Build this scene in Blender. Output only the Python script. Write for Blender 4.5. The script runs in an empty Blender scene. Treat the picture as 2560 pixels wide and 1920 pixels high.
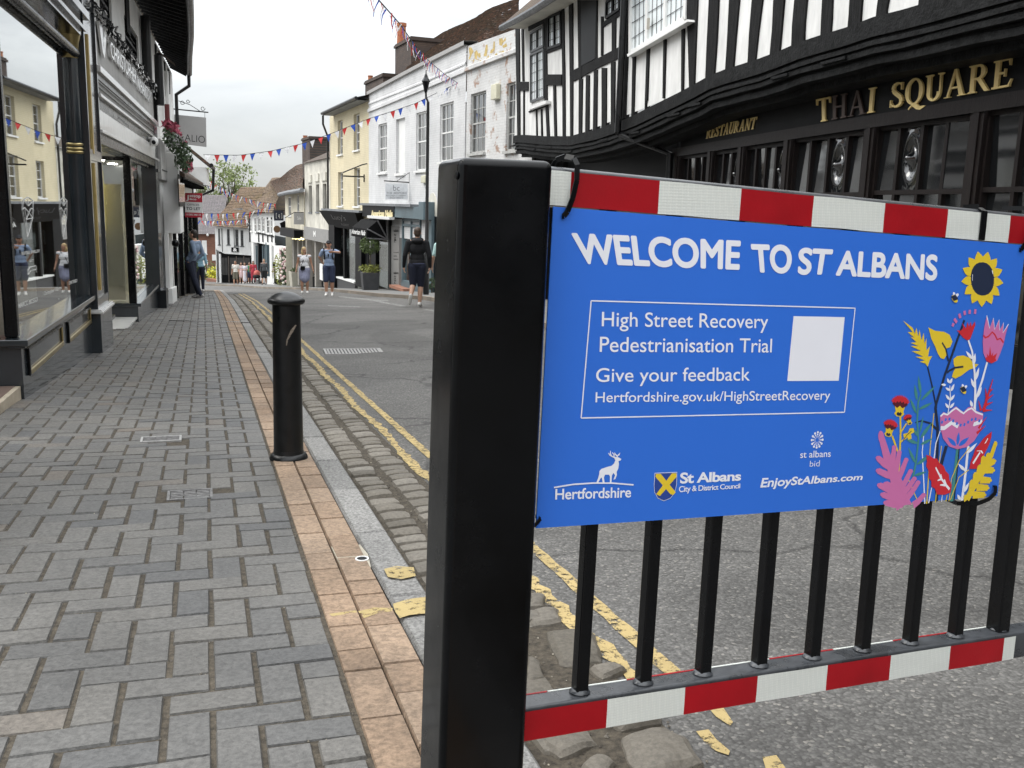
import bpy, bmesh, math, random
import numpy as np
from mathutils import Vector, Matrix, noise
random.seed(7)
SC = bpy.context.scene
COL = SC.collection
# ------------------------------------------------------------------ camera, world, sun, exposure
FPX, CX, CY, CAMH = 2360.0, 1280.0, 960.0, 1.2      # focal length in pixels of the 2560x1920 photograph
_dn = np.array([-355., FPX * FPX / 440., FPX]); _dn /= np.linalg.norm(_dn)
_zc = -_dn; _fc = np.array([0, 0, 1.]); _yc = _fc - _fc @ _zc * _zc; _yc /= np.linalg.norm(_yc)
_xc = np.cross(_yc, _zc)
if _xc[0] < 0: _xc = -_xc
CM = np.array([_xc, _yc, _zc])
cam_d = bpy.data.cameras.new('camera'); cam_d.sensor_width = 36; cam_d.lens = 36 * FPX / 2560
cam_d.clip_start = .05; cam_d.clip_end = 2000
cam = bpy.data.objects.new('camera', cam_d); COL.objects.link(cam)
R_ = CM[:, 0]; U_ = -CM[:, 1]; B_ = -CM[:, 2]
cam.matrix_world = Matrix(((R_[0], U_[0], B_[0], 0), (R_[1], U_[1], B_[1], 0), (R_[2], U_[2], B_[2], CAMH), (0, 0, 0, 1)))
SC.camera = cam
cam_d.dof.use_dof = False

SUN_EL, SUN_AZ = math.radians(52), math.radians(-82)   # azimuth from +Y towards +X
w = bpy.data.worlds.new('World'); SC.world = w; w.use_nodes = True
nt = w.node_tree; nt.nodes.clear()
def N(nt, t, **k):
    n = nt.nodes.new(t)
    for a, b in k.items():
        if a.startswith('i_'): n.inputs[a[2:].replace('_', ' ')].default_value = b
        else: setattr(n, a, b)
    return n
def L(nt, a, b): nt.links.new(a, b)
def ramp(nt, src, stops, interp='LINEAR'):
    r = N(nt, 'ShaderNodeValToRGB'); r.color_ramp.interpolation = interp
    e = r.color_ramp.elements
    while len(e) < len(stops): e.new(.5)
    for i, (p, c) in enumerate(stops):
        e[i].position = p; e[i].color = (*c, 1) if len(c) == 3 else c
    if src is not None: L(nt, src, r.inputs[0])
    return r
sky = N(nt, 'ShaderNodeTexSky', sky_type='NISHITA', sun_disc=False)
sky.sun_elevation = SUN_EL; sky.sun_rotation = SUN_AZ
bg1 = N(nt, 'ShaderNodeBackground'); bg1.inputs[1].default_value = .1; L(nt, sky.outputs[0], bg1.inputs[0])
tc = N(nt, 'ShaderNodeTexCoord')
mp = N(nt, 'ShaderNodeMapping'); mp.inputs['Scale'].default_value = (1, 1, 3.2); mp.inputs['Location'].default_value = (.31, .2, .4); L(nt, tc.outputs['Generated'], mp.inputs[0])
n1 = N(nt, 'ShaderNodeTexNoise'); n1.inputs['Scale'].default_value = 2.1; n1.inputs['Detail'].default_value = 7; n1.inputs['Roughness'].default_value = .55; n1.inputs['Distortion'].default_value = .5
L(nt, mp.outputs[0], n1.inputs['Vector'])
cr = ramp(nt, n1.outputs[0], [(.33, (.64, .665, .69)), (.47, (.82, .842, .86)), (.56, (.97, .985, .995)), (.66, (1.22, 1.23, 1.23))])
bg2 = N(nt, 'ShaderNodeBackground'); bg2.inputs[1].default_value = .47
# an overcast sky is about three times brighter overhead than at the horizon
sx = N(nt, 'ShaderNodeSeparateXYZ'); L(nt, tc.outputs['Generated'], sx.inputs[0])
zr_ = N(nt, 'ShaderNodeMapRange'); zr_.inputs[1].default_value = .05; zr_.inputs[2].default_value = 1; zr_.inputs[3].default_value = .72; zr_.inputs[4].default_value = 3.6; L(nt, sx.outputs[2], zr_.inputs[0])
zm = N(nt, 'ShaderNodeVectorMath', operation='SCALE'); L(nt, cr.outputs[0], zm.inputs[0]); L(nt, zr_.outputs[0], zm.inputs['Scale']); L(nt, zm.outputs[0], bg2.inputs[0])
ms = N(nt, 'ShaderNodeMixShader'); ms.inputs[0].default_value = .9
L(nt, bg1.outputs[0], ms.inputs[1]); L(nt, bg2.outputs[0], ms.inputs[2])
wo = N(nt, 'ShaderNodeOutputWorld'); L(nt, ms.outputs[0], wo.inputs[0])
sd = bpy.data.lights.new('sun', 'SUN'); sd.energy = .85; sd.angle = math.radians(40); sd.color = (1, .96, .9)
so = bpy.data.objects.new('sun', sd); COL.objects.link(so)
so.rotation_euler = (math.pi / 2 - SUN_EL, 0, math.pi - SUN_AZ)
_sv = Vector((math.sin(SUN_AZ) * math.cos(SUN_EL), math.cos(SUN_AZ) * math.cos(SUN_EL), math.sin(SUN_EL)))
so.rotation_euler = _sv.to_track_quat('Z', 'Y').to_euler()
SC.view_settings.view_transform = 'Standard'; SC.view_settings.look = 'None'
SC.view_settings.exposure = 1.28; SC.view_settings.gamma = 1
SC.cycles.max_bounces = 8; SC.cycles.transparent_max_bounces = 10

# ------------------------------------------------------------------ photograph measurements -> places
_GY = [-30, 0, 8, 20, 25, 38, 56, 70, 110, 400]; _GZ = [1.7, 0, -.45, -1.1, -1.4, -2.4, -3.93, -5.0, -7.6, -14]
def base(y): return float(np.interp(y, _GY, _GZ))
def kerb_x(y): return .62 - .328 * y            # road-side edge of the orange strip on the left pavement
def G(x, y):                                    # ground height: street falls away, road rises gently to the right
    return base(y) + .03 * min(max(x - kerb_x(y) - .5, 0), 8)
def ray(px, py): return CM @ np.array([px - CX, py - CY, FPX])
def at(px, py, Y):
    d = ray(px, py); return Vector(d / d[1] * Y) + Vector((0, 0, CAMH))
def gh(px, py, off=0.):
    d = ray(px, py); d = d / d[1]; y = .6
    while y < 160:
        if CAMH + d[2] * y < G(d[0] * y, y) + off: break
        y += .01 if y < 12 else .04
    return Vector((d[0] * y, y, G(d[0] * y, y) + off))
class Fac:
    """A vertical facade plane: u runs along heading hd, z is height, d stands out towards the street."""
    def __init__(s, P, hd, out):
        h = math.radians(hd); s.hd = hd; s.P = Vector((P[0], P[1], 0))
        s.t = Vector((math.sin(h), math.cos(h), 0)); s.n = Vector((math.cos(h), -math.sin(h), 0)) * out; s.out = out
    def p(s, u, z, d=0.): 
        q = s.P + s.t * u + s.n * d; return Vector((q.x, q.y, z))
    def uz(s, px, py, d=0.):
        r = Vector(ray(px, py)); P = s.P + s.n * d; k = P.dot(s.n) / r.dot(s.n); q = r * k
        return (q - P).dot(s.t), q.z + CAMH
    def u(s, px, py, d=0.): return s.uz(px, py, d)[0]
    def z(s, px, py, d=0.): return s.uz(px, py, d)[1]
    def px(s, px, py, d=0.):
        u, z = s.uz(px, py, d); return s.p(u, z, d)
    def gz(s, u, d=0.):
        q = s.p(u, 0, d); return G(q.x, q.y)
    def perp(s, u, d=0.):                        # a plane square to this facade at u, facing back up the street
        q = s.p(u, 0, d); return Fac(q, math.degrees(math.atan2(s.n.x, s.n.y)), s.out)

# ------------------------------------------------------------------ mesh helpers
OFF = {}
class MB:
    def __init__(s): s.v = []; s.f = []; s.m = []; s.c = []; s.col = None
    def face(s, pts, mi=0):
        n = len(s.v); s.v += [tuple(p) for p in pts]; s.f.append(tuple(range(n, n + len(pts)))); s.m.append(mi); s.c.append(s.col)
    def idx(s, pts, faces, mi=0):
        n = len(s.v); s.v += [tuple(p) for p in pts]
        for f in faces: s.f.append(tuple(n + i for i in f)); s.m.append(mi); s.c.append(s.col)
    def prism(s, a, b, mi=0):
        k = len(a); s.idx(list(a) + list(b), [tuple(range(k)), tuple(range(2 * k - 1, k - 1, -1))] + [(i, i + k, (i + 1) % k + k, (i + 1) % k) for i in range(k)], mi)
    def fbox(s, F, u0, u1, z0, z1, d0, d1, mi=0):
        s.fpoly(F, [(u0, z0), (u1, z0), (u1, z1), (u0, z1)], d0, d1, mi)
    def fpoly(s, F, uz, d0, d1, mi=0):
        s.prism([F.p(u, z, d1) for u, z in uz], [F.p(u, z, d0) for u, z in uz], mi)
    def pxpoly(s, F, pp, d0, d1, mi=0): s.fpoly(F, [F.uz(x, y, d1) for x, y in pp], d0, d1, mi)
    def box(s, c, x, y, z, rz=0., mi=0):         # centre of the base, half sizes x y, height z
        ca, sa = math.cos(rz), math.sin(rz)
        q = [(c[0] + ca * a - sa * b, c[1] + sa * a + ca * b) for a, b in ((-x, -y), (x, -y), (x, y), (-x, y))]
        s.prism([(a, b, c[2] + z) for a, b in q], [(a, b, c[2]) for a, b in q], mi)
    def bar(s, a, b, wx, wy=None, up=(0, 0, 1), mi=0):
        a = Vector(a); b = Vector(b); d = (b - a).normalized(); wy = wy or wx
        x = d.cross(Vector(up))
        if x.length < 1e-4: x = d.cross(Vector((1, 0, 0)))
        x.normalize(); y = x.cross(d)
        o = [x * wx + y * wy, -x * wx + y * wy, -x * wx - y * wy, x * wx - y * wy]
        s.prism([b + k for k in o], [a + k for k in o], mi)
    def tube(s, pts, r, n=8, mi=0):
        pts = [Vector(p) for p in pts]; rs = r if isinstance(r, (list, tuple)) else [r] * len(pts)
        V = []; ref = None
        for i, p in enumerate(pts):
            d = (pts[min(i + 1, len(pts) - 1)] - pts[max(i - 1, 0)])
            d = d.normalized() if d.length > 1e-9 else Vector((0, 0, 1))
            if ref is None: ref = Vector((0, 0, 1)) if abs(d.z) < .9 else Vector((1, 0, 0))
            x = ref - d * ref.dot(d)
            x = x.normalized() if x.length > 1e-6 else d.orthogonal().normalized()
            ref = x; y = d.cross(x)
            V += [p + (x * math.cos(2 * math.pi * k / n) + y * math.sin(2 * math.pi * k / n)) * rs[i] for k in range(n)]
        m = len(pts)
        F = [(i * n + k, i * n + (k + 1) % n, (i + 1) * n + (k + 1) % n, (i + 1) * n + k) for i in range(m - 1) for k in range(n)]
        s.idx(V, F + [tuple(range(n - 1, -1, -1)), tuple(range((m - 1) * n, m * n))], mi)
    def lathe(s, c, prof, n=20, mi=0, ax=None):
        V = []
        for r, z in prof: V += [(c[0] + r * math.cos(2 * math.pi * k / n), c[1] + r * math.sin(2 * math.pi * k / n), c[2] + z) for k in range(n)]
        m = len(prof)
        s.idx(V, [(i * n + k, i * n + (k + 1) % n, (i + 1) * n + (k + 1) % n, (i + 1) * n + k) for i in range(m - 1) for k in range(n)] + [tuple(range(n - 1, -1, -1)), tuple(range((m - 1) * n, m * n))], mi)
    def ell(s, c, rx, ry, rz, n=12, mi=0, M=None):
        V = []; k = n // 2; c = Vector(c)
        for i in range(k + 1):
            th = math.pi * i / k
            for j in range(n):
                p = Vector((rx * math.sin(th) * math.cos(2 * math.pi * j / n), ry * math.sin(th) * math.sin(2 * math.pi * j / n), rz * math.cos(th)))
                V.append(c + (M @ p if M else p))
        s.idx(V, [(i * n + j, (i + 1) * n + j, (i + 1) * n + (j + 1) % n, i * n + (j + 1) % n) for i in range(k) for j in range(n)], mi)
    def leaves(s, c, r, n, size, mi=0, shell=.5, flat=1.):
        for _ in range(n):
            d = Vector((random.gauss(0, 1), random.gauss(0, 1), random.gauss(0, 1))).normalized()
            q = shell + (1 - shell) * random.random()
            p = Vector((c[0] + d.x * r[0] * q, c[1] + d.y * r[1] * q, c[2] + d.z * r[2] * q))
            a = Vector((random.gauss(0, 1), random.gauss(0, 1), random.gauss(0, 1) * flat)).normalized(); b = a.orthogonal().normalized()
            b = (b + a.cross(b) * random.uniform(-1, 1)).normalized(); z = size * random.uniform(.6, 1.3)
            s.face([p - a * z, p + b * z * .45, p + a * z, p - b * z * .45], mi)
    def build(s, name, mats, parent=None, smooth=False, **tags):
        me = bpy.data.meshes.new(name); o = bpy.data.objects.new(name, me)
        off = OFF.get(parent.name, Vector()) if parent else Vector()
        V = s.v
        if off.length: V = [(a - off.x, b - off.y, c - off.z) for a, b, c in V]
        me.from_pydata(V, [], s.f)
        for m in (mats if isinstance(mats, (list, tuple)) else [mats]): me.materials.append(m)
        if any(s.m): me.polygons.foreach_set('material_index', s.m)
        if any(c is not None for c in s.c):
            a = me.attributes.new('tone', 'FLOAT', 'FACE'); a.data.foreach_set('value', [.5 if c is None else c for c in s.c])
        bm = bmesh.new(); bm.from_mesh(me); bmesh.ops.recalc_face_normals(bm, faces=bm.faces); bm.to_mesh(me); bm.free()
        if smooth:
            me.polygons.foreach_set('use_smooth', [True] * len(me.polygons))
            if smooth != 'all': me.set_sharp_from_angle(angle=math.radians(40))
        me.update(); COL.objects.link(o)
        if parent: o.parent = parent; OFF[o.name] = off
        for k, v in tags.items(): o['kind' if k == 'kind' else k] = v
        return o
def thing(name, loc, label, cat, group=None):
    o = bpy.data.objects.new(name, None); COL.objects.link(o); o.location = loc; OFF[o.name] = Vector(loc)
    o.empty_display_size = .2; o['label'] = label; o['category'] = cat
    if group: o['group'] = group
    return o
def tag(o, label, cat, group=None):
    o['label'] = label; o['category'] = cat
    if group: o['group'] = group
    return o
def bevel(o, w, seg=2, ang=35):
    m = o.modifiers.new('b', 'BEVEL'); m.width = w; m.segments = seg; m.limit_method = 'ANGLE'; m.angle_limit = math.radians(ang)
    m.use_clamp_overlap = True
    o.data.polygons.foreach_set('use_smooth', [True] * len(o.data.polygons))
    wn = o.modifiers.new('n', 'WEIGHTED_NORMAL'); wn.keep_sharp = True
    return o
def text2d(body, bold=0., space=1., shear=0.):
    """Filled outlines of a line of writing, scaled to 0..1 x 0..1; returns vertices and faces."""
    c = bpy.data.curves.new('t', 'FONT'); c.body = body; c.offset = bold; c.space_character = space; c.shear = shear; c.resolution_u = 6; c.fill_mode = 'FRONT' if hasattr(c, 'fill_mode') else 'BOTH'
    o = bpy.data.objects.new('t', c); COL.objects.link(o); dg = bpy.context.evaluated_depsgraph_get(); dg.update()
    me = o.evaluated_get(dg).to_mesh(); V = [tuple(v.co) for v in me.vertices]; F = [tuple(p.vertices) for p in me.polygons]
    o.evaluated_get(dg).to_mesh_clear(); bpy.data.objects.remove(o); bpy.data.curves.remove(c)
    x0 = min(v[0] for v in V); x1 = max(v[0] for v in V); y0 = min(v[1] for v in V); y1 = max(v[1] for v in V)
    return [((v[0] - x0) / (x1 - x0), (v[1] - y0) / (y1 - y0)) for v in V], F
def put_text(mb, body, fn, depth=None, mi=0, **k):
    """Lay writing through fn(s, t, d) -> point; with depth the letters get a solid thickness."""
    V, F = text2d(body, **k)
    if depth is None:
        mb.idx([fn(a, b, 0) for a, b in V], F, mi); return
    n = len(V); edges = {}
    for f in F:
        for i in range(len(f)):
            e = (f[i], f[(i + 1) % len(f)]); edges[e] = 1
    side = [(a, b, b + n, a + n) for a, b in edges if (b, a) not in edges]
    mb.idx([fn(a, b, depth) for a, b in V] + [fn(a, b, 0) for a, b in V], F + side, mi)
def quadmap(F, bl, br, tr, tl, d=.0):
    q = [F.uz(*c, d) for c in (bl, br, tr, tl)]
    def fn(s, t, e):
        u = (q[0][0] * (1 - s) + q[1][0] * s) * (1 - t) + (q[3][0] * (1 - s) + q[2][0] * s) * t
        z = (q[0][1] * (1 - s) + q[1][1] * s) * (1 - t) + (q[3][1] * (1 - s) + q[2][1] * s) * t
        return F.p(u, z, d + e)
    return fn
def ribbon(mb, c, wl, wr, zf, jag=0., mi=0):
    """A strip along plan points c with widths to the left and right, heights from zf(x, y)."""
    P = []
    for i, (x, y) in enumerate(c):
        a = c[max(i - 1, 0)]; b = c[min(i + 1, len(c) - 1)]; d = Vector((b[0] - a[0], b[1] - a[1])).normalized(); n = Vector((d.y, -d.x))
        l = wl + random.uniform(-jag, jag); r = wr + random.uniform(-jag, jag)
        P.append(((x - n.x * l, y - n.y * l), (x + n.x * r, y + n.y * r)))
    V = [(q[0], q[1], zf(*q)) for p in P for q in p]
    mb.idx(V, [(2 * i, 2 * i + 1, 2 * i + 3, 2 * i + 2) for i in range(len(P) - 1)], mi)
# ------------------------------------------------------------------ materials
MATS = {}
def newmat(name):
    m = bpy.data.materials.new(name); m.use_nodes = True; nt = m.node_tree; nt.nodes.clear()
    b = N(nt, 'ShaderNodeBsdfPrincipled'); o = N(nt, 'ShaderNodeOutputMaterial'); L(nt, b.outputs[0], o.inputs[0])
    MATS[name] = m; return m, nt, b, o
def objco(nt, scale=(1, 1, 1)):
    t = N(nt, 'ShaderNodeTexCoord'); m = N(nt, 'ShaderNodeMapping'); m.inputs['Scale'].default_value = scale; L(nt, t.outputs['Object'], m.inputs[0]); return m.outputs[0]
def mixc(nt, fac, a, b, mode='MIX'):
    m = N(nt, 'ShaderNodeMix', data_type='RGBA', blend_type=mode)
    for s, i in ((fac, 0), (a, 6), (b, 7)):
        if hasattr(s, 'node'): L(nt, s, m.inputs[i])
        else: m.inputs[i].default_value = s if not isinstance(s, tuple) or len(s) == 4 else (*s, 1)
    return m.outputs[2]
def noise_tex(nt, vec, scale, detail=4, rough=.55, dist=0.):
    n = N(nt, 'ShaderNodeTexNoise'); n.inputs['Scale'].default_value = scale; n.inputs['Detail'].default_value = detail; n.inputs['Roughness'].default_value = rough; n.inputs['Distortion'].default_value = dist
    L(nt, vec, n.inputs['Vector']); return n.outputs[0]
def bump(nt, b, h, strength, dist=.02, prev=None):
    n = N(nt, 'ShaderNodeBump'); n.inputs['Strength'].default_value = strength; n.inputs['Distance'].default_value = dist
    L(nt, h, n.inputs['Height'])
    if prev is not None: L(nt, prev, n.inputs['Normal'])
    L(nt, n.outputs[0], b.inputs['Normal']); return n.outputs[0]
def mat(name, col, rough=.5, var=.12, scale=6., bmp=0., bscale=60., metal=0., spec=.5, coat=0., stretch=(1, 1, 1), rvar=0.):
    m, nt, b, o = newmat(name); co = objco(nt, stretch)
    n = noise_tex(nt, co, scale, 6, .6)
    lo = tuple(c * (1 - var) for c in col); hi = tuple(min(1, c * (1 + var)) for c in col)
    r = ramp(nt, n, [(.3, lo), (.7, hi)]); L(nt, r.outputs[0], b.inputs['Base Color'])
    b.inputs['Roughness'].default_value = rough; b.inputs['Metallic'].default_value = metal; b.inputs['Specular IOR Level'].default_value = spec
    b.inputs['Coat Weight'].default_value = coat; b.inputs['Coat Roughness'].default_value = .06
    if rvar:
        rr = ramp(nt, n, [(.3, (rough - rvar,) * 3), (.7, (rough + rvar,) * 3)]); L(nt, rr.outputs[0], b.inputs['Roughness'])
    if bmp: bump(nt, b, noise_tex(nt, co, bscale, 5, .6), bmp, .01)
    return m
def fac_uv(nt, hd):
    t = N(nt, 'ShaderNodeNewGeometry'); h = math.radians(hd)
    d = N(nt, 'ShaderNodeVectorMath', operation='DOT_PRODUCT'); d.inputs[1].default_value = (math.sin(h), math.cos(h), 0); L(nt, t.outputs['Position'], d.inputs[0])
    s = N(nt, 'ShaderNodeSeparateXYZ'); L(nt, t.outputs['Position'], s.inputs[0])
    c = N(nt, 'ShaderNodeCombineXYZ'); L(nt, d.outputs['Value'], c.inputs[0]); L(nt, s.outputs[2], c.inputs[1]); return c.outputs[0], t.outputs['Position']
def brickmat(name, hd, c1, c2, mortar, bw=.22, bh=.075, ms=.008, rough=.85, bstr=.5, patch=None, pth=(.55, .62), pscale=1.5, grime=.18):
    m, nt, b, o = newmat(name); uv, pos = fac_uv(nt, hd)
    k = N(nt, 'ShaderNodeTexBrick'); k.inputs['Scale'].default_value = 1; k.inputs['Brick Width'].default_value = bw; k.inputs['Row Height'].default_value = bh; k.inputs['Mortar Size'].default_value = ms; k.inputs['Mortar Smooth'].default_value = .3; k.inputs['Bias'].default_value = 0
    k.inputs['Color1'].default_value = (*c1, 1); k.inputs['Color2'].default_value = (*c2, 1); k.inputs['Mortar'].default_value = (*mortar, 1); L(nt, uv, k.inputs['Vector'])
    n = noise_tex(nt, pos, .9, 8, .65)
    g = ramp(nt, n, [(.3, (1 - grime,) * 3), (.65, (1.05,) * 3)])
    col = mixc(nt, 1., k.outputs[0], g.outputs[0], 'MULTIPLY')
    if patch:
        pn = noise_tex(nt, pos, pscale, 9, .72, .3)
        pr = ramp(nt, pn, [(pth[0], (0, 0, 0)), (pth[1], (1, 1, 1))])
        col = mixc(nt, pr.outputs[0], col, patch)
    L(nt, col, b.inputs['Base Color']); b.inputs['Roughness'].default_value = rough
    inv = N(nt, 'ShaderNodeMath', operation='SUBTRACT'); inv.inputs[0].default_value = 1; L(nt, k.outputs['Fac'], inv.inputs[1])
    p = bump(nt, b, inv.outputs[0], bstr, .012); bump(nt, b, noise_tex(nt, pos, 14, 6, .65), .35, .02, p)
    return m
def roofmat(name, hd, c1, c2, moss=(.05, .05, .025), row=.13, tw=.17):
    m, nt, b, o = newmat(name); uv, pos = fac_uv(nt, hd)
    k = N(nt, 'ShaderNodeTexBrick'); k.inputs['Scale'].default_value = 1; k.inputs['Brick Width'].default_value = tw; k.inputs['Row Height'].default_value = row; k.inputs['Mortar Size'].default_value = .014; k.inputs['Mortar Smooth'].default_value = .6
    k.inputs['Color1'].default_value = (*c1, 1); k.inputs['Color2'].default_value = (*c2, 1); k.inputs['Mortar'].default_value = (.012, .01, .008, 1); L(nt, uv, k.inputs['Vector'])
    n = noise_tex(nt, pos, .8, 8, .7); r = ramp(nt, n, [(.42, (0, 0, 0)), (.7, (.85,) * 3)])
    col = mixc(nt, r.outputs[0], k.outputs[0], moss)
    n2 = noise_tex(nt, pos, 5, 6, .7); g = ramp(nt, n2, [(.3, (.6,) * 3), (.7, (1.35,) * 3)]); col = mixc(nt, 1., col, g.outputs[0], 'MULTIPLY')
    L(nt, col, b.inputs['Base Color']); b.inputs['Roughness'].default_value = .9
    inv = N(nt, 'ShaderNodeMath', operation='SUBTRACT'); inv.inputs[0].default_value = 1; L(nt, k.outputs['Fac'], inv.inputs[1])
    p = bump(nt, b, inv.outputs[0], .9, .03); bump(nt, b, n2, .4, .05, p)
    return m
def tonemat(name, stops, rough, speck=90., spstr=.35, bmp=.4, bscale=160., big=.9, spec=.4, rvar=.1, stain=.3):
    """Blocks: each block has its own tone, then speckle and wear."""
    m, nt, b, o = newmat(name); a = N(nt, 'ShaderNodeAttribute', attribute_name='tone'); co = objco(nt)
    r = ramp(nt, a.outputs['Fac'], stops)
    s = noise_tex(nt, co, speck, 3, .8); sr = ramp(nt, s, [(.36, (1 - spstr,) * 3), (.5, (1, 1, 1)), (.66, (1 + spstr,) * 3)])
    c = mixc(nt, 1., r.outputs[0], sr.outputs[0], 'MULTIPLY')
    pit = N(nt, 'ShaderNodeTexVoronoi'); pit.inputs['Scale'].default_value = speck * 1.1; L(nt, co, pit.inputs['Vector']); pc = ramp(nt, pit.outputs['Distance'], [(.0, (.45,) * 3), (.2, (1,) * 3)]); pm_ = ramp(nt, noise_tex(nt, co, speck * .35, 3, .7), [(.5, (0, 0, 0)), (.6, (.8,) * 3)]); c = mixc(nt, pm_.outputs[0], c, mixc(nt, 1., c, pc.outputs[0], 'MULTIPLY'))
    w_ = noise_tex(nt, co, big, 7, .65); wr = ramp(nt, w_, [(.3, (1 - stain,) * 3), (.7, (1 + stain * .6,) * 3)]); c = mixc(nt, 1., c, wr.outputs[0], 'MULTIPLY')
    L(nt, c, b.inputs['Base Color']); b.inputs['Specular IOR Level'].default_value = spec
    rr = ramp(nt, w_, [(.3, (rough - rvar,) * 3), (.7, (rough + rvar,) * 3)]); L(nt, rr.outputs[0], b.inputs['Roughness'])
    p = bump(nt, b, s, bmp, .004); bump(nt, b, noise_tex(nt, co, 22, 4, .6), .25, .008, p)
    return m
def glassmat(name, tint=(.8, .85, .85), f0=.08, rough=.012, amp=1.):
    """A single pane: clear, and mirror-like towards grazing angles (the same from both sides)."""
    m, nt, b, o = newmat(name); nt.nodes.remove(b)
    g = N(nt, 'ShaderNodeBsdfGlossy'); g.inputs['Roughness'].default_value = rough; g.inputs[0].default_value = (.95, .97, .97, 1)
    t = N(nt, 'ShaderNodeBsdfTransparent'); t.inputs[0].default_value = (*tint, 1)
    ge = N(nt, 'ShaderNodeNewGeometry'); d = N(nt, 'ShaderNodeVectorMath', operation='DOT_PRODUCT'); L(nt, ge.outputs['Normal'], d.inputs[0]); L(nt, ge.outputs['Incoming'], d.inputs[1])
    a = N(nt, 'ShaderNodeMath', operation='ABSOLUTE'); L(nt, d.outputs['Value'], a.inputs[0])
    q = N(nt, 'ShaderNodeMath', operation='SUBTRACT'); q.inputs[0].default_value = 1; L(nt, a.outputs[0], q.inputs[1])
    p = N(nt, 'ShaderNodeMath', operation='POWER'); L(nt, q.outputs[0], p.inputs[0]); p.inputs[1].default_value = 4.
    f = N(nt, 'ShaderNodeMath', operation='MULTIPLY_ADD'); L(nt, p.outputs[0], f.inputs[0]); f.inputs[1].default_value = (1 - f0) * amp; f.inputs[2].default_value = f0
    x = N(nt, 'ShaderNodeMixShader'); L(nt, f.outputs[0], x.inputs[0]); L(nt, t.outputs[0], x.inputs[1]); L(nt, g.outputs[0], x.inputs[2]); L(nt, x.outputs[0], o.inputs[0])
    return m
def emit(name, col, s):
    m, nt, b, o = newmat(name); b.inputs['Base Color'].default_value = (*col, 1); b.inputs['Emission Color'].default_value = (*col, 1); b.inputs['Emission Strength'].default_value = s; return m
def paintline(name, col, cover=.5, under=None):
    """Worn road paint: breaks up to nothing where it has flaked off."""
    m, nt, b, o = newmat(name); co = objco(nt)
    n = noise_tex(nt, co, 28, 8, .75); r = ramp(nt, n, [(cover - .06, (1, 1, 1)), (cover + .03, (0, 0, 0))])
    n2 = noise_tex(nt, co, 3, 6, .6); c = ramp(nt, n2, [(.3, tuple(k * .72 for k in col)), (.7, col)])
    L(nt, c.outputs[0], b.inputs['Base Color']); b.inputs['Roughness'].default_value = .75
    bump(nt, b, noise_tex(nt, co, 120, 4, .6), .5, .006)
    t = N(nt, 'ShaderNodeBsdfTransparent'); x = N(nt, 'ShaderNodeMixShader'); L(nt, r.outputs[0], x.inputs[0]); L(nt, t.outputs[0], x.inputs[1]); L(nt, b.outputs[0], x.inputs[2]); L(nt, x.outputs[0], o.inputs[0])
    return m
def asphalt():
    m, nt, b, o = newmat('asphalt'); co = objco(nt)
    v = N(nt, 'ShaderNodeTexVoronoi'); v.inputs['Scale'].default_value = 95; L(nt, co, v.inputs['Vector'])
    w_ = noise_tex(nt, co, .45, 8, .65); f = noise_tex(nt, co, 210, 3, .7)
    sp = N(nt, 'ShaderNodeSeparateColor'); L(nt, v.outputs['Color'], sp.inputs[0])
    c = ramp(nt, sp.outputs[0], [(0, (.10, .096, .09)), (.6, (.152, .147, .139)), (.93, (.20, .193, .182)), (1, (.31, .292, .262))])
    g = ramp(nt, w_, [(.25, (.66,) * 3), (.7, (1.15,) * 3)]); pt = noise_tex(nt, co, .22, 3, .5, .8); pr = ramp(nt, pt, [(.46, (.86,) * 3), (.475, (1.04,) * 3), (.62, (1.04,) * 3), (.64, (.9,) * 3)]); oil = noise_tex(nt, co, 1.1, 5, .6, 1.); orr = ramp(nt, oil, [(.26, (.55,) * 3), (.36, (1,) * 3)])
    g_ = mixc(nt, 1., g.outputs[0], pr.outputs[0], 'MULTIPLY'); g_ = mixc(nt, 1., g_, orr.outputs[0], 'MULTIPLY'); c2 = mixc(nt, 1., c.outputs[0], g_, 'MULTIPLY')
    e = ramp(nt, v.outputs['Distance'], [(.0, (1, 1, 1)), (.75, (.55, .55, .55))]); c3 = mixc(nt, .7, c2, e.outputs[0], 'MULTIPLY')
    # cracks and tar seams
    k = N(nt, 'ShaderNodeTexVoronoi', feature='DISTANCE_TO_EDGE'); k.inputs['Scale'].default_value = .42
    wv = N(nt, 'ShaderNodeVectorMath', operation='MULTIPLY_ADD'); nn = N(nt, 'ShaderNodeTexNoise'); nn.inputs['Scale'].default_value = 2.5; nn.inputs['Detail'].default_value = 5; L(nt, co, nn.inputs['Vector'])
    L(nt, nn.outputs['Color'], wv.inputs[0]); wv.inputs[1].default_value = (.5, .5, .5); L(nt, co, wv.inputs[2]); L(nt, wv.outputs[0], k.inputs['Vector'])
    kr = ramp(nt, k.outputs['Distance'], [(.0, (.45,) * 3), (.012, (1,) * 3)]); c4 = mixc(nt, 1., c3, kr.outputs[0], 'MULTIPLY')
    L(nt, c4, b.inputs['Base Color']); b.inputs['Roughness'].default_value = .82; b.inputs['Specular IOR Level'].default_value = .35
    p = bump(nt, b, v.outputs['Distance'], .55, -.006); bump(nt, b, f, .3, .004, p)
    return m
BLK = mat('black_gloss_paint', (.0032, .0036, .0044), .25, .25, 9, .04, 25, spec=.25, coat=.06, rvar=.06)
BLK2 = mat('black_satin_paint', (.0045, .005, .0058), .5, .3, 8, .06, 60, spec=.14)
POSTP = mat('post_black_paint', (.0022, .0026, .0033), .22, .5, 7, .06, 14, spec=.2, coat=.05, rvar=.1)
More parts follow.
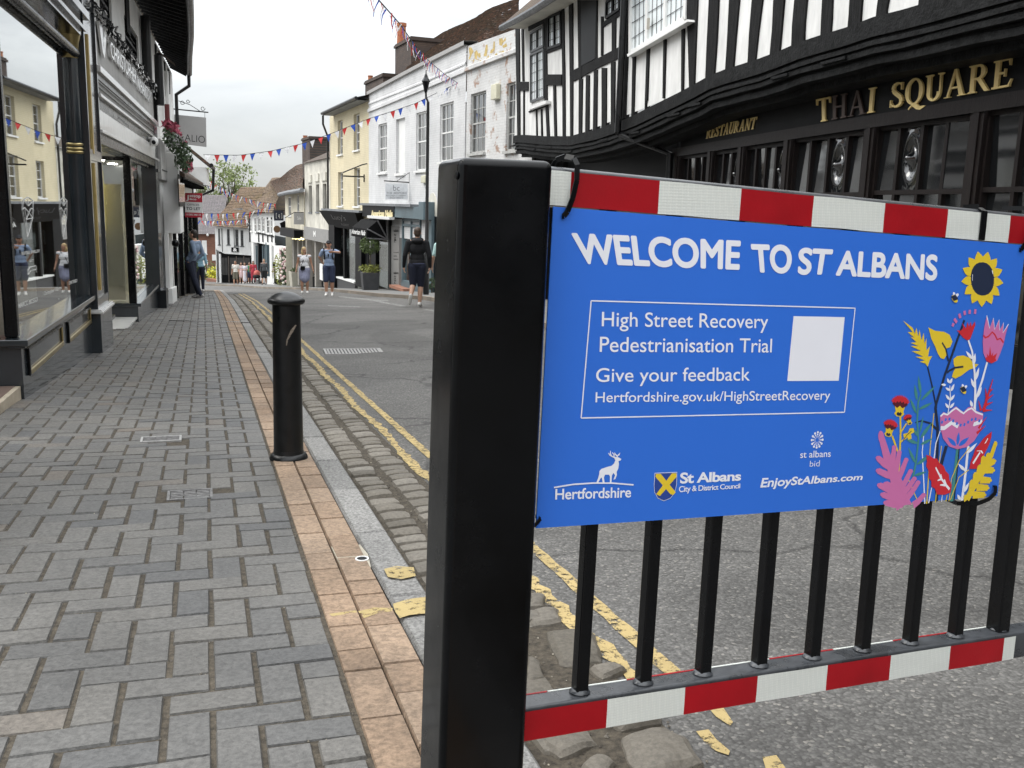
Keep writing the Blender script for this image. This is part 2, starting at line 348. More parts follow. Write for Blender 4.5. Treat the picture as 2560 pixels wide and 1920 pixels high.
IRON = mat('bollard_paint', (.0045, .005, .0056), .36, .5, 14, .14, 40, spec=.4, coat=.08, rvar=.1)
GREYP = mat('dark_slate_paint', (.022, .028, .033), .2, .2, 3, .03, 12, coat=.5, rvar=.05)
DBLUE = mat('blue_black_paint', (.006, .009, .012), .3, .2, 6, .03, 30, coat=.15)
RAILG = mat('rail_grey_paint', (.05, .054, .06), .3, .45, 12, .15, 30, coat=.2, rvar=.1)
GOLD = mat('brass', (.50, .40, .19), .28, .15, 10, metal=1.)
GOLDP = mat('gold_paint', (.50, .37, .13), .45, .1, 10, .05, 40, metal=.35)
WHITEP = mat('white_paint', (.78, .78, .76), .5, .06, 4, .05, 30)
PLAST = mat('white_plaster', (.75, .75, .732), .85, .14, 3.2, 1., 7, stretch=(1.6, 1.6, .5))
CREAM = mat('cream_render', (.62, .58, .46), .85, .22, 1.2, .3, 14)
CREAMW = mat('off_white_render', (.58, .56, .49), .85, .24, 1.5, .3, 14)
RENDER_L = mat('pale_grey_render', (.72, .72, .70), .8, .12, 1.6, .3, 12)
TIMB = mat('black_timber', (.012, .012, .0123), .7, .85, 11, 1., 30, spec=.12, stretch=(4, 4, .4))
TIMBH = mat('black_carved_timber', (.0105, .0108, .011), .65, .7, 9, 1., 34, spec=.12)
DOAK = mat('dark_brown_timber', (.0115, .0085, .008), .45, .35, 9, .25, 40, spec=.25, stretch=(3, 3, .5))
STONE = mat('granite', (.36, .355, .345), .8, .2, 40, .5, 130)
LEAD = mat('lead', (.20, .21, .22), .6, .25, 5, .3, 14)
SLATEB = mat('bronze_grey_panel', (.24, .235, .225), .6, .06, 6)
GREYBOARD = mat('grey_sign_board', (.36, .355, .35), .6, .04, 4)
FASC = mat('grey_fascia_board', (.34, .335, .322), .55, .2, 2.2, .05, 20, stretch=(1, 1, .4))
CHROME = mat('chrome', (.8, .8, .8), .12, .05, 5, metal=1.)
ALU = mat('polished_white_metal', (.72, .72, .71), .25, .08, 8, metal=.3, coat=.3)
DGLASS = mat('dark_window_glass', (.008, .009, .010), .05, .2, 3, .02, 2, spec=1., coat=1.)
PANE = glassmat('window_glass', (.7, .73, .73), .12)
SHOPG = glassmat('shop_window_glass', (.75, .77, .75), .42)
TEAL = mat('teal_grey_paint', (.10, .145, .165), .45, .1, 4)
RED = mat('red_tape', (.36, .004, .010), .42, .14, 7, .06, 260, spec=.3, coat=.12)
WTAPE = None
NAVY = mat('navy_cloth', (.010, .012, .024), .9, .3, 30, .2, 200)
SOIL = mat('joint_sand', (.070, .058, .042), .95, .6, 45, .8, 120)
def white_tape():
    m, nt, b, o = newmat('white_reflective_tape'); co = objco(nt)
    v = N(nt, 'ShaderNodeTexVoronoi'); v.inputs['Scale'].default_value = 190; v.inputs['Randomness'].default_value = .12; v.distance = 'MANHATTAN'; L(nt, co, v.inputs['Vector'])
    r = ramp(nt, v.outputs['Distance'], [(.3, (.76, .78, .73)), (.75, (.70, .725, .68))]); L(nt, r.outputs[0], b.inputs['Base Color'])
    b.inputs['Roughness'].default_value = .35; b.inputs['Coat Weight'].default_value = .3; bump(nt, b, v.outputs['Distance'], .2, .002); return m
WTAPE = white_tape()
PAVER = tonemat('block_paver', [(0, (.098, .098, .097)), (.4, (.133, .129, .121)), (.8, (.153, .145, .131)), (1, (.150, .129, .108))], .56, 55, .26, .9, rvar=.14, big=.6, stain=.42)
ORANGE = tonemat('orange_paver', [(0, (.215, .148, .098)), (.5, (.28, .198, .135)), (1, (.33, .243, .172))], .8, 50, .3, .9, big=1.3, stain=.42)
KERB = tonemat('granite_kerb', [(0, (.18, .177, .168)), (1, (.255, .248, .235))], .75, 75, .5, .6, stain=.25)
COB = tonemat('cobble_stone', [(0, (.11, .097, .077)), (.5, (.165, .147, .120)), (1, (.22, .20, .168))], .7, 60, .22, .5, stain=.3)
ASPH = asphalt()
YEL = paintline('yellow_paint', (.50, .375, .16), .565)
YELP = paintline('yellow_paint_patch', (.48, .365, .155), .58)
WHL = paintline('white_road_paint', (.42, .42, .40), .5)
FARPAVE = mat('far_pavement', (.17, .168, .162), .8, .2, 3, .4, 40)
ROOF = None
LEAF = mat('green_leaf', (.075, .115, .028), .55, .45, 1.4)
LEAFD = mat('dark_green_leaf', (.028, .055, .017), .5, .45, 4)
LEAFY = mat('yellow_green_leaf', (.22, .24, .05), .55, .35, 5)
LEAFT = mat('spring_tree_leaf', (.16, .20, .062), .6, .4, .5)
BARK = mat('bark', (.075, .06, .045), .9, .3, 8, .6, 20)
# ------------------------------------------------------------------ the ground
def sheet(name, m, xs, ys, zf, **k):
    mb = MB(); nx = len(xs); V = [(x, y, zf(x, y)) for y in ys for x in xs]
    mb.idx(V, [(j * nx + i, j * nx + i + 1, (j + 1) * nx + i + 1, (j + 1) * nx + i) for j in range(len(ys) - 1) for i in range(nx - 1)])
    o = mb.build(name, m, smooth='all'); o['kind'] = 'structure'; return o
KH = math.radians(-18.17); KT = Vector((math.sin(KH), math.cos(KH))); KN = Vector((KT.y, -KT.x))     # along and to the right of the left kerb
K0 = Vector((kerb_x(0) - .0, 0.))
def kp(s, l): q = K0 + KT * s + KN * l; return q.x, q.y       # s along kerb, l to the right of the orange strip's outer edge
ROAD = -.032
def roadz(x, y): return G(x, y) + ROAD - .02 + min(.02, max(0, (x - kerb_x(y) - .1)) * .05)
sheet('ground', mat('earth', (.10, .095, .085), .95), np.linspace(-160, 160, 41), np.concatenate([np.linspace(-30, 70, 60), np.linspace(75, 420, 30)]), lambda x, y: G(x, y) - .35)
_ys = np.concatenate([np.arange(-8, 12, .25), np.arange(12, 110, 1.)])
rd = MB(); rows = []
for y in _ys:
    xk = kerb_x(y); rows.append([(xk + a, y, roadz(xk + a, y)) for a in (.02, .3, .55, .9, 1.3, 2, 3, 4.5, 6, 8, 10, 12, 16, 24)])
if True:
    n_ = len(rows[0]); rd.idx([p for r in rows for p in r], [(j * n_ + i, j * n_ + i + 1, (j + 1) * n_ + i + 1, (j + 1) * n_ + i) for j in range(len(rows) - 1) for i in range(n_ - 1)])
# the side of the bend beyond the left-hand row
rd2 = MB(); ys2 = np.arange(36, 110, 1.)
rd2.idx([(kerb_x(y) + a, y, base(y) + ROAD - .02) for y in ys2 for a in (-34, -20, -10, -5, .02)], [(j * 5 + i, j * 5 + i + 1, (j + 1) * 5 + i + 1, (j + 1) * 5 + i) for j in range(len(ys2) - 1) for i in range(4)])
rd.idx(rd2.v, rd2.f)
rd.build('road', ASPH, smooth='all')['kind'] = 'structure'

FL = Fac((-3.86, 7.25), -16.2, +1)                # front of the left-hand shops
def left_limit(y): return -3.86 - .265 * (y - 7.25) - .35
# --- block paving in herringbone
CW = .119; bed = MB(); pv = MB(); gap = .0045
def pav_z(x, y): return base(y) + .012 * math.sin(x * 2.1 + y * .7) * .4 + .006 * noise.noise((x * .9, y * .9, 0))
ysb = np.arange(-5, 40, .2); BA = list(np.arange(-4.4, -.1, .2)); NB_ = len(BA)
bed.idx([(kerb_x(y) + a, y, pav_z(kerb_x(y) + a, y) - .0065) for y in ysb for a in BA], [(j * NB_ + i, j * NB_ + i + 1, (j + 1) * NB_ + i + 1, (j + 1) * NB_ + i) for j in range(len(ysb) - 1) for i in range(NB_ - 1)])
COVERS = [((403, 1098), .16, .11), ((475, 1237), .115, .115)]
cov = [gh(*c[0]) for c in COVERS]
def block(mb, s0, s1, l0, l1, tone, zf, ch=.006, tilt=.0016, top=0.):
    q = [(s0, l0), (s1, l0), (s1, l1), (s0, l1)]; cs = (s0 + s1) / 2; cl = (l0 + l1) / 2
    ax = random.gauss(0, tilt); ay = random.gauss(0, tilt); dz = random.gauss(0, tilt * .9) + top
    lo = []; hi = []
    for s, l in q:
        x, y = kp(s, l); lo.append((x, y, zf(x, y) - .014 + dz))
        s2 = s + (ch if s == s0 else -ch); l2 = l + (ch if l == l0 else -ch); x, y = kp(s2, l2)
        hi.append((x, y, zf(x, y) + dz + (s - cs) * ax * 6 + (l - cl) * ay * 6))
    mb.col = tone; mb.idx(hi + lo, [(0, 1, 2, 3)] + [(i, i + 4, (i + 1) % 4 + 4, (i + 1) % 4) for i in range(4)]); mb.col = None
L_EDGE = -.245
for i in range(0, 40):
    for j in range(-30, 318):
        k = (i - j) % 4; s0 = j * CW; l1 = L_EDGE - i * CW
        if k == 0: a = (s0, s0 + CW, l1 - 2 * CW, l1)
        elif k == 3: a = (s0, s0 + 2 * CW, l1 - CW, l1)
        elif k == 1 and i == 0: a = (s0, s0 + CW, l1 - CW, l1)
        else: continue
        cx_, cy_ = kp((a[0] + a[1]) / 2, (a[2] + a[3]) / 2)
        if cx_ < left_limit(cy_) or cy_ < -3 or cy_ > 38: continue
        sk = False
        for c, wx, wy in [(cov[0], .15, .1), (cov[1], .13, .1)]:
            if abs(cx_ - c.x) < wx and abs(cy_ - c.y) < wy: sk = True
        if sk: continue
        t = min(1, max(0, random.gauss(.47, .165) + .25 * noise.noise((cx_ * .7, cy_ * .7, 4))))
        if random.random() < .04: t = random.uniform(.85, 1)
        if random.random() < .05: t = .05
        block(pv, a[0] + gap * random.uniform(.2, .7), a[1] - gap * random.uniform(.2, .7), a[2] + gap * random.uniform(.3, 1.5), a[3] - gap * random.uniform(.3, 1.5), t, pav_z)
bed.build('paving_bed', SOIL)['kind'] = 'structure'
pv.build('pavement', PAVER)['kind'] = 'structure'
# --- orange edging, granite kerb
og = MB()
for c in (0, 1):
    s = -4 + .1 * c
    while s < 42:
        ln = random.choice((.29, .295, .3, .2)) if random.random() < .9 else .15
        l0 = L_EDGE + .004 + c * .1195
        hole = c == 1 and abs(s + ln / 2 - 3.28) < .15
        block(og, s + .002, s + ln - .002, l0 + .001, l0 + .118, .3 if hole else min(1, max(0, random.gauss(.5, .22))), pav_z, .005, .0012); s += ln
og.build('pavement_edging', ORANGE)['kind'] = 'structure'
kb = MB(); s = -4
while s < 42:
    ln = random.uniform(.7, .95)
    def kz(x, y): return base(y)
    block(kb, s + .003, s + ln - .003, .006, .152, random.random(), lambda x, y: base(y) - .004, .012, .0008)
    x, y = kp(s, .152); 
    f = [kp(s + .003, .152), kp(s + ln - .003, .152)]
    kb.col = .4; kb.face([(f[0][0], f[0][1], base(f[0][1]) - .016), (f[1][0], f[1][1], base(f[1][1]) - .016), (f[1][0], f[1][1], base(f[1][1]) - .16), (f[0][0], f[0][1], base(f[0][1]) - .16)]); kb.col = None
    s += ln
kb.build('kerb', KERB)['kind'] = 'structure'
# --- gutter of cobbles
cb = MB(); NG = 8
def stone(mb, quad, zf, h, tone, rnd=.35, wob=1.):
    """A worn stone: rounded-square outline with a domed top over the quad (plan corners in order)."""
    V = []; q = [Vector(p) for p in quad]; sx = random.uniform(0, 9)
    for a in range(NG + 1):
        for b in range(NG + 1):
            u = a / NG * 2 - 1; v = b / NG * 2 - 1
            # squircle outline
            m = max(abs(u), abs(v)); r = math.hypot(u, v)
            k = 1 if r < 1e-6 else (1 - rnd) + rnd * m / r
            uu, vv = u * k, v * k
            s_, t_ = (uu + 1) / 2, (vv + 1) / 2
            p = (q[0] * (1 - s_) + q[1] * s_) * (1 - t_) + (q[3] * (1 - s_) + q[2] * s_) * t_
            nz = noise.noise((p.x * 14 + sx, p.y * 14, sx)) ; e = m ** 9
            V.append((p.x + nz * .006 * m * wob, p.y + noise.noise((p.y * 14, p.x * 14 + sx, 3)) * .006 * m * wob, zf(p.x, p.y) + h * (1 - .25 * r * r) * (1 - e) - .035 * e + nz * .005 * wob))
    mb.col = tone; mb.idx(V, [(a * (NG + 1) + b, (a + 1) * (NG + 1) + b, (a + 1) * (NG + 1) + b + 1, a * (NG + 1) + b + 1) for a in range(NG) for b in range(NG)]); mb.col = None
for c in (0, 1):
    s = 3.0 + .04 * c
    while s < 34:
        ln = random.uniform(.10, .165); l0 = .160 + c * .187 + random.uniform(-.006, .006); l1 = l0 + random.uniform(.174, .186)
        stone(cb, [kp(s + .001, l0), kp(s + ln - .001, l0 + random.uniform(-.006, .006)), kp(s + ln - .001, l1), kp(s + .001, l1 + random.uniform(-.008, .008))], roadz, .022 + random.uniform(-.006, .008), min(1, max(0, random.gauss(.5, .22))), .16); s += ln
for c in (0,):
    for s in (1.2, 1.55, 1.9, 2.2, 2.5, 2.75):
        stone(cb, [kp(s + .006, .17), kp(s + .25, .17), kp(s + .25, .36), kp(s + .006, .37)], roadz, .02, random.random(), .3)
def r5(x, y): g = gh(1250 + x / 2.593, 1280 + y / 2.593, ROAD); return (g.x, g.y)
for q in ([(192, 545), (300, 560), (290, 628), (190, 640)], [(190, 655), (385, 640), (398, 735), (188, 768)], [(278, 790), (590, 768), (675, 1000), (400, 1015)], [(200, 1435), (490, 1400), (665, 1500), (380, 1605)],
          [(690, 1375), (1045, 1320), (1040, 1400), (790, 1445)], [(770, 1490), (1085, 1402), (1350, 1655), (900, 1760)], [(510, 1640), (620, 1592), (770, 1640), (690, 1760)], [(170, 945), (240, 1000), (320, 1095), (150, 1140)], [(560, 1040), (700, 1010), (840, 1050), (660, 1110)],
          [(1000, 1760), (1350, 1690), (1500, 1860), (1100, 1950)], [(600, 1790), (850, 1790), (950, 1950), (640, 1960)]):
    mx, my = sum(p[0] for p in q) / 4, sum(p[1] for p in q) / 4; NG = 12
    stone(cb, [r5(mx + (p[0] - mx) * 1.2, my + (p[1] - my) * 1.2) for p in q], roadz, .026, min(1, max(0, random.gauss(.35, .2))), .3, 2.2); NG = 8
cb.build('cobble_gutter', COB)['kind'] = 'structure'
gs = MB(); ribbon(gs, [kp(s, .35) for s in np.arange(-3, 36, .5)], .2, .2, lambda x, y: roadz(x, y) + .003)
gs.build('gutter_joints', SOIL)['kind'] = 'structure'
gr = MB()
for i in range(1500):
    s_ = random.uniform(.8, 6) if i < 1100 else random.uniform(6, 14); l_ = random.uniform(.15, .57); x, y = kp(s_, l_); r_ = random.uniform(.002, .006) * (1.6 if random.random() < .1 else 1)
    gr.col = random.random(); z_ = roadz(x, y) + .004; V = [(x + r_ * math.cos(a) * random.uniform(.6, 1.2), y + r_ * math.sin(a) * random.uniform(.6, 1.2), z_) for a in np.linspace(0, 2 * math.pi, 6)[:-1]]; gr.idx(V + [(x, y, z_ + r_ * .9)], [(k_, (k_ + 1) % 5, 5) for k_ in range(5)])
gr.col = None; o_ = gr.build('gutter_grit', tonemat('grit', [(0, (.06, .05, .04)), (.7, (.2, .18, .15)), (1, (.42, .38, .3))], .9)); o_['kind'] = 'stuff'
gr = MB()
for i in range(900):
    s_ = random.uniform(1.2, 9); l_ = -.25 - random.random() ** 1.5 * 3; s_ = round(s_ / CW) * CW + random.gauss(0, .003); x, y = kp(s_, l_)
    if x < left_limit(y) + .3: continue
    r_ = random.uniform(.0015, .004) * (1.6 if random.random() < .06 else 1); gr.col = random.random(); z_ = pav_z(x, y) - .004; V = [(x + r_ * math.cos(a) * random.uniform(.6, 1.2), y + r_ * math.sin(a) * random.uniform(.6, 1.2), z_) for a in np.linspace(0, 2 * math.pi, 6)[:-1]]; gr.idx(V + [(x, y, z_ + r_ * 1.3)], [(k_, (k_ + 1) % 5, 5) for k_ in range(5)])
gr.col = None; o_ = gr.build('pavement_grit', MATS['grit']); o_['kind'] = 'stuff'
# --- painted lines
yl = MB()
ribbon(yl, [kp(s, .585 + .012 * math.sin(s * 3)) for s in np.arange(2.5, 36, .06)], .03, .03, lambda x, y: roadz(x, y) + .006, .014)
ribbon(yl, [kp(s, .725) for s in np.arange(2.52, 36, .1)], .027, .027, lambda x, y: roadz(x, y) + .005, .005)
for q in ([(1350, 1280), (1440, 1275), (1510, 1370), (1490, 1400), (1400, 1340)], [(1270, 1440), (1350, 1425), (1400, 1480), (1490, 1560), (1480, 1590), (1400, 1560), (1330, 1510)], [(1700, 1600), (1790, 1590), (1860, 1690), (1800, 1720), (1720, 1680)]):
    yl.face([(*r5(*p), roadz(*r5(*p)) + .004) for p in q])
yl.build('yellow_lines', YEL)['kind'] = 'structure'
yp = MB()
def r8(x, y, o=.004): g = gh(x / 2.011, 1100 + y / 2.011); return (g.x, g.y, g.z + o)
for q in ([(1930, 655), (1990, 640), (2080, 645), (2090, 690), (2020, 708), (1950, 695)], [(1975, 830), (2050, 810), (2145, 795), (2145, 880), (2060, 885), (2010, 905), (1985, 870)], [(1800, 868), (1880, 850), (1975, 855), (1970, 870), (1900, 880), (1830, 905)], [(1655, 882), (1790, 864), (1795, 875), (1670, 892)]):
    yp.face([r8(*p) for p in q])
yp.build('yellow_paint_patches', YELP)['kind'] = 'structure'
wl = MB()
def c3(x, y): g = gh(860 + x / 5.03, 460 + y / 5.03, ROAD + .008); return (g.x, g.y, roadz(g.x, g.y) + .008)
for q in ([(-60, 1412), (0, 1415), (380, 1453), (560, 1458), (560, 1470), (380, 1470), (0, 1430), (-60, 1425)], [(370, 1472), (430, 1470), (775, 1530), (770, 1542), (700, 1540)], [(985, 1578), (1040, 1572), (1300, 1612), (1290, 1630)], [(-200, 1525), (200, 1540), (200, 1550), (-200, 1535)]):
    wl.face([c3(*p) for p in q])
wl.build('white_lines', WHL)['kind'] = 'structure'
# --- right-hand pavement and kerb, round to the far shops
RK = [(6.6, -4.), (4.3, 3.2), (3.45, 6.0), (1.6, 12.), (-.5, 19.), (-2.55, 26.2)]
for p in [(943, 739), (832, 727), (760, 722.5)]:
    g = gh(*p); RK.append((g.x, g.y))
for p in [(697, 718.5, 51), (640, 715.5, 58), (583, 711.5, 66), (512, 709, 70)]:
    g = at(*p); RK.append((g.x, g.y))
RKP = RK
def rpz(x, y): return G(x, y) + .06
pm = MB(); V = []
def lerp_path(P, st):
    out = []
    for a, b in zip(P, P[1:]):
        n = max(1, int(math.dist(a, b) / st))
        out += [(a[0] + (b[0] - a[0]) * i / n, a[1] + (b[1] - a[1]) * i / n) for i in range(n)]
    return out + [P[-1]]
RKL = lerp_path(RK, .6)
for x, y in RKL: V += [(x + a, y + a * .3, rpz(x + a * .999, y + a * .3)) for a in (.12, 1, 2.5, 6, 12)]
pm.idx(V, [(i * 5 + k, i * 5 + k + 1, i * 5 + k + 6, i * 5 + k + 5) for i in range(len(RKL) - 1) for k in range(4)])
pm.build('far_pavement', FARPAVE, smooth='all')['kind'] = 'structure'
km = MB()
for (x0, y0), (x1, y1) in zip(RKL, RKL[1:]):
    km.col = random.random()
    d = Vector((x1 - x0, y1 - y0)).normalized(); n = Vector((d.y, -d.x)) * .14; g = d * .006
    a = (x0 + g.x, y0 + g.y); b = (x1 - g.x, y1 - g.y)
    km.prism([(a[0], a[1], rpz(*a) + .01), (b[0], b[1], rpz(*b) + .01), (b[0] + n.x, b[1] + n.y, rpz(*b) + .012), (a[0] + n.x, a[1] + n.y, rpz(*a) + .012)],
             [(a[0], a[1], rpz(*a) - .25), (b[0], b[1], rpz(*b) - .25), (b[0] + n.x, b[1] + n.y, rpz(*b) - .25), (a[0] + n.x, a[1] + n.y, rpz(*a) - .25)])
km.build('far_kerb', tonemat('sandstone_kerb', [(0, (.19, .165, .135)), (1, (.27, .23, .185))], .8))['kind'] = 'structure'
# --- small ironwork in the ground
def ground_frame(c, rz):
    return lambda a, b, h: (c.x + a * math.cos(rz) - b * math.sin(rz), c.y + a * math.sin(rz) + b * math.cos(rz), c.z + h)
IRONR = mat('worn_cast_iron', (.20, .195, .19), .5, .5, 30, .4, 90, metal=.5)
RZ = -KH
def cover(c, wx, wy, label, slots, rim=.014):
    t = thing('drain_cover', c, label, 'drain cover'); f = ground_frame(c, RZ)
    m = MB(); q = lambda x0, x1, y0, y1, z0, z1, mi=0: m.prism([f(x0, y0, z1), f(x1, y0, z1), f(x1, y1, z1), f(x0, y1, z1)], [f(x0, y0, z0), f(x1, y0, z0), f(x1, y1, z0), f(x0, y1, z0)], mi)
    q(-wx, wx, -wy, -wy + rim, -.02, .004); q(-wx, wx, wy - rim, wy, -.02, .004); q(-wx, -wx + rim, -wy + rim, wy - rim, -.02, .004); q(wx - rim, wx, -wy + rim, wy - rim, -.02, .004)
    m.build('frame', STONE if slots == 4 else IRONR, t)
    m = MB(); n = slots; st = (2 * wy - 2 * rim) / n
    q(-wx + rim, wx - rim, -wy + rim, wy - rim, -.02, -.008)
    for i in range(n):
        y0 = -wy + rim + i * st
        for a, b in ((-1, -.36), (-.3, .3), (.36, 1)): q(a * (wx - rim - .003), b * (wx - rim - .003), y0 + .003, y0 + st - .006, -.008, .002)
    m.build('lid', IRONR, t); return t
cover(cov[1], .108, .082, 'square iron cover with slotted lid set in grey block paving', 5)
cover(cov[0], .125, .07, 'smaller worn drain cover further along the grey block paving', 4)
g = gh(857, 881, ROAD + .004); t = thing('gully_grating', g, 'long pale slotted gully grating across the yellow lines in the road', 'grating'); f = ground_frame(g + Vector((.12, .1, 0)), RZ - .05)
m = MB()
for i in range(16):
    a = -.33 + i * .043
    m.prism([f(a, -.2, .006), f(a + .026, -.2, .006), f(a + .026, .2, .006), f(a, .2, .006)], [f(a, -.2, -.02), f(a + .026, -.2, -.02), f(a + .026, .2, -.02), f(a, .2, -.02)])
m.build('bars', mat('galvanised_grating', (.29, .28, .265), .5, .3, 30, .3, 80, metal=.3), t)
m = MB(); e = .37
for x0, x1, y0, y1 in ((-e, e, -.235, -.205), (-e, e, .205, .235), (-e, -e + .03, -.205, .205), (e - .03, e, -.205, .205)):
    m.prism([f(x0, y0, .007), f(x1, y0, .007), f(x1, y1, .007), f(x0, y1, .007)], [f(x0, y0, -.02), f(x1, y0, -.02), f(x1, y1, -.02), f(x0, y1, -.02)])
m.build('frame', MATS['galvanised_grating'], t)
m = MB(); m.prism([f(a, b, .0018) for a, b in ((-.34, -.2), (.34, -.2), (.34, .2), (-.34, .2))], [f(a, b, -.02) for a, b in ((-.34, -.2), (.34, -.2), (.34, .2), (-.34, .2))]); m.build('pit', BLK2, t)
# drainage channel across the pavement
a = gh(425, 800, .004); b = gh(624, 806, .004); t = thing('drainage_channel', a, 'slotted metal drainage channel crossing the pavement by the grey doorway', 'drain')
m = MB(); n = 34
for i in range(n):
    p = a.lerp(b, i / n); q_ = a.lerp(b, (i + .55) / n); m.bar(p, q_, .035, .006)
m.build('slots', MATS['galvanised_grating'], t); m = MB(); m.bar(a - Vector((0, 0, .006)), b - Vector((0, 0, .006)), .06, .005); m.build('tray', BLK2, t)
# round socket hole in its concrete patch by the kerb
g = gh(905, 1401); t = thing('socket_hole', g, 'small round hole with white rim in the pink edging near the kerb', 'socket')
m = MB(); m.lathe(g + Vector((0, 0, -.02)), [(.021, .023), (.021, .029), (.027, .029), (.027, .02)], 20); m.build('rim', WHITEP, t, True)
m = MB(); m.lathe(g + Vector((0, 0, -.02)), [(.021, 0), (.021, .0265)], 20); m.build('hole', BLK2, t)
m = MB(); q = [r8(*p, .003) for p in ((1665, 540), (1810, 530), (1850, 580), (1865, 645), (1720, 655))]; m.prism(q, [(x, y, z - .01) for x, y, z in q]); m.build('concrete_patch', mat('concrete', (.40, .365, .29), .85, .2, 9, .5, 60), t)
# scraps of litter and grit
for i in range(2):
    x, y = [(1.35, 2.75), (-6.6, 27.)][i]
    m = MB(); z = roadz(x, y); s = .011; m.prism([(x - s, y - s * .4, z + .012), (x + s, y - s * .2, z + .016), (x + s * .8, y + s * .6, z + .02), (x - s * .9, y + s * .4, z + .014)], [(x - s, y - s * .4, z), (x + s, y - s * .2, z), (x + s * .8, y + s * .6, z), (x - s * .9, y + s * .4, z)])
    tag(m.build('litter_scrap', WHITEP), 'pale scrap of litter lying on the asphalt', 'litter', 'scraps of litter on the road')
# ------------------------------------------------------------------ barrier gate, its post and the welcome sign
TL = at(1381, 516.6, 1.6)
E1 = Vector((.9156, .3991, -.0464)).normalized(); E2 = Vector((-.0203, -.0667, -.9976)); E2 = (E2 - E1 * E1.dot(E2)).normalized()
EN = E2.cross(E1).normalized()
if EN.y > 0: EN = -EN
def gp(u, v, w=0.): return TL + E1 * u + E2 * v + EN * w
def guv(px, py, w=0.):
    r = Vector(ray(px, py)); o = Vector((0, 0, CAMH)); P0 = TL + EN * w; k = (P0 - o).dot(EN) / r.dot(EN); q = o + r * k - P0; return q.dot(E1), q.dot(E2)
def gbox(mb, u0, u1, v0, v1, w0, w1, mi=0):
    c = [(u0, v0), (u1, v0), (u1, v1), (u0, v1)]; mb.prism([gp(a, b, w1) for a, b in c], [gp(a, b, w0) for a, b in c], mi)
gate = thing('barrier_gate', gp(.6, 1.27, 0), 'black steel barrier gate with vertical bars and red and white taped rails', 'barrier')
m = MB(); gbox(m, -.12, 1.42, -.0665, -.002, -.052, -.002); bevel(m.build('top_rail', RAILG, gate), .008, 3)
m = MB(); gbox(m, -.12, 1.42, .878, .942, -.052, -.002); bevel(m.build('bottom_rail', RAILG, gate), .006, 3)
for i in range(10):
    u = .123 + i * .1366; m = MB()
    if i == 8: gbox(m, u - .018, u + .018, -.002, .879, -.048, -.012)
    else: gbox(m, u - .0125, u + .0125, -.002, .879, -.042, -.017)
    b_ = bevel(m.build('bar', BLK, gate), .003, 2)
    m = MB(); c = gp(u, .876, -.029); m.lathe((0, 0, 0), [(.019, 0), (.0175, .003), (.014, .006)], 10)
    m.v = [tuple(c + E1 * x * 1.1 + EN * y - E2 * z) for x, y, z in m.v]; m.build('weld', RAILG, b_, True)
def tape(name, segs, v0, v1, m_):
    mb = MB()
    for u0, u1 in segs:
        n = max(2, int((u1 - u0) / .02)); rows = 6; V = []
        for i in range(n + 1):
            u = u0 + (u1 - u0) * i / n
            for k in range(rows + 1):
                v = v0 + (v1 - v0) * k / rows; w = .0006 + .0007 * noise.noise((u * 16, v * 40, 2.)) + .0010
                V.append(gp(u, v + .0012 * noise.noise((u * 9, k * .01 + v0, 5)), w))
        mb.idx(V, [(i * (rows + 1) + k, i * (rows + 1) + k + 1, (i + 1) * (rows + 1) + k + 1, (i + 1) * (rows + 1) + k) for i in range(n) for k in range(rows)])
    return mb.build(name, m_, gate, 'all')
TOPS = [-.12, .031, .204, .378, .545, .723, .892, 1.073, 1.25, 1.42]; BOTS = [-.12, -.004, .166, .336, .507, .685, .858, 1.033, 1.201, 1.238]
for i in range(9): tape('red_tape' if i % 2 else 'white_tape', [(TOPS[i], TOPS[i + 1])], -.0595, -.0025, RED if i % 2 else WTAPE)
for i in range(1, 9): tape('red_tape' if i % 2 else 'white_tape', [(BOTS[i], BOTS[i + 1])], .884, .939, RED if i % 2 else WTAPE)
for i in range(8): m = MB(); gbox(m, -.1 + i * .17, .068 + i * .17, .8795, .9, -.0565, -.0525); m.build('rear_tape', WTAPE if i % 2 else RED, gate)
m = MB(); gbox(m, -.07, -.03, -.03, .04, -.05, -.02); bevel(m.build('hinge', BLK, gate), .003)
m = MB(); gbox(m, -.07, -.03, .875, .925, -.05, -.02); bevel(m.build('hinge', BLK, gate), .003)
# --- post
PD = Vector((-.015, -.03, -1.)).normalized(); th = math.radians(18); PA = at(1150, 392, 1.486); fx = Vector((math.cos(th), math.sin(th), 0)); bk = Vector((-math.sin(th), math.cos(th), 0)); ps = .154
t = thing('gate_post', PA + PD * 1.34 + fx * .077 + bk * .077, 'thick square black steel gate post in front with rounded cap', 'post')
m = MB(); top = [PA, PA + fx * ps, PA + fx * ps + bk * ps, PA + bk * ps]; m.prism(top, [p + PD * 1.45 for p in top])
b_ = m.build('shaft', POSTP, t); bevel(b_, .013, 4)
m = MB(); c = PA + bk * .012 - fx * .0005 + PD * .028
m.lathe((0, 0, 0), [(.006, 0), (.006, .002)], 12); m.v = [tuple(c + bk * x + PD * y - fx * z) for x, y, z in m.v]; m.build('bolt_hole', BLK2, t)
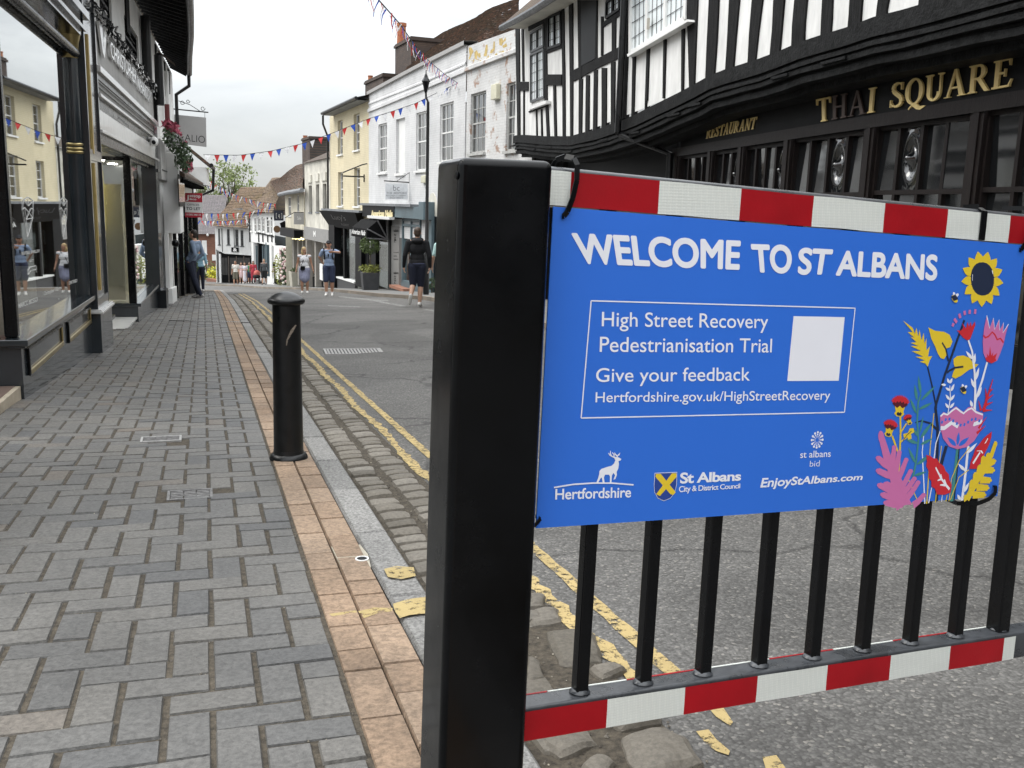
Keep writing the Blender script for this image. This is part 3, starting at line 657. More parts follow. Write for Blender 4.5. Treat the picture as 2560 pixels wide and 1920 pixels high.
# --- sign board
SW, SHT = 1.124, .549
sign = thing('welcome_sign', gp(SW / 2, SHT, 0), 'bright blue welcome board with white lettering and painted flowers tied to the gate', 'sign')
BLUE = mat('sign_blue', (.027, .162, .70), .45, .03, 2, .02, 20); SWHITE = mat('sign_white', (.86, .87, .93), .5, .02, 4)
def bow(u, v):                                   # the board bows away a little along its lower edge
    return .004 * math.sin(math.pi * min(1, max(0, u / SW))) * (v / SHT)
m = MB(); nu, nv = 24, 8; V = []
for w in (0, -.003):
    for i in range(nu + 1):
        for k in range(nv + 1):
            u = SW * i / nu; v = SHT * k / nv; V.append(gp(u, v, .0035 + bow(u, v) + w))
kk = (nu + 1) * (nv + 1); idx = lambda i, k, b: b * kk + i * (nv + 1) + k
F_ = [(idx(i, k, b), idx(i + 1, k, b), idx(i + 1, k + 1, b), idx(i, k + 1, b)) for b in (0, 1) for i in range(nu) for k in range(nv)]
F_ += [(idx(i, k, 0), idx(i + 1, k, 0), idx(i + 1, k, 1), idx(i, k, 1)) for k in (0, nv) for i in range(nu)] + [(idx(i, k, 0), idx(i, k + 1, 0), idx(i, k + 1, 1), idx(i, k, 1)) for i in (0, nu) for k in range(nv)]
m.idx(V, F_); m.build('panel', BLUE, sign, True)
def sp(u, v, h=1): return gp(u, v, .0036 + bow(u, v) + .0003 * h)
def spx(pp, h=1): return [sp(*guv(x, y), h) for x, y in pp]
def sline(body, bl, br, tr, tl, name='lettering', heavy=0, **k):
    q = [guv(*c) for c in (bl, br, tr, tl)]; mb = MB()
    def fn(s, t_, e):
        u = (q[0][0] * (1 - s) + q[1][0] * s) * (1 - t_) + (q[3][0] * (1 - s) + q[2][0] * s) * t_
        v = (q[0][1] * (1 - s) + q[1][1] * s) * (1 - t_) + (q[3][1] * (1 - s) + q[2][1] * s) * t_
        return sp(u, v, 2)
    if not heavy: put_text(mb, body, fn, **k)
    if heavy:
        hx = .0024 / abs(q[1][0] - q[0][0]); hy = .0022 / abs(q[3][1] - q[0][1])
        for j in range(10):
            a_ = 2 * math.pi * j / 10; put_text(mb, body, lambda s, t_, e, a_=a_, j=j: fn(hx + s * (1 - 2 * hx) + hx * math.cos(a_), hy + t_ * (1 - 2 * hy) + hy * math.sin(a_), e) + EN * .000006 * (j + 1), **k)
    return mb.build(name, SWHITE, sign)
c1 = lambda x, y: (1060 + x / 3.16, 360 + y / 3.16)
c2 = lambda x, y: (1860 + x / 3.16, 480 + y / 3.16)
c3_ = lambda x, y: (1330 + x / 2.665, 740 + y / 2.665)
c4 = lambda x, y: (2060 + x / 3.19, 800 + y / 3.19)
c7 = lambda x, y: (1330 + x / 2.5425, 1060 + y / 2.5425)
k = lambda a: (a[0] * 1.15732, a[1] * 1.15732)
sline('WELCOME', k((1246, 570)), k((1594, 584)), k((1598, 519)), k((1231, 502)), bold=0, space=1.0, heavy=0.006)
sline('TO', k((1625, 589)), k((1706, 592)), k((1708, 529)), k((1618, 526)), bold=0, space=1.0, heavy=0.028)
sline('ST', k((1719, 594)), k((1786, 594)), k((1797, 538)), k((1722, 534)), bold=0, space=1.0, heavy=0.035)
sline('ALBANS', k((1801, 596)), k((2020, 607)), k((2023, 550)), k((1806, 540)), bold=0, space=1.0, heavy=0.009)
sline('High Street Recovery', c3_(455, 232), c3_(1560, 245), c3_(1562, 120), c3_(458, 103), bold=.004)
sline('Pedestrianisation Trial', c3_(442, 372), c3_(1583, 375), c3_(1588, 283), c3_(445, 270), bold=.004)
sline('Give your feedback', c3_(416, 601), c3_(1438, 590), c3_(1440, 472), c3_(420, 478), bold=.004)
sline('Hertfordshire.gov.uk/HighStreetRecovery', c3_(413, 728), c3_(1968, 708), c3_(1974, 626), c3_(416, 638), bold=.004)
sline('Hertfordshire', c7(140, 478), c7(618, 462), c7(620, 394), c7(142, 408), bold=.015, space=.98)
sline('St Albans', c7(928, 375), c7(1312, 355), c7(1316, 296), c7(930, 304), bold=.03, space=.95)
sline('City & District Council', c7(920, 440), c7(1307, 412), c7(1308, 372), c7(922, 390), bold=.012, space=.9)
sline('EnjoyStAlbans.com', c7(1434, 418), c7(2084, 362), c7(2086, 312), c7(1437, 338), bold=.024, shear=.18)
sline('st albans', c7(1688, 212), c7(1882, 204), c7(1884, 162), c7(1690, 168), bold=.005)
sline('bid', c7(1748, 266), c7(1810, 264), c7(1814, 226), c7(1751, 230), bold=-.006)
m = MB()                                          # thin white box round the notice
bx = [c3_(386, 31), c3_(2140, 80), c3_(2066, 771), c3_(319, 810)]
for a, b in zip(bx, bx[1:] + bx[:1]):
    p, q = Vector(guv(*a)), Vector(guv(*b)); d = (q - p).normalized() * .0011; n_ = Vector((-d.y, d.x))
    for i in range(24):
        p2, q2 = p.lerp(q, i / 24), p.lerp(q, (i + 1) / 24); m.face([sp(*(p2 + n_), 2), sp(*(q2 + n_), 2), sp(*(q2 - n_), 2), sp(*(p2 - n_), 2)])
m.build('notice_border', SWHITE, sign)
m = MB(); m.face(spx([c3_(1731, 133), c3_(2071, 140), c3_(2029, 562), c3_(1687, 564)], 1)); m.build('blank_square', SWHITE, sign)
# dot burst
m = MB(); cc = guv(*c7(1797, 97))
for r_, n_, z_ in ((.0135, 12, .0026), (.0095, 12, .0016), (.0066, 12, .001), (.0044, 10, .0007)):
    for i in range(n_):
        a = 2 * math.pi * i / n_; q = (cc[0] + r_ * math.cos(a), cc[1] + r_ * 1.12 * math.sin(a))
        m.face([sp(q[0] + z_ * math.cos(b), q[1] + z_ * math.sin(b), 2) for b in np.linspace(0, 2 * math.pi, 9)[:-1]])
m.build('dot_emblem', SWHITE, sign)
# stag on its hill
m = MB()
stag = [(400, 369), (412, 338), (418, 315), (420, 295), (432, 281), (465, 270), (495, 262), (512, 247), (520, 226), (512, 213), (524, 205), (540, 208), (558, 219), (552, 228), (540, 231), (543, 250), (538, 280), (528, 300), (530, 318), (520, 345), (508, 350), (518, 322), (508, 306), (498, 325), (495, 369), (485, 369), (486, 330), (480, 318), (455, 318), (448, 335), (452, 369), (440, 369), (434, 335), (424, 345), (412, 369)]
m.face(spx([c7(*p) for p in stag], 2))
def stroke(mb, pts, w0, w1, h=2, mi=0, mp=c7):
    P = [Vector(guv(*mp(*p))) for p in pts]; Lh = []; Rh = []
    for i, p in enumerate(P):
        d = (P[min(i + 1, len(P) - 1)] - P[max(i - 1, 0)]).normalized(); n = Vector((-d.y, d.x)) * (w0 + (w1 - w0) * i / max(1, len(P) - 1)) / 2
        Lh.append(sp(*(p + n), h)); Rh.append(sp(*(p - n), h))
    for i in range(len(P) - 1): mb.face([Lh[i], Lh[i + 1], Rh[i + 1], Rh[i]], mi)
for s in ([(524, 210), (505, 205), (485, 195), (476, 180)], [(497, 203), (488, 185), (489, 166)], [(510, 206), (512, 190), (500, 178)], [(530, 208), (535, 196), (550, 179)], [(533, 200), (520, 190), (514, 178)], [(538, 193), (548, 192)]): stroke(m, s, .0026, .0012, 3)
stroke(m, [(132, 400), (250, 380), (380, 371), (500, 371), (634, 382)], .0026, .0026, 3)
m.build('stag_emblem', SWHITE, sign)
SYEL = mat('sign_yellow', (.80, .58, .03), .5, .02); SNAVY = mat('sign_navy', (.012, .022, .055), .5, .02); SRED = mat('sign_red', (.62, .022, .035), .5, .02); SPINK = mat('sign_pink', (.62, .17, .40), .5, .02); SGRN = mat('sign_green', (.06, .26, .24), .5, .02); SMAR = mat('sign_maroon', (.10, .008, .02), .5, .02); SBL2 = mat('sign_shield_blue', (.02, .06, .30), .5, .02)
m = MB()
sh = [(771, 310), (907, 304), (905, 380), (893, 430), (866, 465), (826, 481), (790, 465), (770, 430), (766, 390)]
m.face(spx([c7(826 + (x - 826) * 1.04, 392 + (y - 392) * 1.04) for x, y in sh], 1), 0); m.face(spx([c7(*p) for p in sh], 2), 1)
m.face(spx([c7(*p) for p in ((776, 312), (806, 312), (900, 428), (884, 446), (866, 440), (772, 330))], 3), 2); m.face(spx([c7(*p) for p in ((876, 308), (904, 308), (905, 330), (800, 452), (776, 440))], 4), 2)
m.build('shield_emblem', [SWHITE, SBL2, SYEL], sign)
# flowers
A_ = MB(); FM = [SYEL, SNAVY, SRED, SPINK, SWHITE, SGRN, SMAR, BLUE]
hh = [1.5]
def fl(pp, mi, mp=c4):
    hh[0] += .02; A_.face(spx([mp(*p) for p in pp], hh[0]), mi)
def st(pts, w0, w1, mi, mp=c4):
    hh[0] += .02; stroke(A_, pts, w0 * .0011, w1 * .0011, hh[0], mi, mp)
def blobp(cx_, cy_, rx, ry, rot=0, n=16, k=2.):
    ca, sa = math.cos(rot), math.sin(rot); o = []
    for i in range(n):
        a = 2 * math.pi * i / n; x = rx * abs(math.cos(a)) ** (2 / k) * (1 if math.cos(a) >= 0 else -1); y = ry * abs(math.sin(a)) ** (2 / k) * (1 if math.sin(a) >= 0 else -1)
        o.append((cx_ + x * ca - y * sa, cy_ + x * sa + y * ca))
    return o
def leaf(x0, y0, x1, y1, w, mi, mp=c4):
    dx, dy = x1 - x0, y1 - y0; l = math.hypot(dx, dy); nx, ny = -dy / l * w, dx / l * w; P = []
    for i in range(9):
        t_ = i / 8; s_ = math.sin(math.pi * t_ ** .8); P.append((x0 + dx * t_ + nx * s_, y0 + dy * t_ + ny * s_))
    for i in range(7, 0, -1):
        t_ = i / 8; s_ = math.sin(math.pi * t_ ** .8); P.append((x0 + dx * t_ - nx * s_, y0 + dy * t_ - ny * s_))
    fl(P, mi, mp)
# stems
st([(1105, 0), (1040, 180), (950, 430), (880, 660), (872, 700), (890, 850), (885, 1100), (880, 1440)], 5, 8, 1)
st([(810, 370), (845, 520), (880, 700)], 3, 4, 1); st([(960, 1000), (930, 1100), (905, 1200)], 8, 8, 1); st([(710, 815), (760, 800), (830, 820), (885, 870)], 2, 5, 1)
st([(1050, 1020), (1030, 1200), (1000, 1440)], 8, 9, 5); st([(1062, 1020), (1045, 1200), (1020, 1440)], 3, 4, 1)
st([(1135, 1000), (1115, 1200), (1085, 1435)], 6, 7, 4); st([(780, 880), (765, 1050), (775, 1250), (785, 1460)], 2, 3, 4); st([(910, 880), (875, 980), (860, 1100)], 2, 3, 4); st([(860, 740), (830, 1000), (815, 1250), (800, 1460)], 2, 3, 0)
st([(1150, 1010), (1060, 1120), (1000, 1260), (980, 1440)], 2, 2, 0); st([(1140, 1190), (1060, 1250), (990, 1430)], 2, 2, 0); st([(920, 1000), (900, 1150), (870, 1450)], 2, 2, 0); st([(655, 1270), (690, 1350), (730, 1445)], 2, 2, 0)
st([(840, 1330), (815, 1455)], 2, 3, 4); st([(925, 1390), (920, 1445)], 2, 2, 4); st([(965, 1390), (955, 1440)], 2, 2, 0)
# grasses, green fern
st([(735, 640), (725, 800), (735, 950), (715, 1130), (690, 1250)], 4, 5, 5)
for a in ((755, 590, 735, 440, 12), (725, 640, 705, 510, 12), (755, 640, 875, 520, 12), (720, 745, 668, 620, 12), (735, 710, 850, 655, 12), (745, 900, 775, 760, 8), (740, 930, 680, 850, 12), (750, 940, 845, 810, 14), (730, 980, 630, 945, 14), (750, 990, 850, 940, 12), (710, 1140, 652, 1010, 12), (720, 1150, 830, 1070, 14), (700, 1235, 800, 1205, 12)): leaf(*a, 5)
st([(755, 590), (735, 650)], 4, 4, 5)
# thistles
st([(590, 750), (592, 900), (585, 1060), (575, 1230)], 4, 5, 0); st([(525, 920), (570, 1050)], 4, 4, 0); st([(640, 820), (595, 890)], 3, 3, 0); st([(640, 930), (590, 970)], 3, 3, 0)
def thistle(cx_, cy_, s, rot):
    R = lambda pp: [(cx_ + (x * math.cos(rot) - y * math.sin(rot)) * s, cy_ + (x * math.sin(rot) + y * math.cos(rot)) * s) for x, y in pp]
    fan = [(-30, 10)] + [((70 if i % 2 else 84) * math.sin(a), -12 - (78 if i % 2 else 96) * math.cos(a) * .85) for i, a in enumerate(np.linspace(-1.15, 1.15, 25))] + [(30, 10)]
    fl(R(fan), 2); fl(R([(-62, -18), (-48, -32), (-36, -22), (-24, -40), (-12, -28), (0, -44), (12, -28), (26, -40), (36, -22), (50, -32), (62, -18), (30, 12), (-30, 12)]), 6)
    fl(R([(-40, 2), (-20, 14), (0, -4), (20, 14), (40, 2), (32, 40), (40, 60), (20, 82), (-20, 82), (-40, 60), (-30, 40)]), 0); fl(R([(-22, 56), (-8, 44), (0, 54), (8, 44), (22, 56), (14, 76), (-14, 76)]), 1)
thistle(587, 685, 1.0, .1); thistle(505, 860, .82, .25); thistle(655, 792, .5, -.35)
fl([(612, 905), (650, 895), (665, 860), (695, 858), (700, 890), (675, 905), (680, 940), (655, 952), (640, 925), (618, 935)], 0); st([(610, 960), (640, 915), (680, 880)], 1.5, 1.5, 1)
# pink coral leaf
st([(610, 1480), (570, 1330), (530, 1200), (480, 1080), (430, 900)], 34, 12, 3); fl(blobp(437, 930, 24, 52, -.1), 3)
for a in ((570, 1330, 470, 1300), (545, 1240, 410, 1195), (515, 1170, 410, 1095), (585, 1370, 420, 1310), (600, 1420, 445, 1385), (610, 1460, 470, 1450), (520, 1160, 540, 1010), (545, 1230, 580, 1050), (560, 1280, 635, 1110), (590, 1340, 670, 1200), (605, 1380, 700, 1260), (625, 1430, 730, 1290), (690, 1470, 775, 1390)):
    st([(a[0], a[1]), ((a[0] + a[2]) / 2, (a[1] + a[3]) / 2 + 10), (a[2], a[3])], 15, 11, 3); fl(blobp(a[2], a[3], 19, 17), 3)
fl([(540, 1475), (560, 1380), (640, 1380), (680, 1465)], 3)
# dry yellow ear, yellow leaves, sunflower
fl([(612, 2), (690, 60), (708, 110), (720, 60), (735, 130), (745, 75), (760, 160), (778, 100), (785, 190), (800, 140), (800, 240), (828, 205), (812, 290), (846, 285), (825, 320), (810, 370), (790, 345), (745, 330), (785, 320), (710, 290), (775, 290), (680, 245), (755, 245), (675, 205), (735, 205), (672, 180), (720, 175), (670, 130), (705, 140), (650, 95), (690, 95)], 0)
fl([(816, 58), (870, 85), (940, 92), (985, 115), (1008, 170), (990, 215), (960, 225), (965, 270), (940, 310), (912, 300), (890, 265), (870, 210), (840, 150)], 0); st([(925, 178), (955, 230), (970, 300), (975, 325)], 3.5, 4, 1)
fl([(1018, 350), (1015, 310), (1045, 285), (1095, 280), (1145, 300), (1175, 345), (1218, 352), (1190, 378), (1140, 395), (1080, 440), (1030, 465), (1003, 450), (1015, 410), (1030, 385)], 0); st([(1095, 370), (1030, 378), (985, 400), (965, 418)], 4, 4, 1)
for i in range(13):
    a = 2 * math.pi * i / 13 + .15; cx_, cy_ = 1868, 686; r0 = .78; x0, y0 = cx_ + 88 * math.cos(a) * r0, cy_ + 130 * math.sin(a) * r0
    x1, y1 = cx_ + 168 * math.cos(a), cy_ + 222 * math.sin(a); leaf(x0, y0, x1, y1, 36, 0, c2)
fl(blobp(1868, 686, 92, 132, -.05, 22, 2.2), 1, c2); st([(1790, 650), (1788, 700)], 1, 1, 4, c2); st([(1945, 620), (1952, 650)], 2, 1, 4, c2)
# red fan flower, tulip, white sprays
fl([(1043, 80), (1075, 85), (1095, 60), (1085, 20), (1115, 65), (1130, 12), (1140, 55), (1155, 10), (1160, 50), (1188, 10), (1190, 40), (1165, 110), (1150, 150), (1125, 160), (1095, 140)], 2)
for a in ((1640, 1035, 1630, 1060), (1645, 1000, 1665, 1030), (1685, 960, 1692, 995), (1725, 938, 1730, 970), (1768, 930, 1766, 962), (1813, 925, 1808, 962)): st([a[:2], a[2:]], 6, 6, 3, c2)
tul = [(1902, 975), (1925, 1075), (1955, 995), (1965, 1085), (2000, 1008), (2005, 1090), (2035, 1030), (2030, 1110), (2075, 1042), (2050, 1130), (2035, 1200), (2010, 1270), (1985, 1330), (1940, 1352), (1900, 1335), (1875, 1270), (1870, 1180), (1880, 1080)]
fl(tul, 3, c2)
st([(1902, 975), (1925, 1075), (1955, 995), (1965, 1085), (2000, 1008), (2005, 1090), (2035, 1030), (2030, 1110), (2075, 1042)], 2, 2, 4, c2); st([(1875, 1130), (1890, 1150), (1915, 1140), (1945, 1105), (1965, 1125), (1985, 1165), (2010, 1155), (2035, 1190)], 3.5, 3.5, 2, c2)
fl([(1890, 1310), (1905, 1300), (1900, 1270), (1918, 1295), (1928, 1215), (1938, 1290), (1955, 1260), (1950, 1295), (1985, 1270), (1970, 1310), (1978, 1330), (1940, 1352), (1900, 1335)], 2, c2)
st([(1285, 335), (1245, 480), (1190, 640), (1180, 720)], 5, 6, 4); st([(1135, 160), (1165, 250), (1185, 420), (1190, 560), (1185, 720)], 4, 6, 4)
for a in ((1165, 310, 1115, 245), (1175, 360, 1190, 262), (1190, 480, 1220, 375), (1185, 540, 1155, 462), (1200, 620, 1242, 530), (1165, 690, 1150, 635), (1125, 1060, 1205, 975), (1110, 1200, 1050, 1140), (1095, 1370, 1140, 1290), (1070, 1430, 1045, 1385)): leaf(*a, 12, 4)
st([(985, 520), (990, 620), (970, 740)], 2, 2.5, 4)
for a in ((980, 500, 965, 460), (985, 505, 1005, 460), (955, 515, 915, 512), (985, 560, 950, 535), (995, 565, 1022, 505), (985, 635, 950, 590), (990, 640, 1025, 590), (975, 700, 948, 658), (985, 700, 1022, 655)): leaf(*a, 10, 4)
# pink bowl flower
fl([(907, 760), (935, 730), (965, 745), (1000, 710), (1035, 685), (1070, 715), (1095, 730), (1130, 695), (1160, 685), (1195, 720), (1230, 735), (1253, 742), (1248, 820), (1225, 890), (1180, 960), (1120, 1010), (1045, 1026), (980, 1005), (930, 940), (910, 860)], 3)
st([(910, 765), (935, 742), (965, 752), (1000, 722), (1035, 698), (1070, 725), (1095, 742), (1130, 712), (1160, 700), (1195, 732), (1250, 752)], 3.5, 3.5, 4); st([(910, 858), (940, 858), (1000, 815), (1050, 845), (1085, 845), (1140, 795), (1180, 828), (1245, 805)], 8, 8, 4)
for i in range(11): st([(925 + i * 30, 800 - 25 * math.sin(i * .9)), (918 + i * 30, 822 - 25 * math.sin(i * .9))], 5, 5, 7)
leaf(1035, 1000, 965, 930, 17, 7); leaf(1045, 995, 1058, 888, 13, 7); leaf(1055, 1000, 1140, 930, 17, 7)
# red frond, red leaves, yellow frond
st([(1255, 720), (1290, 600), (1330, 470)], 9, 2, 2)
for a in ((1270, 640, 1335, 590), (1265, 680, 1330, 650), (1280, 620, 1270, 540), (1250, 720, 1325, 715), (1235, 720, 1215, 640), (1300, 570, 1330, 545), (1215, 860, 1280, 770), (1200, 900, 1270, 840)): st([a[:2], a[2:]], 6, 1, 2)
def spiky(pp): fl(pp, 2)
spiky([(795, 1070), (830, 1080), (850, 1098), (880, 1100), (900, 1135), (935, 1160), (950, 1200), (975, 1225), (980, 1270), (998, 1310), (990, 1370), (940, 1388), (880, 1385), (865, 1340), (835, 1320), (835, 1280), (812, 1250), (815, 1200), (795, 1160), (800, 1120)])
st([(870, 1170), (915, 1260), (980, 1345)], 3, 5, 4); st([(915, 1262), (885, 1275)], 5, 2, 4); st([(915, 1262), (912, 1225)], 5, 2, 4); st([(950, 1310), (905, 1310)], 6, 2, 4); st([(950, 1310), (940, 1265)], 6, 2, 4)
spiky([(1322, 885), (1318, 930), (1300, 990), (1270, 1050), (1250, 1100), (1200, 1182), (1142, 1182), (1150, 1130), (1170, 1080), (1190, 1020), (1225, 980), (1255, 940), (1290, 910)])
st([(1290, 940), (1240, 1030), (1170, 1140)], 2, 5, 4); st([(1235, 1040), (1200, 1040)], 2, 1, 4); st([(1235, 1040), (1250, 1060)], 4, 2, 4)
st([(1120, 1425), (1200, 1280), (1270, 1180), (1320, 1070), (1355, 970)], 16, 10, 0)
for a in ((1200, 1290, 1225, 1160), (1240, 1230, 1255, 1090), (1180, 1340, 1190, 1220), (1280, 1140, 1295, 1065), (1150, 1400, 1160, 1280), (1290, 1150, 1345, 1120), (1270, 1190, 1335, 1195), (1230, 1270, 1310, 1275), (1200, 1330, 1290, 1335), (1170, 1390, 1265, 1390), (1120, 1430, 1110, 1400)):
    st([a[:2], a[2:]], 15, 12, 0); fl(blobp(a[2], a[3], 13, 12), 0)
fl(blobp(1352, 985, 12, 24), 0)
def bee(x, y, s, mp):
    fl(blobp(x - 2 * s, y - 26 * s, 10 * s, 20 * s, -.35), 4, mp); fl(blobp(x + 18 * s, y - 20 * s, 18 * s, 11 * s, -.8), 4, mp)
    fl(blobp(x, y + 8 * s, 34 * s, 20 * s, 1.0), 0, mp)
    for k_ in (-10, 4, 18): st([(x - 20 * s + k_ * s * .5, y + (k_ + 6) * s * .8), (x + 16 * s + k_ * s * .5, y + (k_ - 14) * s * .8)], 4.5 * s, 4.5 * s, 1, mp)
bee(1646, 835, 1., c2); bee(1092, 550, .95, c4)
A_.build('flower_artwork', FM, sign)
# cable ties
def tie(pts, label, w=.0045):
    mb = MB()
    for a, b in zip(pts, pts[1:]): mb.bar(a, b, w, .0012, EN)
    o = mb.build('cable_tie', BLK, smooth=True); tag(o, label, 'cable tie', 'cable ties holding the welcome sign')
u, v = guv(1408, 541)
tie([gp(u - .004, v, -.01), gp(u - .003, v, .008), gp(u + .002, v - .008, .011), gp(u + .010, v - .03, .0115), gp(u + .016, v - .06, .011), gp(u + .016, v - .085, .010), gp(u + .012, v - .0965, .004), gp(u + .004, v - .1, -.012), gp(u - .003, v - .0955, -.03), gp(u - .006, v - .075, -.056), gp(u - .004, v, -.056)], 'black cable tie looped over the rail by the gate post')
tie([gp(.992, -.003, .004), gp(.992, -.03, .0045), gp(.992, -.062, .004), gp(.992, -.07, -.01), gp(.992, -.07, -.05)], 'flat black tie wrapped straight down across the white tape', .008)
u, v = guv(2545, 625)
tie([gp(u, v, -.01), gp(u, v, .008), gp(u + .012, v - .025, .012), gp(u + .03, v - .06, .010), gp(u + .025, v - .09, .0), gp(u, v - .09, -.05)], 'black cable tie at the upper corner beside the sunflower')
u, v = guv(2480, 1225)
tie([gp(u, v - .012, -.012), gp(u, v - .01, .008), gp(u - .005, v + .003, .013), gp(u - .02, v + .016, .012), gp(u - .05, v + .026, .008), gp(u - .09, v + .028, -.01), gp(u - .1, v + .02, -.045)], 'curved black cable tie under the yellow frond at the lower corner')
u, v = guv(1343, 1300)
tie([gp(u + .002, v - .004, -.01), gp(u + .002, v - .004, .008), gp(u - .006, v + .004, .010), gp(u - .02, v + .015, .004), gp(u - .035, v + .02, -.02)], 'short black cable tie at the lower corner against the gate post', .003)
# --- bollard
g = gh(722, 1147); bl = thing('bollard', g, 'round black bollard with domed cap and scratched paint on the pink edging', 'bollard')
m = MB(); m.lathe(g, [(.112, -.05), (.112, .012), (.104, .03), (.090, .038), (.087, .06)], 36); m.build('base_collar', IRON, bl, True)
m = MB(); m.lathe(g, [(.0865, .05), (.083, .5), (.0795, .93)], 40); m.build('shaft', IRON, bl, True)
m = MB(); m.lathe(g, [(.080, .922), (.097, .926), (.105, .934), (.107, .944), (.104, .954), (.094, .961), (.080, .972), (.060, .984), (.036, .992), (.016, .996), (.0, .997)], 40); m.build('cap', IRON, bl, 'all')
SCR = mat('bare_scratch', (.20, .165, .13), .8, .3, 60)
m = MB()
for a, b in (((696, 905), (745, 810)),):
    P = [(740, 812), (731, 825), (724, 838), (718, 850), (716, 864)]
    W_ = [2, 4, 3, 2, 1.2]
    def onb(px, py):
        r = Vector(ray(px, py)); k_ = 1; c = Vector((g.x, g.y)); d2 = Vector((r.x, r.y)); A2 = d2.dot(d2); Bq = -2 * d2.dot(c); Cq = c.dot(c) - .0842 ** 2
        disc = max(0, Bq * Bq - 4 * A2 * Cq); k_ = (-Bq - math.sqrt(disc)) / (2 * A2); return r * k_ + Vector((0, 0, CAMH))
    for (p, wp), (q, wq) in zip(zip(P, W_), zip(P[1:], W_[1:])): m.face([onb(p[0] - wp, p[1]), onb(p[0] + wp, p[1] + 1), onb(q[0] + wq, q[1]), onb(q[0] - wq, q[1])])
m.build('scratch', SCR, bl)
# ------------------------------------------------------------------ building helpers
def wall(mb, F, u0, u1, bot, top, holes=(), d=0., rev=.14, mi=0):
    """A wall face with openings; bot and top are functions of u; holes are (u0, u1, z0, z1)."""
    us = sorted(set([u0, u1] + [h[k] for h in holes for k in (0, 1) if u0 < h[k] < u1] + list(np.linspace(u0, u1, 9))))
    for a, b in zip(us, us[1:]):
        if b - a < 1e-5: continue
        m_ = (a + b) / 2; hs = sorted([h for h in holes if h[0] < m_ < h[1]], key=lambda h: h[2])
        lo = (bot(a), bot(b))
        for h in hs:
            mb.face([F.p(a, lo[0], d), F.p(b, lo[1], d), F.p(b, h[2], d), F.p(a, h[2], d)], mi); lo = (h[3], h[3])
        mb.face([F.p(a, lo[0], d), F.p(b, lo[1], d), F.p(b, top(b), d), F.p(a, top(a), d)], mi)
    for h in holes:
        a, b, z0, z1 = h
        for q in (((a, z0), (b, z0)), ((b, z0), (b, z1)), ((b, z1), (a, z1)), ((a, z1), (a, z0))):
            mb.face([F.p(*q[0], d), F.p(*q[1], d), F.p(*q[1], d - rev), F.p(*q[0], d - rev)], mi)
def const(c): return lambda u: c
def line(*pts):
    P = sorted(pts); return lambda u: float(np.interp(u, [p[0] for p in P], [p[1] for p in P]))
def pxline(F, pts, d=0.): return line(*[F.uz(*p, d) for p in pts])
def hole_px(F, x0, y0, x1, y1, d=0.):
    """Opening from its upper-left corner and its lower-right corner in the photograph."""
    u0, z1 = F.uz(x0, y0, d); u1, z0 = F.uz(x1, y1, d)
    return (min(u0, u1), max(u0, u1), min(z0, z1), max(z0, z1))
def sash(F, h, parent, fm, gm, nx=2, ny=2, d=0., rev=.12, sill=.06, fw=.055, bw=.016, split=True, silm=None, dark=None, name='window'):
    u0, u1, z0, z1 = h; m = MB(); e = d - rev
    for a in (u0, u1 - fw): m.fbox(F, a, a + fw, z0, z1, e, e + .05)
    for b in (z0, z1 - fw): m.fbox(F, u0 + fw, u1 - fw, b, b + fw, e + .002, e + .048)
    zm = (z0 + z1) / 2; secs = [(z0 + fw, zm - fw * .4, e + .012), (zm + fw * .4, z1 - fw, e + .022)] if split else [(z0 + fw, z1 - fw, e + .015)]
    if split: m.fbox(F, u0 + fw, u1 - fw, zm - fw * .4, zm + fw * .4, e, e + .042)
    for a, b, ee in secs:
        for i in range(1, nx): x = u0 + fw + (u1 - u0 - 2 * fw) * i / nx; m.fbox(F, x - bw / 2, x + bw / 2, a, b, ee - .008, ee + .012)
        for i in range(1, ny): y = a + (b - a) * i / ny; m.fbox(F, u0 + fw, u1 - fw, y - bw / 2, y + bw / 2, ee - .006, ee + .010)
    w_ = m.build(name, fm, parent)
    m = MB(); m.face([F.p(u0 + fw * .5, z0 + fw * .5, e + .014), F.p(u1 - fw * .5, z0 + fw * .5, e + .014), F.p(u1 - fw * .5, z1 - fw * .5, e + .014), F.p(u0 + fw * .5, z1 - fw * .5, e + .014)]); m.build('pane', gm, w_)
    if sill: m = MB(); m.fbox(F, u0 - .05, u1 + .05, z0 - .07, z0, e, d + sill); m.build('sill', silm or fm, w_)
    return w_
def room(F, h, parent, m_, depth=.8, d=0., rev=.14):
    """Dark space behind a pane."""
    u0, u1, z0, z1 = h; mb = MB(); a = d - rev - .02; b = a - depth
    for q in (((u0, z0, b), (u1, z0, b), (u1, z1, b), (u0, z1, b)), ((u0, z0, a), (u0, z1, a), (u0, z1, b), (u0, z0, b)), ((u1, z0, a), (u1, z1, a), (u1, z1, b), (u1, z0, b)), ((u0, z0, a), (u1, z0, a), (u1, z0, b), (u0, z0, b)), ((u0, z1, a), (u1, z1, a), (u1, z1, b), (u0, z1, b))):
        mb.face([F.p(*p) for p in q])
    return mb.build('room_lining', m_, parent)
def downpipe(name, pts, r, m_, parent):
    mb = MB(); mb.tube(pts, r, 10); return mb.build(name, m_, parent, True)
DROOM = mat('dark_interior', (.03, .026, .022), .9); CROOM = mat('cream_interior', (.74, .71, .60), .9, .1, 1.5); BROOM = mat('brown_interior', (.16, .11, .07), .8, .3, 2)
BR_W = None
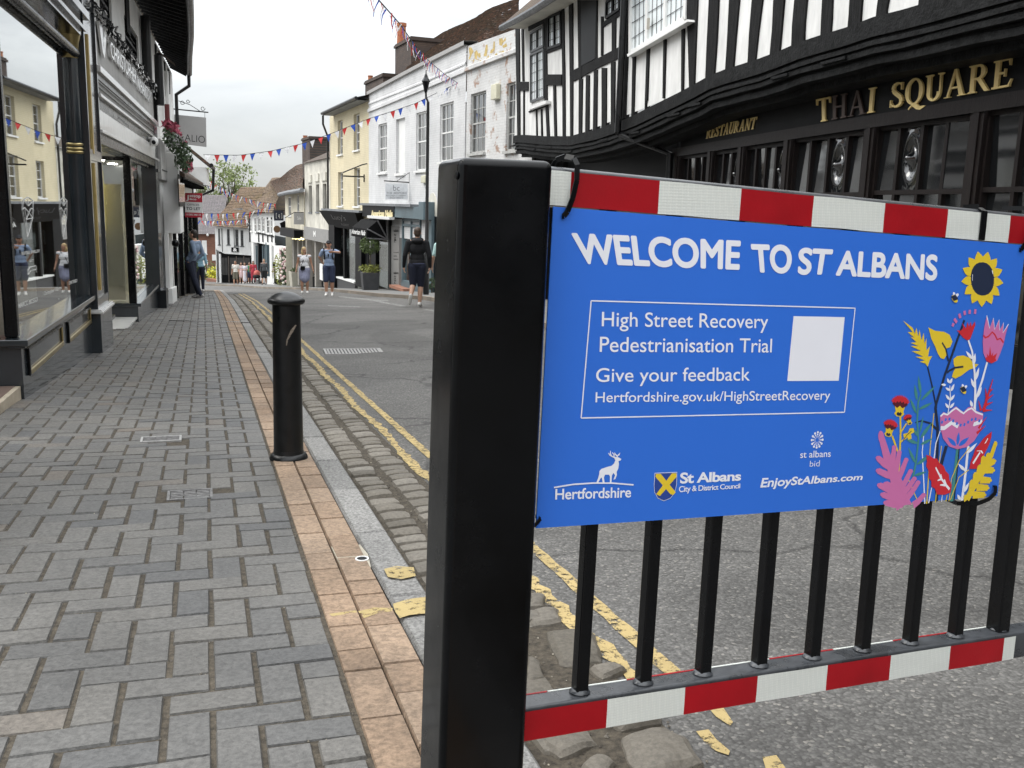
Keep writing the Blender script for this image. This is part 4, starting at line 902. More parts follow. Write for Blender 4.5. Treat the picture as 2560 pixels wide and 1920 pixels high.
# ------------------------------------------------------------------ the jeweller's shop on the left
S0 = FL.uz(62, 1006)[0]                                     # near corner of the shop front
js = thing('jeweller_shop', FL.p(S0, FL.gz(S0)), 'dark slate painted jeweller shop front with white lettering on a grey fascia', 'shop')
U1 = FL.u(236, 870); zs = (FL.z(67, 849, .06) + FL.z(241, 737, .06)) / 2
gl = lambda u: FL.gz(u) - .3
PB0, PB1 = FL.u(256.5, 880, .1), FL.u(284.5, 870, .1)       # pilaster along the street
m = MB(); m.fpoly(FL, [(S0, gl(S0)), (PB0 + .02, gl(PB0)), (PB0 + .02, zs - .06), (S0, zs - .06)], -.25, 0.); m.build('stall_riser', GREYP, js)
m = MB(); m.fbox(FL, S0 + .003, S0 + .03, gl(S0), zs - .06, -1.6, -.25); m.build('return_riser', DBLUE, js)
m = MB(); m.fbox(FL, S0 - .05, PB0 + .02, zs - .055, zs, -.16, .06); m.fbox(FL, S0 - .05, S0 + .16, zs - .055, zs - .001, -1.6, -.16)
m.fbox(FL, S0 - .03, PB0 + .01, zs - .075, zs - .056, -.1, .035); bevel(m.build('sill', GREYP, js), .008)
for q in (((65.6, 870), (152, 811), (155, 864), (71, 939)), ((166, 803), (223, 767), (226, 807), (171, 857))):
    P = [FL.uz(*p) for p in q]; u0, u1 = P[0][0], P[1][0]; z1 = (P[0][1] + P[1][1]) / 2; z0a, z0b = P[3][1], P[2][1]; m = MB()
    for qq in ([(u0, z1), (u1, z1), (u1, z1 - .022), (u0, z1 - .022)], [(u0, z0a), (u0, z1 - .022), (u0 + .035, z1 - .022), (u0 + .035, z0a)]): m.fpoly(FL, qq, 0, .022)
    pm_ = bevel(m.build('panel_moulding', BLK, js), .004); m = MB()
    m.fpoly(FL, [(u0 + .036, z0a), (u1, z0b), (u1, z0b + .045), (u0 + .036, z0a + .045)], 0, .020); m.fpoly(FL, [(u1 - .03, z0b + .046), (u1, z0b + .046), (u1, z1 - .023), (u1 - .03, z1 - .023)], 0, .018)
    bevel(m.build('gilt_edge', GOLD, pm_), .006)
# pilaster with plinth, recessed gilt panel, and the round column beside the glass
zp = FL.z(262, 776, .1); ztop = FL.z(222, 40, .1) + .9
m = MB(); m.fbox(FL, PB0, PB1, gl(PB0), zp, -.25, .1); m.build('pilaster_plinth', GREYP, js)
m = MB(); m.fbox(FL, PB0 - .03, PB1 + .03, zp, zp + .03, -.25, .135); m.fbox(FL, PB0 - .015, PB1 + .015, zp + .03, zp + .05, -.25, .115); bevel(m.build('plinth_moulding', ALU, js), .006)
m = MB(); m.fbox(FL, PB0 + .01, PB1 - .01, zp + .05, ztop, -.25, .05)
for a in (PB0 + .01, PB1 - .06): m.fbox(FL, a, a + .05, zp + .051, ztop - .3, .05, .075)
for z_ in (zp + .051, FL.z(232, 400, .08), ztop - .36): m.fbox(FL, PB0 + .061, PB1 - .061, z_, z_ + .12, .05, .073)
m.build('pilaster', GREYP, js)
m = MB(); m.fbox(FL, PB0 + .3, PB0 + .37, zp + .25, FL.z(232, 408, .05), .0505, .078); m.fbox(FL, PB0 + .3, PB0 + .37, FL.z(232, 385, .05), FL.z(222, 95, .05), .0505, .078); m.build('gilt_panel', GOLDP, js)
uc = FL.u(190, 380, -.06); m = MB(); cpt = FL.p(uc, 0, -.06); m.tube([FL.p(uc, zs, -.06), FL.p(uc, zs + 4.2, -.06)], .07, 16); m.fbox(FL, uc + .04, PB0, zs, zs + 4.2, -.2, -.05); m.build('column', GREYP, js, True)
m = MB()
for py in (355, 366, 375): z_ = FL.z(188, py, .02); m.lathe((cpt.x, cpt.y, z_ - .03), [(.07, .012), (.078, .018), (.082, .03), (.078, .042), (.07, .048)], 20)
m.build('brass_ring', GOLD, js, True); m = MB()
zc = FL.z(172, 82, .02); m.lathe((cpt.x, cpt.y, zc - .18), [(.071, 0), (.08, .02), (.09, .16), (.12, .28), (.125, .33)], 20)
m.build('brass_capital', GOLD, js, True)
m = MB(); u_ = FL.u(26, 900, -.07); m.fbox(FL, S0 + .06, S0 + .16, zs, zs + 4.2, -.13, -.03); bevel(m.build('corner_post', BLK, js), .02, 3)
zt = FL.z(130, 85, -.03); m = MB(); m.tube([FL.p(S0 + .1, zt, -.01), FL.p(uc, zt, -.01)], .05, 12); m.fbox(FL, S0 + .161, uc - .06, zt - .012, zt + .012, -.09, -.05); m.build('transom', BLK, js, True)
zb = FL.z(185, 60, .1)
m = MB(); m.fbox(FL, S0 - 3.2, PB0 - .001, zb, zb + .5, -.3, .06); m.fbox(FL, S0 - 3.2, PB0 + .04, zb + .06, zb + .1, .06, .1); m.fbox(FL, S0 - 3.2, PB0 + .04, zb + .18, zb + .26, .06, .14); m.fbox(FL, S0 - 3.2, PB0 + .05, zb + .5, zb + .6, -.3, .2)
m.build('entablature', GREYP, js)
GW = [FL.p(S0 + .15, zs, -.07), FL.p(uc, zs, -.07), FL.p(uc, zb, -.07), FL.p(S0 + .15, zb, -.07)]
m = MB(); m.face(GW); m.build('display_window', SHOPG, js)
m = MB(); m.face([FL.p(S0 + .1, zs, -.13), FL.p(S0 + .1, zs, -1.6), FL.p(S0 + .1, zb, -1.6), FL.p(S0 + .1, zb, -.13)]); m.build('return_window', SHOPG, js)
room(FL, (S0 + .12, uc + .3, zs - .05, zb), js, BROOM, 1.5, 0, .1)
m = MB(); m.fbox(FL, S0 + .3, S0 + 1.1, zs, zs + 1.0, -1.2, -.9); m.fbox(FL, S0 + 1.5, uc - .3, zs, zs + .35, -.9, -.5); m.build('display_stand', CROOM, js)
def decal(body, bl, br, tr, tl, F=FL, d=-.066, **k):
    mb = MB(); put_text(mb, body, quadmap(F, bl, br, tr, tl, d), **k); return mb.build('window_lettering', WHITEP, js)
h5 = lambda x, y: (x / 2.675, 440 + y / 2.675)
decal('MARCO BICEGO', h5(125, 885), h5(252, 838), h5(252, 808), h5(125, 852), bold=.006)
decal('BESPOKE JEWELLERY', h5(146, 537), h5(268, 515), h5(268, 490), h5(146, 508), bold=.006)
decal('Christopher Wharton', h5(296, 808), h5(412, 763), h5(412, 732), h5(296, 772), bold=.004)
decal('CERTIFIED', h5(462, 728), h5(517, 708), h5(517, 688), h5(462, 706), bold=.01)
decal('EST', h5(200, 576), h5(226, 571), h5(226, 556), h5(200, 561), bold=.01)
m = MB()
def dl(pts, wd=.006):
    P = [FL.p(*FL.uz(*h5(*p), -.066), -.066) for p in pts]
    for a, b in zip(P, P[1:]): m.bar(a, b, wd / 2, .001, FL.n)
for ox, sx in ((188, 1.), (425, .68)):
    g_ = lambda x, y: (ox + x * 36 * sx, y)
    dl([g_(0, 140), g_(-.9, 165), g_(-1, 225), g_(-.1, 410), g_(.9, 280), g_(1, 165), g_(0, 140), g_(.1, 200), g_(-.7, 165)]); dl([g_(-1, 225), g_(-.6, 210), g_(.2, 245), g_(.6, 215), g_(1, 222)]); dl([g_(-.6, 210), g_(-.3, 290), g_(.9, 280), g_(.2, 245), g_(-.3, 290), g_(-.1, 410)]); dl([g_(.1, 200), g_(1, 165)]); m.build('gem_outline', WHITEP, js); m = MB()
dl([(190, 632), (200, 610), (240, 600), (246, 622), (206, 634), (190, 660), (190, 632)]); dl([(206, 634), (240, 626), (246, 644)])
m.build('ribbon_outline', WHITEP, js)
# entrance step at the near corner
uS = S0 - .015; zst = FL.z(40, 975, -.02)
m = MB(); m.fbox(FL, S0 - 2.6, uS, FL.gz(S0) - .3, zst, -1.6, -.02); st_ = m.build('doorstep', mat('worn_step_stone', (.36, .31, .235), .8, .25, 5, .4, 40), js)
m = MB(); m.fbox(FL, S0 - 2.6, uS - .002, zst, zst + .004, -1.6, -.06); m.build('step_tile', mat('brown_step_tile', (.15, .105, .085), .5, .2, 5), st_)
m = MB(); m.fbox(FL, S0 - 2.55, S0 - .05, zst, zb, -1.55, -1.5); m.build('inner_door', DBLUE, js)
m = MB(); m.fbox(FL, S0 - 4.2, S0 - 2.65, FL.gz(S0) - .2, zb, -.3, .02); m.build('near_pier', GREYP, js)
# fascia of the second bay
F0, F1 = PB1 + .0, FL.u(385, 300, .02); zf1 = FL.z(231, 28, .02); zf0 = FL.z(236, 166, .02); 
fb_t = lambda u: float(np.interp(u, [F0, F1], [zf1, FL.z(383, 226, .02)]))
m = MB(); m.fpoly(FL, [(F0, zf0), (F1, FL.z(385, 306, .02)), (F1, fb_t(F1)), (F0, zf1)], -.2, .03); m.build('fascia', FASC, js)
zf0b = FL.z(385, 306, .02)
def strip(z0o, z1o, d0, d1, nm, mt, ua=None, ub=None, bv=.006):
    mb = MB(); a = F0 if ua is None else ua; b = F1 if ub is None else ub
    mb.fpoly(FL, [(a, zf0 + z0o), (b, zf0b + z0o), (b, zf0b + z1o), (a, zf0 + z1o)], d0, d1); return bevel(mb.build(nm, mt, js), bv)
strip(-.08, 0, -.2, .11, 'cornice', ALU); strip(-.16, -.081, -.2, .07, 'cornice_fillet', BLK); strip(-.33, -.161, -.2, .06, 'awning_box', mat('awning_box_grey', (.13, .125, .115), .5)); strip(-.37, -.331, -.2, .10, 'awning_lip', ALU); strip(-.52, -.371, -.2, .05, 'shadow_board', BLK)
strip(-.76, -.521, -.2, .07, 'shutter_box', ALU); strip(-.80, -.761, -.2, .10, 'shutter_lip', ALU); strip(-.93, -.801, -.2, .06, 'shutter_guide', BLK)
for i in range(3): strip(-.245 + .06 * i - .07, -.235 + .06 * i - .07, .0605, .072, 'awning_rib', BLK, bv=.002)
m = MB(); put_text(m, 'CHRISTOPHER', quadmap(FL, (273, 143), (336.5, 213), (337, 177), (269, 100), .05), .03, bold=.012); m.build('fascia_lettering', ALU, js)
m = MB(); put_text(m, 'WHARTON', quadmap(FL, (338, 219), (373.5, 258), (375, 230), (338.5, 188), .05), .03, bold=.012); m.build('fascia_lettering', ALU, js)
m = MB()
for q in ([(243, 52), (247, 58), (258, 146), (253, 130)], [(250, 60), (253, 66), (255, 100), (253, 104)], [(258, 146), (254, 110), (259, 68), (263, 71)], [(247, 58), (252, 62), (257, 120), (255, 130)]): m.fpoly(FL, [FL.uz(*p, .06) for p in q], .05, .08)
m.build('fascia_emblem', ALU, js)
m = MB(); put_text(m, 'Jewellers', quadmap(FL, (294, 297), (322, 322), (322, 312), (294, 286), .105), None, bold=.01); m.build('shutter_lettering', BLK2, js)
# doorway and second window
UA = FL.u(345, 762, 0.); UB = FL.u(393, 722, 0.); zs2 = FL.z(346, 757, 0.); zhd = zf0b - .95
PT = F1 + .02
m = MB(); m.fbox(FL, PB1 + .02, UB + .6, FL.gz(UA) - .3, zf0 - .5, -2.9, -2.85); m.build('shop_back_wall', CROOM, js)
m = MB(); m.fbox(FL, PB1 - .0, PB1 + .06, FL.gz(PB1) - .2, zf0 - .8, -1.0, -.26); m.build('lobby_side', GREYP, js)
m = MB(); m.fbox(FL, PB1 + .1, PB1 + .24, FL.gz(PB1) - .2, zf0 - .85, -.32, -.2); m.fbox(FL, PB1 + .1, PB1 + .2, FL.gz(PB1) - .2, zf0 - .85, -1.05, -.95); bevel(m.build('door_frame', GREYP, js), .01)
zstp = FL.z(348, 791, -.02); m = MB(); m.fbox(FL, PB1 + .26, UA - .02, FL.gz(UA) - .3, zstp, -1.2, -.05); m.fbox(FL, PB1 + .24, UA - .01, zstp, zstp + .03, -1.2, -.02); m.build('doorstep', mat('pale_step', (.5, .5, .48), .5, .1, 5), js)
m = MB(); m.fbox(FL, PB1 + .02, PB1 + .7, FL.gz(PB1) - .25, FL.gz(PB1) + .26, -.6, .0); m.fbox(FL, PB1 + .02, PB1 + .75, FL.gz(PB1) + .261, FL.gz(PB1) + .30, -.6, .05); m.build('side_sill', GREYP, js)
m = MB(); m.fpoly(FL, [(UA, FL.gz(UA) - .3), (UB, FL.gz(UB) - .3), (UB, zs2 - .06), (UA, zs2 - .06)], -.02, 0.); m.fbox(FL, UA, UA + .02, FL.gz(UA) - .3, zs2 - .06, -1.0, -.021); m.build('bay_riser', GREYP, js)
m = MB(); m.fbox(FL, UA - .04, UB, zs2 - .055, zs2, -.12, .05); m.fbox(FL, UA - .04, UA + .1, zs2 - .055, zs2 - .001, -1.0, -.12); bevel(m.build('bay_sill', GREYP, js), .008)
m = MB(); m.fbox(FL, UA + .0, UA + .13, zs2, zhd + .1, -.14, -.02); m.fbox(FL, UA + .02, UA + .09, zs2, zhd + .1, -1.02, -.92); m.fbox(FL, UA + .001, UB, zhd - .02, zhd + .3, -.13, -.03); m.fbox(FL, UA + .02, UA + .08, zhd - .02, zhd + .1, -.92, -.14); bevel(m.build('bay_frame', BLK, js), .012)
m = MB(); m.face([FL.p(UA + .13, zs2, -.07), FL.p(UB, zs2, -.07), FL.p(UB, zhd, -.07), FL.p(UA + .13, zhd, -.07)]); m.build('bay_window', SHOPG, js)
m = MB(); m.face([FL.p(UA + .05, zs2, -.14), FL.p(UA + .05, zs2, -.95), FL.p(UA + .05, zhd, -.95), FL.p(UA + .05, zhd, -.14)]); m.build('bay_side_window', SHOPG, js)
m = MB(); m.fbox(FL, UA + .15, UB + .3, zs2 - .05, zs2 - .03, -2.8, -.1); m.build('display_floor', CROOM, js)
m = MB(); m.fbox(FL, UA + .6, UA + .65, zs2, zhd - .4, -1.3, -.25); m.fbox(FL, UA + 1.5, UA + 1.55, zs2, zhd - .7, -.8, -.2); m.build('display_panel', CROOM, js)
m = MB(); m.fbox(FL, UA + .4, UA + .45, zs2 + 1.2, zs2 + 2.2, -.75, -.5); m.build('lit_poster', emit('warm_lit_poster', (.85, .72, .26), .3), js)
m = MB(); m.fbox(FL, PB1 + .05, UB + .5, zf0 - .92, zf0 - .90, -2.8, -.05); m.build('ceiling_soffit', WHITEP, js)
for u_ in (PB1 + .8, UA + .7, UA + 1.6):
    for d_ in (-.7, -1.7): m = MB(); q = FL.p(u_, zf0 - .94, d_); m.lathe(q, [(.09, 0), (.09, .02)], 14); m.build('ceiling_lamp', emit('ceiling_lamp_glow', (1, .95, .86), 24) if 'ceiling_lamp_glow' not in MATS else MATS['ceiling_lamp_glow'], js)
PA0, PA1 = UB, F1 + .12
zpp = FL.z(400, 735, .1)
m = MB(); m.fbox(FL, PA0 + .2, PA1, FL.gz(PA0) - .3, zpp, -.3, .16); m.build('pilaster_plinth', DBLUE, js)
m = MB(); m.fbox(FL, PA0 - .05, PA1 - .05, zpp, zf0b - .05, -.3, .07); m.fbox(FL, PA0 + .2, PA1 - .03, FL.z(400, 432, .1), FL.z(400, 424, .1), .07, .1); m.build('pilaster', GREYP, js)
m = MB(); m.fbox(FL, F1 - .1, PA1, zf0b - .05, FL.z(386, 225, .1) + .2, -.3, .1); m.build('fascia_end', BLK, js)
m = MB(); e_ = FL.p(F1 - .1, FL.z(386, 225, .1), .16); m.tube([e_ + Vector((0, 0, -.25)), e_ + Vector((0, 0, .75)), e_ + Vector((0, 0, .8))], [.09, .085, .03], 12); m.build('vent_pipe', IRON, js, True)
# upper storey
zE = FL.z(430, 192, 0.) 
UW0, UW1 = S0 - 7.5, FL.u(432, 220, 0.)
zu0 = line((UW0, zb + .5), (PB0, zb + .5), (PB0 + .01, zf1 - .1), (F1, zf0b + .5), (F1 + .1, zf0b), (UW1, FL.z(428, 330)))
zE2 = zE + .1
H_ = [(a, a + 1.1, 3.75, 5.35) for a in (S0 - 6.4, S0 - 4., S0 - 1.4, S0 + 1.3)]
for px0, px1, y1 in ((272, 281, 70), (336, 348, 165)):
    u0, u1 = FL.u(px0 - 22, y1 - 40), FL.u(px1, y1 - 5); H_.append((u0, u1, FL.z(px1, y1), zE - .45))
m = MB(); wall(m, FL, UW0, UW1, zu0, const(zE2), H_, 0., .1); m.build('upper_wall', RENDER_L, js)
for h in H_: sash(FL, h, js, BLK2, DGLASS, 2, 2, 0, .08, .04, silm=BLK2)
m = MB()
for px0, px1, y1 in ((317, 325, 78), (391, 394, 190), (404, 407, 215), (414, 416, 240), (422, 425, 230)):
    u0, u1 = FL.u(px0, y1 - 10, .02), FL.u(px1, y1 - 10, .02); mb = MB(); mb.fbox(FL, u0, u1, FL.z(px0, y1, .02), zE, 0., .025); mb.build('timber', TIMB, js)
dp0 = FL.u(366, 190, .08); downpipe('downpipe', [FL.p(dp0, FL.z(370, 205, .1), .1), FL.p(dp0, zE, .1)], .09, IRON, js)
# eaves, rafters, gutter, roof
far = FL.p(UW1 - .1, zE, .0); oA = at(467, 186, far.y - .15); ztop_ = oA.z
def at_z(px, py, z): r = Vector(ray(px, py)); return r * ((z - CAMH) / r.z) + Vector((0, 0, CAMH))
gP = [at_z(x, y, ztop_) for x, y in ((467, 186), (466, 140), (468, 90), (466, 40), (463, 0))]
dn_ = (gP[-1] - gP[-2]).normalized(); gP += [gP[-1] + dn_ * 3, gP[-1] + dn_ * 9]
def inw(p): q = Vector((p.x, p.y, 0)) - FL.P; return FL.p(q.dot(FL.t), 0, -.02)
m = MB(); ins = [Vector((*inw(p).xy, p.z + .25)) for p in gP]
m.idx([p + Vector((0, 0, .05)) for p in gP] + [p for p in ins], [(i, i + 1, i + 1 + len(gP), i + len(gP)) for i in range(len(gP) - 1)])
m.build('soffit', BLK2, js)
raf = MB()
for a, b, c, d_ in zip(gP, gP[1:], ins, ins[1:]):
    n = max(1, int((b - a).length / .38))
    for i in range(n): s_ = i / n; raf.bar(a.lerp(b, s_) + Vector((0, 0, .0)), c.lerp(d_, s_) + Vector((0, 0, -.05)), .035, .06)
raf.build('rafter_ends', TIMB, js)
rf = MB(); top = [Vector((*(inw(p) - FL.n * 3.2).xy, p.z + 3.4)) for p in gP]; k_ = len(gP)
rf.idx([p + Vector((0, 0, .12)) for p in gP] + top, [(i, i + 1, i + 1 + k_, i + k_) for i in range(k_ - 1)]); ROOFL = roofmat('brown_roof_tiles_west', FL.hd, (.10, .055, .036), (.065, .045, .034)); rf.build('roof', ROOFL, js)
m = MB(); m.tube([p + FL.n * .07 + Vector((0, 0, .02)) for p in gP], .075, 10); m.build('gutter', IRON, js, True)
e0 = gP[0] + FL.n * .05
downpipe('downpipe', [e0 + Vector((0, 0, .02)), e0 + Vector((.0, 0, -.3)), FL.p(UW1 + .05, FL.z(432, 222, .08), .08), FL.p(UW1 + .05, FL.z(433, 300, .08), .08)], .05, IRON, js)
m = MB(); m.fpoly(FL, [(UW1 - .02, zu0(UW1)), (UW1 + .02, zu0(UW1)), (UW1 + .02, zE), (UW1 - .02, zE)], -6, -.001); m.build('end_wall', RENDER_L, js)
# fairy lights draped along the fascia
fl_ = thing('fairy_light_garland', FL.p(F0, zf1, .1), 'tangled dark garland of fairy lights draped along the top of the grey fascia', 'garland')
m = MB(); lb = MB()
for s_ in range(7):
    P = []
    for i in range(60):
        t_ = i / 59; u = F0 - .3 + (F1 + .1 - F0) * t_; z_ = fb_t(u) - .02 + random.gauss(0, .05); P.append(FL.p(u, z_, .09 + random.gauss(0, .035)))
        if random.random() < .35: lb.bar(P[-1], P[-1] + Vector((random.gauss(0, .03), random.gauss(0, .03), -.05)), .007)
    m.tube(P, .008, 5)
m.build('wire', BLK2, fl_); lb.build('bulbs', ALU, fl_)['kind'] = 'stuff'
# security camera
c = FL.p(FL.u(382, 355, .12), FL.z(382, 354, .12), .14); sc_ = thing('security_camera', c, 'small white dome security camera under the shop shutter box', 'camera')
m = MB(); m.ell(c, .085, .085, .095, 16); m.build('housing', WHITEP, sc_, 'all'); m = MB(); m.ell(c + Vector((.02, -.06, -.015)), .04, .04, .045, 12); m.build('lens', BLK, sc_, 'all'); m = MB(); m.bar(c + Vector((-.05, .02, .05)), c - FL.n * .16 + Vector((0, 0, .1)), .02); m.build('bracket', WHITEP, sc_)
# ------------------------------------------------------------------ narrow grey-fronted doorway next door
N0, N1 = PA1 + .002, FL.u(424, 440, .1)
ns = thing('narrow_shop', FL.p(N0, FL.gz(N0)), 'narrow grey shop front with gold emblem on its panel and a black doorway', 'shop')
zn0, zn1 = FL.z(423, 453, .15), FL.z(390, 335, .15)
m = MB(); m.fpoly(FL, [(N0, zn0), (N1, zn0), (N1, FL.z(423, 372, .15)), (N0, zn1)], -.1, .12); bevel(m.build('fascia_panel', FASC, ns), .01)
m = MB(); m.fpoly(FL, [(N0 + .2, zn0 + .2), (N1 - .15, zn0 + .2), (N1 - .15, zn0 + .22), (N0 + .2, zn0 + .22)], .12, .13); m.build('panel_line', BLK2, ns)
m = MB(); c = FL.p((N0 * .3 + N1 * .7), (zn0 + zn1) / 2 - .1, .135); m.tube([c + Vector((0, 0, -.35)), c + FL.t * .08 + Vector((0, 0, -.1)), c - FL.t * .06 + Vector((0, 0, .12)), c + Vector((0, 0, .38))], .035, 6); m.build('gold_emblem', GOLDP, ns, True)
m = MB(); m.fbox(FL, N0, N0 + .12, FL.gz(N0) - .3, zn0, -.5, .06); m.fbox(FL, N1 - .16, N1, FL.gz(N1) - .3, zn0, -.5, .1); bevel(m.build('door_frame', BLK, ns), .01)
m = MB(); m.fbox(FL, N0 + .12, N1 - .16, FL.gz(N1) - .3, zn0, -.45, -.4); m.build('door', DBLUE, ns)
m = MB(); m.fbox(FL, N1 - .32, N1 - .18, FL.gz(N1) + .2, zn0 - .2, -.2, -.05); m.build('oak_edge', mat('oak', (.40, .27, .14), .5, .2, 6), ns)
m = MB(); m.fbox(FL, N0 + .12, N1 - .16, FL.gz(N1) - .3, FL.z(412, 735, .02), -.35, .02); m.fbox(FL, N0 + .12, N1 - .16, FL.z(412, 735, .02), FL.z(412, 735, .02) + .04, -.35, .06); m.build('sill', LEAD, ns)
# ------------------------------------------------------------------ white house with a boxed bay
W0, W1 = N1 + .002, FL.u(452, 540, .38)
wh = thing('white_bay_house', FL.p(W0, FL.gz(W0)), 'white painted house with a boxed first floor bay above white shop pilasters', 'house')
zt_ = FL.z(437, 232); m = MB(); wall(m, FL, W0, W1, const(FL.gz(W1) - .4), const(zt_)); m.fpoly(FL, [(W1 - .02, FL.gz(W1) - .4), (W1, FL.gz(W1) - .4), (W1, zt_), (W1 - .02, zt_)], -6, 0); m.build('wall', WHITEP, wh)
b0, b1 = W0 + .02, FL.u(440, 580, .45); zb0 = FL.z(440, 583, .3); zb1 = FL.z(424, 372, .3)
m = MB(); m.fbox(FL, W0 + .1, W1 - .1, FL.z(440, 580, .2), zb1, 0, .38); m.fbox(FL, W0 + .05, W1 - .05, zb1, zb1 + .08, 0, .45); bevel(m.build('bay', WHITEP, wh), .02)
m = MB(); m.fbox(FL, W0 + .5, W1 - .7, zb0 + .6, zb1 - .5, .38, .4); sw = m.build('bay_window', BLK2, wh)
m = MB(); m.fbox(FL, W0 + .6, W1 - .8, zb0 + .7, zb1 - .6, .4, .405); m.build('pane', DGLASS, sw)
for i in range(4):
    u_ = W0 + .1 + (W1 - W0 - .3) * i / 3; m = MB(); m.fbox(FL, u_, u_ + .18, FL.gz(W1) - .4, zb0 - .02, 0, .10); m.fbox(FL, u_ - .03, u_ + .21, FL.gz(W1) - .4, FL.gz(u_) + .35, 0, .15); bevel(m.build('pilaster', WHITEP, wh), .01)
rf = MB(); rf.idx([FL.p(W0 - .3, zt_ + .05, .35), FL.p(W1 + .1, zt_ + .05, .35), FL.p(W1 + .1, zt_ + 2.6, -3), FL.p(W0 - .3, zt_ + 2.6, -3)], [(0, 1, 2, 3)]); rf.build('roof', ROOFL, wh)
m = MB(); c = FL.p(W1 - .2, zb0 - .25, .25); m.ell(c, .09, .09, .09, 12); m.build('globe_lamp', BLK, wh, 'all')
downpipe('white_pipe', [FL.p(W0 + .25, FL.z(430, 360, .1), .1), FL.p(W0 + .25, zt_, .1)], .05, WHITEP, wh); downpipe('red_pipe', [FL.p(W0 + .0, FL.z(424, 320, .1), .1), FL.p(W0 + .0, FL.z(424, 270, .1), .1)], .06, mat('oxide_red_paint', (.12, .02, .02), .5), wh)
# ------------------------------------------------------------------ dark shop under a gabled white house
D0, D1 = W1 + .002, FL.u(487, 640)
dk = thing('gabled_house', FL.p(D0, FL.gz(D0)), 'white gabled house over a black timber shop front with small tiled canopy', 'house')
zg = FL.z(486, 488); zr = FL.z(500, 412, .4); zgf = FL.gz(D1) - .5
m = MB(); wall(m, FL, D0, D1, const(zg), const(zr + .2), (), 0); m.fpoly(FL, [(D1 - .02, zgf), (D1, zgf), (D1, zr + .2), (D1 - .02, zr + .2)], -6, 0); m.build('wall', WHITEP, dk)
for u_ in (D0 + .05, D0 + (D1 - D0) * .45, D1 - .22): m = MB(); m.fbox(FL, u_, u_ + .18, zg, zr, 0, .04); m.build('timber', TIMB, dk)
m = MB(); m.fbox(FL, D0 + 1., D0 + 2., zg + .7, zr - .5, .0, .03); sw = m.build('window', BLK2, dk); m = MB(); m.fbox(FL, D0 + 1.1, D0 + 1.9, zg + .8, zr - .6, .03, .035); m.build('pane', DGLASS, sw)
rf = MB(); zr2 = FL.z(512, 398, .7)
DR = D1 - 3.2; rf.prism([FL.p(DR, zr2, .75), FL.p(D1 + .25, zr2, .75), FL.p(D1 + .25, zr2 + 3.2, -3.2), FL.p(DR, zr2 + 3.2, -3.2)], [FL.p(DR, zr2 - .12, .75), FL.p(D1 + .25, zr2 - .12, .75), FL.p(D1 + .25, zr2 + 3.08, -3.2), FL.p(DR, zr2 + 3.08, -3.2)]); rf.build('roof', ROOFL, dk)
m = MB(); m.fbox(FL, DR + .2, D1 + .2, zr2 - .75, zr2 - .13, 0., .62); m.build('eaves_board', WHITEP, dk)
m = MB(); m.tube([FL.p(DR, zr2 - .05, .8), FL.p(D1 + .2, zr2 - .05, .8)], .07, 8); m.build('gutter', IRON, dk, True)
downpipe('downpipe', [FL.p(D1 + .1, zr2 - .05, .8), FL.p(D1 + .1, zr2 - .9, .75), FL.p(D1 + .05, zr2 - 1.2, .1), FL.p(D1 + .05, zgf, .1)], .06, IRON, dk)
m = MB(); zg += .42; m.prism([FL.p(D0, zg + .35, 0), FL.p(D1, zg + .35, 0), FL.p(D1, zg - .0, .5), FL.p(D0, zg - .0, .5)], [FL.p(D0, zg + .2, 0), FL.p(D1, zg + .2, 0), FL.p(D1, zg - .1, .5), FL.p(D0, zg - .1, .5)]); m.build('tiled_canopy', ROOFL, dk)
m = MB()
n = 16
for i in range(n): u_ = D0 + (D1 - D0) * (i + .5) / n; m.fbox(FL, u_ - .03, u_ + .03, zg - .2, zg - .1, 0, .45)
m.build('canopy_brackets', TIMB, dk); zg -= .42
m = MB(); m.fbox(FL, D0, D1, zgf, zg, -.3, -.02); m.build('shop_front', BLK2, dk)
for i in range(6): u_ = D0 + (D1 - D0 - .16) * i / 5; m = MB(); m.fbox(FL, u_, u_ + .15, zgf, zg - .2, -.02, .08); m.build('post', BLK, dk)
for i in range(5): u_ = D0 + (D1 - D0 - .16) * i / 5 + .2; m = MB(); m.fbox(FL, u_, u_ + (D1 - D0) / 5 - .22, FL.gz(u_) + .6, zg - .7, -.019, .01); m.build('pane', DGLASS, dk)
# ------------------------------------------------------------------ things hung on the left-hand fronts
def hang_board(name, F, q, label, m_, thick=.05):
    t = thing(name, F.px(*q[3]), label, 'hanging sign'); mb = MB(); mb.fpoly(F, [F.uz(*p) for p in q], -thick, 0); bevel(mb.build('board', m_, t), .006); return t
FA_ = FL.perp(FL.u(436, 320, .0)); q = [(435, 357), (516.4, 367.5), (515, 293.7), (435.4, 286)]
t = hang_board('hanging_sign', FA_, q, 'large grey hanging sign with dark capitals on a scrolled iron bracket', GREYBOARD)
m = MB(); put_text(m, 'ALIO', quadmap(FA_, (462, 352), (512.5, 358), (512.5, 340.5), (462, 335), .002), None, bold=-.012); m.build('lettering', BLK2, t)
m = MB(); p = [FA_.px(*c, -.02) for c in ((430, 272), (521, 281))]; m.tube(p, .018, 6); m.tube([FA_.px(446, 252, -.02), FA_.px(475, 262, -.02), FA_.px(500, 278, -.02)], .010, 5)
for cx_, cy_, r_ in ((456, 256, 6), (470, 253, 5), (507, 271, 6)): m.tube([FA_.px(cx_ + r_ * math.cos(a) * (1 - a / 12), cy_ + r_ * math.sin(a) * (1 - a / 12), -.02) for a in np.linspace(0, 6.5, 14)], .009, 5)
for x in (440, 512): m.tube([FA_.px(x, 273 if x == 440 else 280, -.02), FA_.px(x, 288 if x == 440 else 294, -.02)], .006, 5)
m.build('bracket', IRON, t, True)
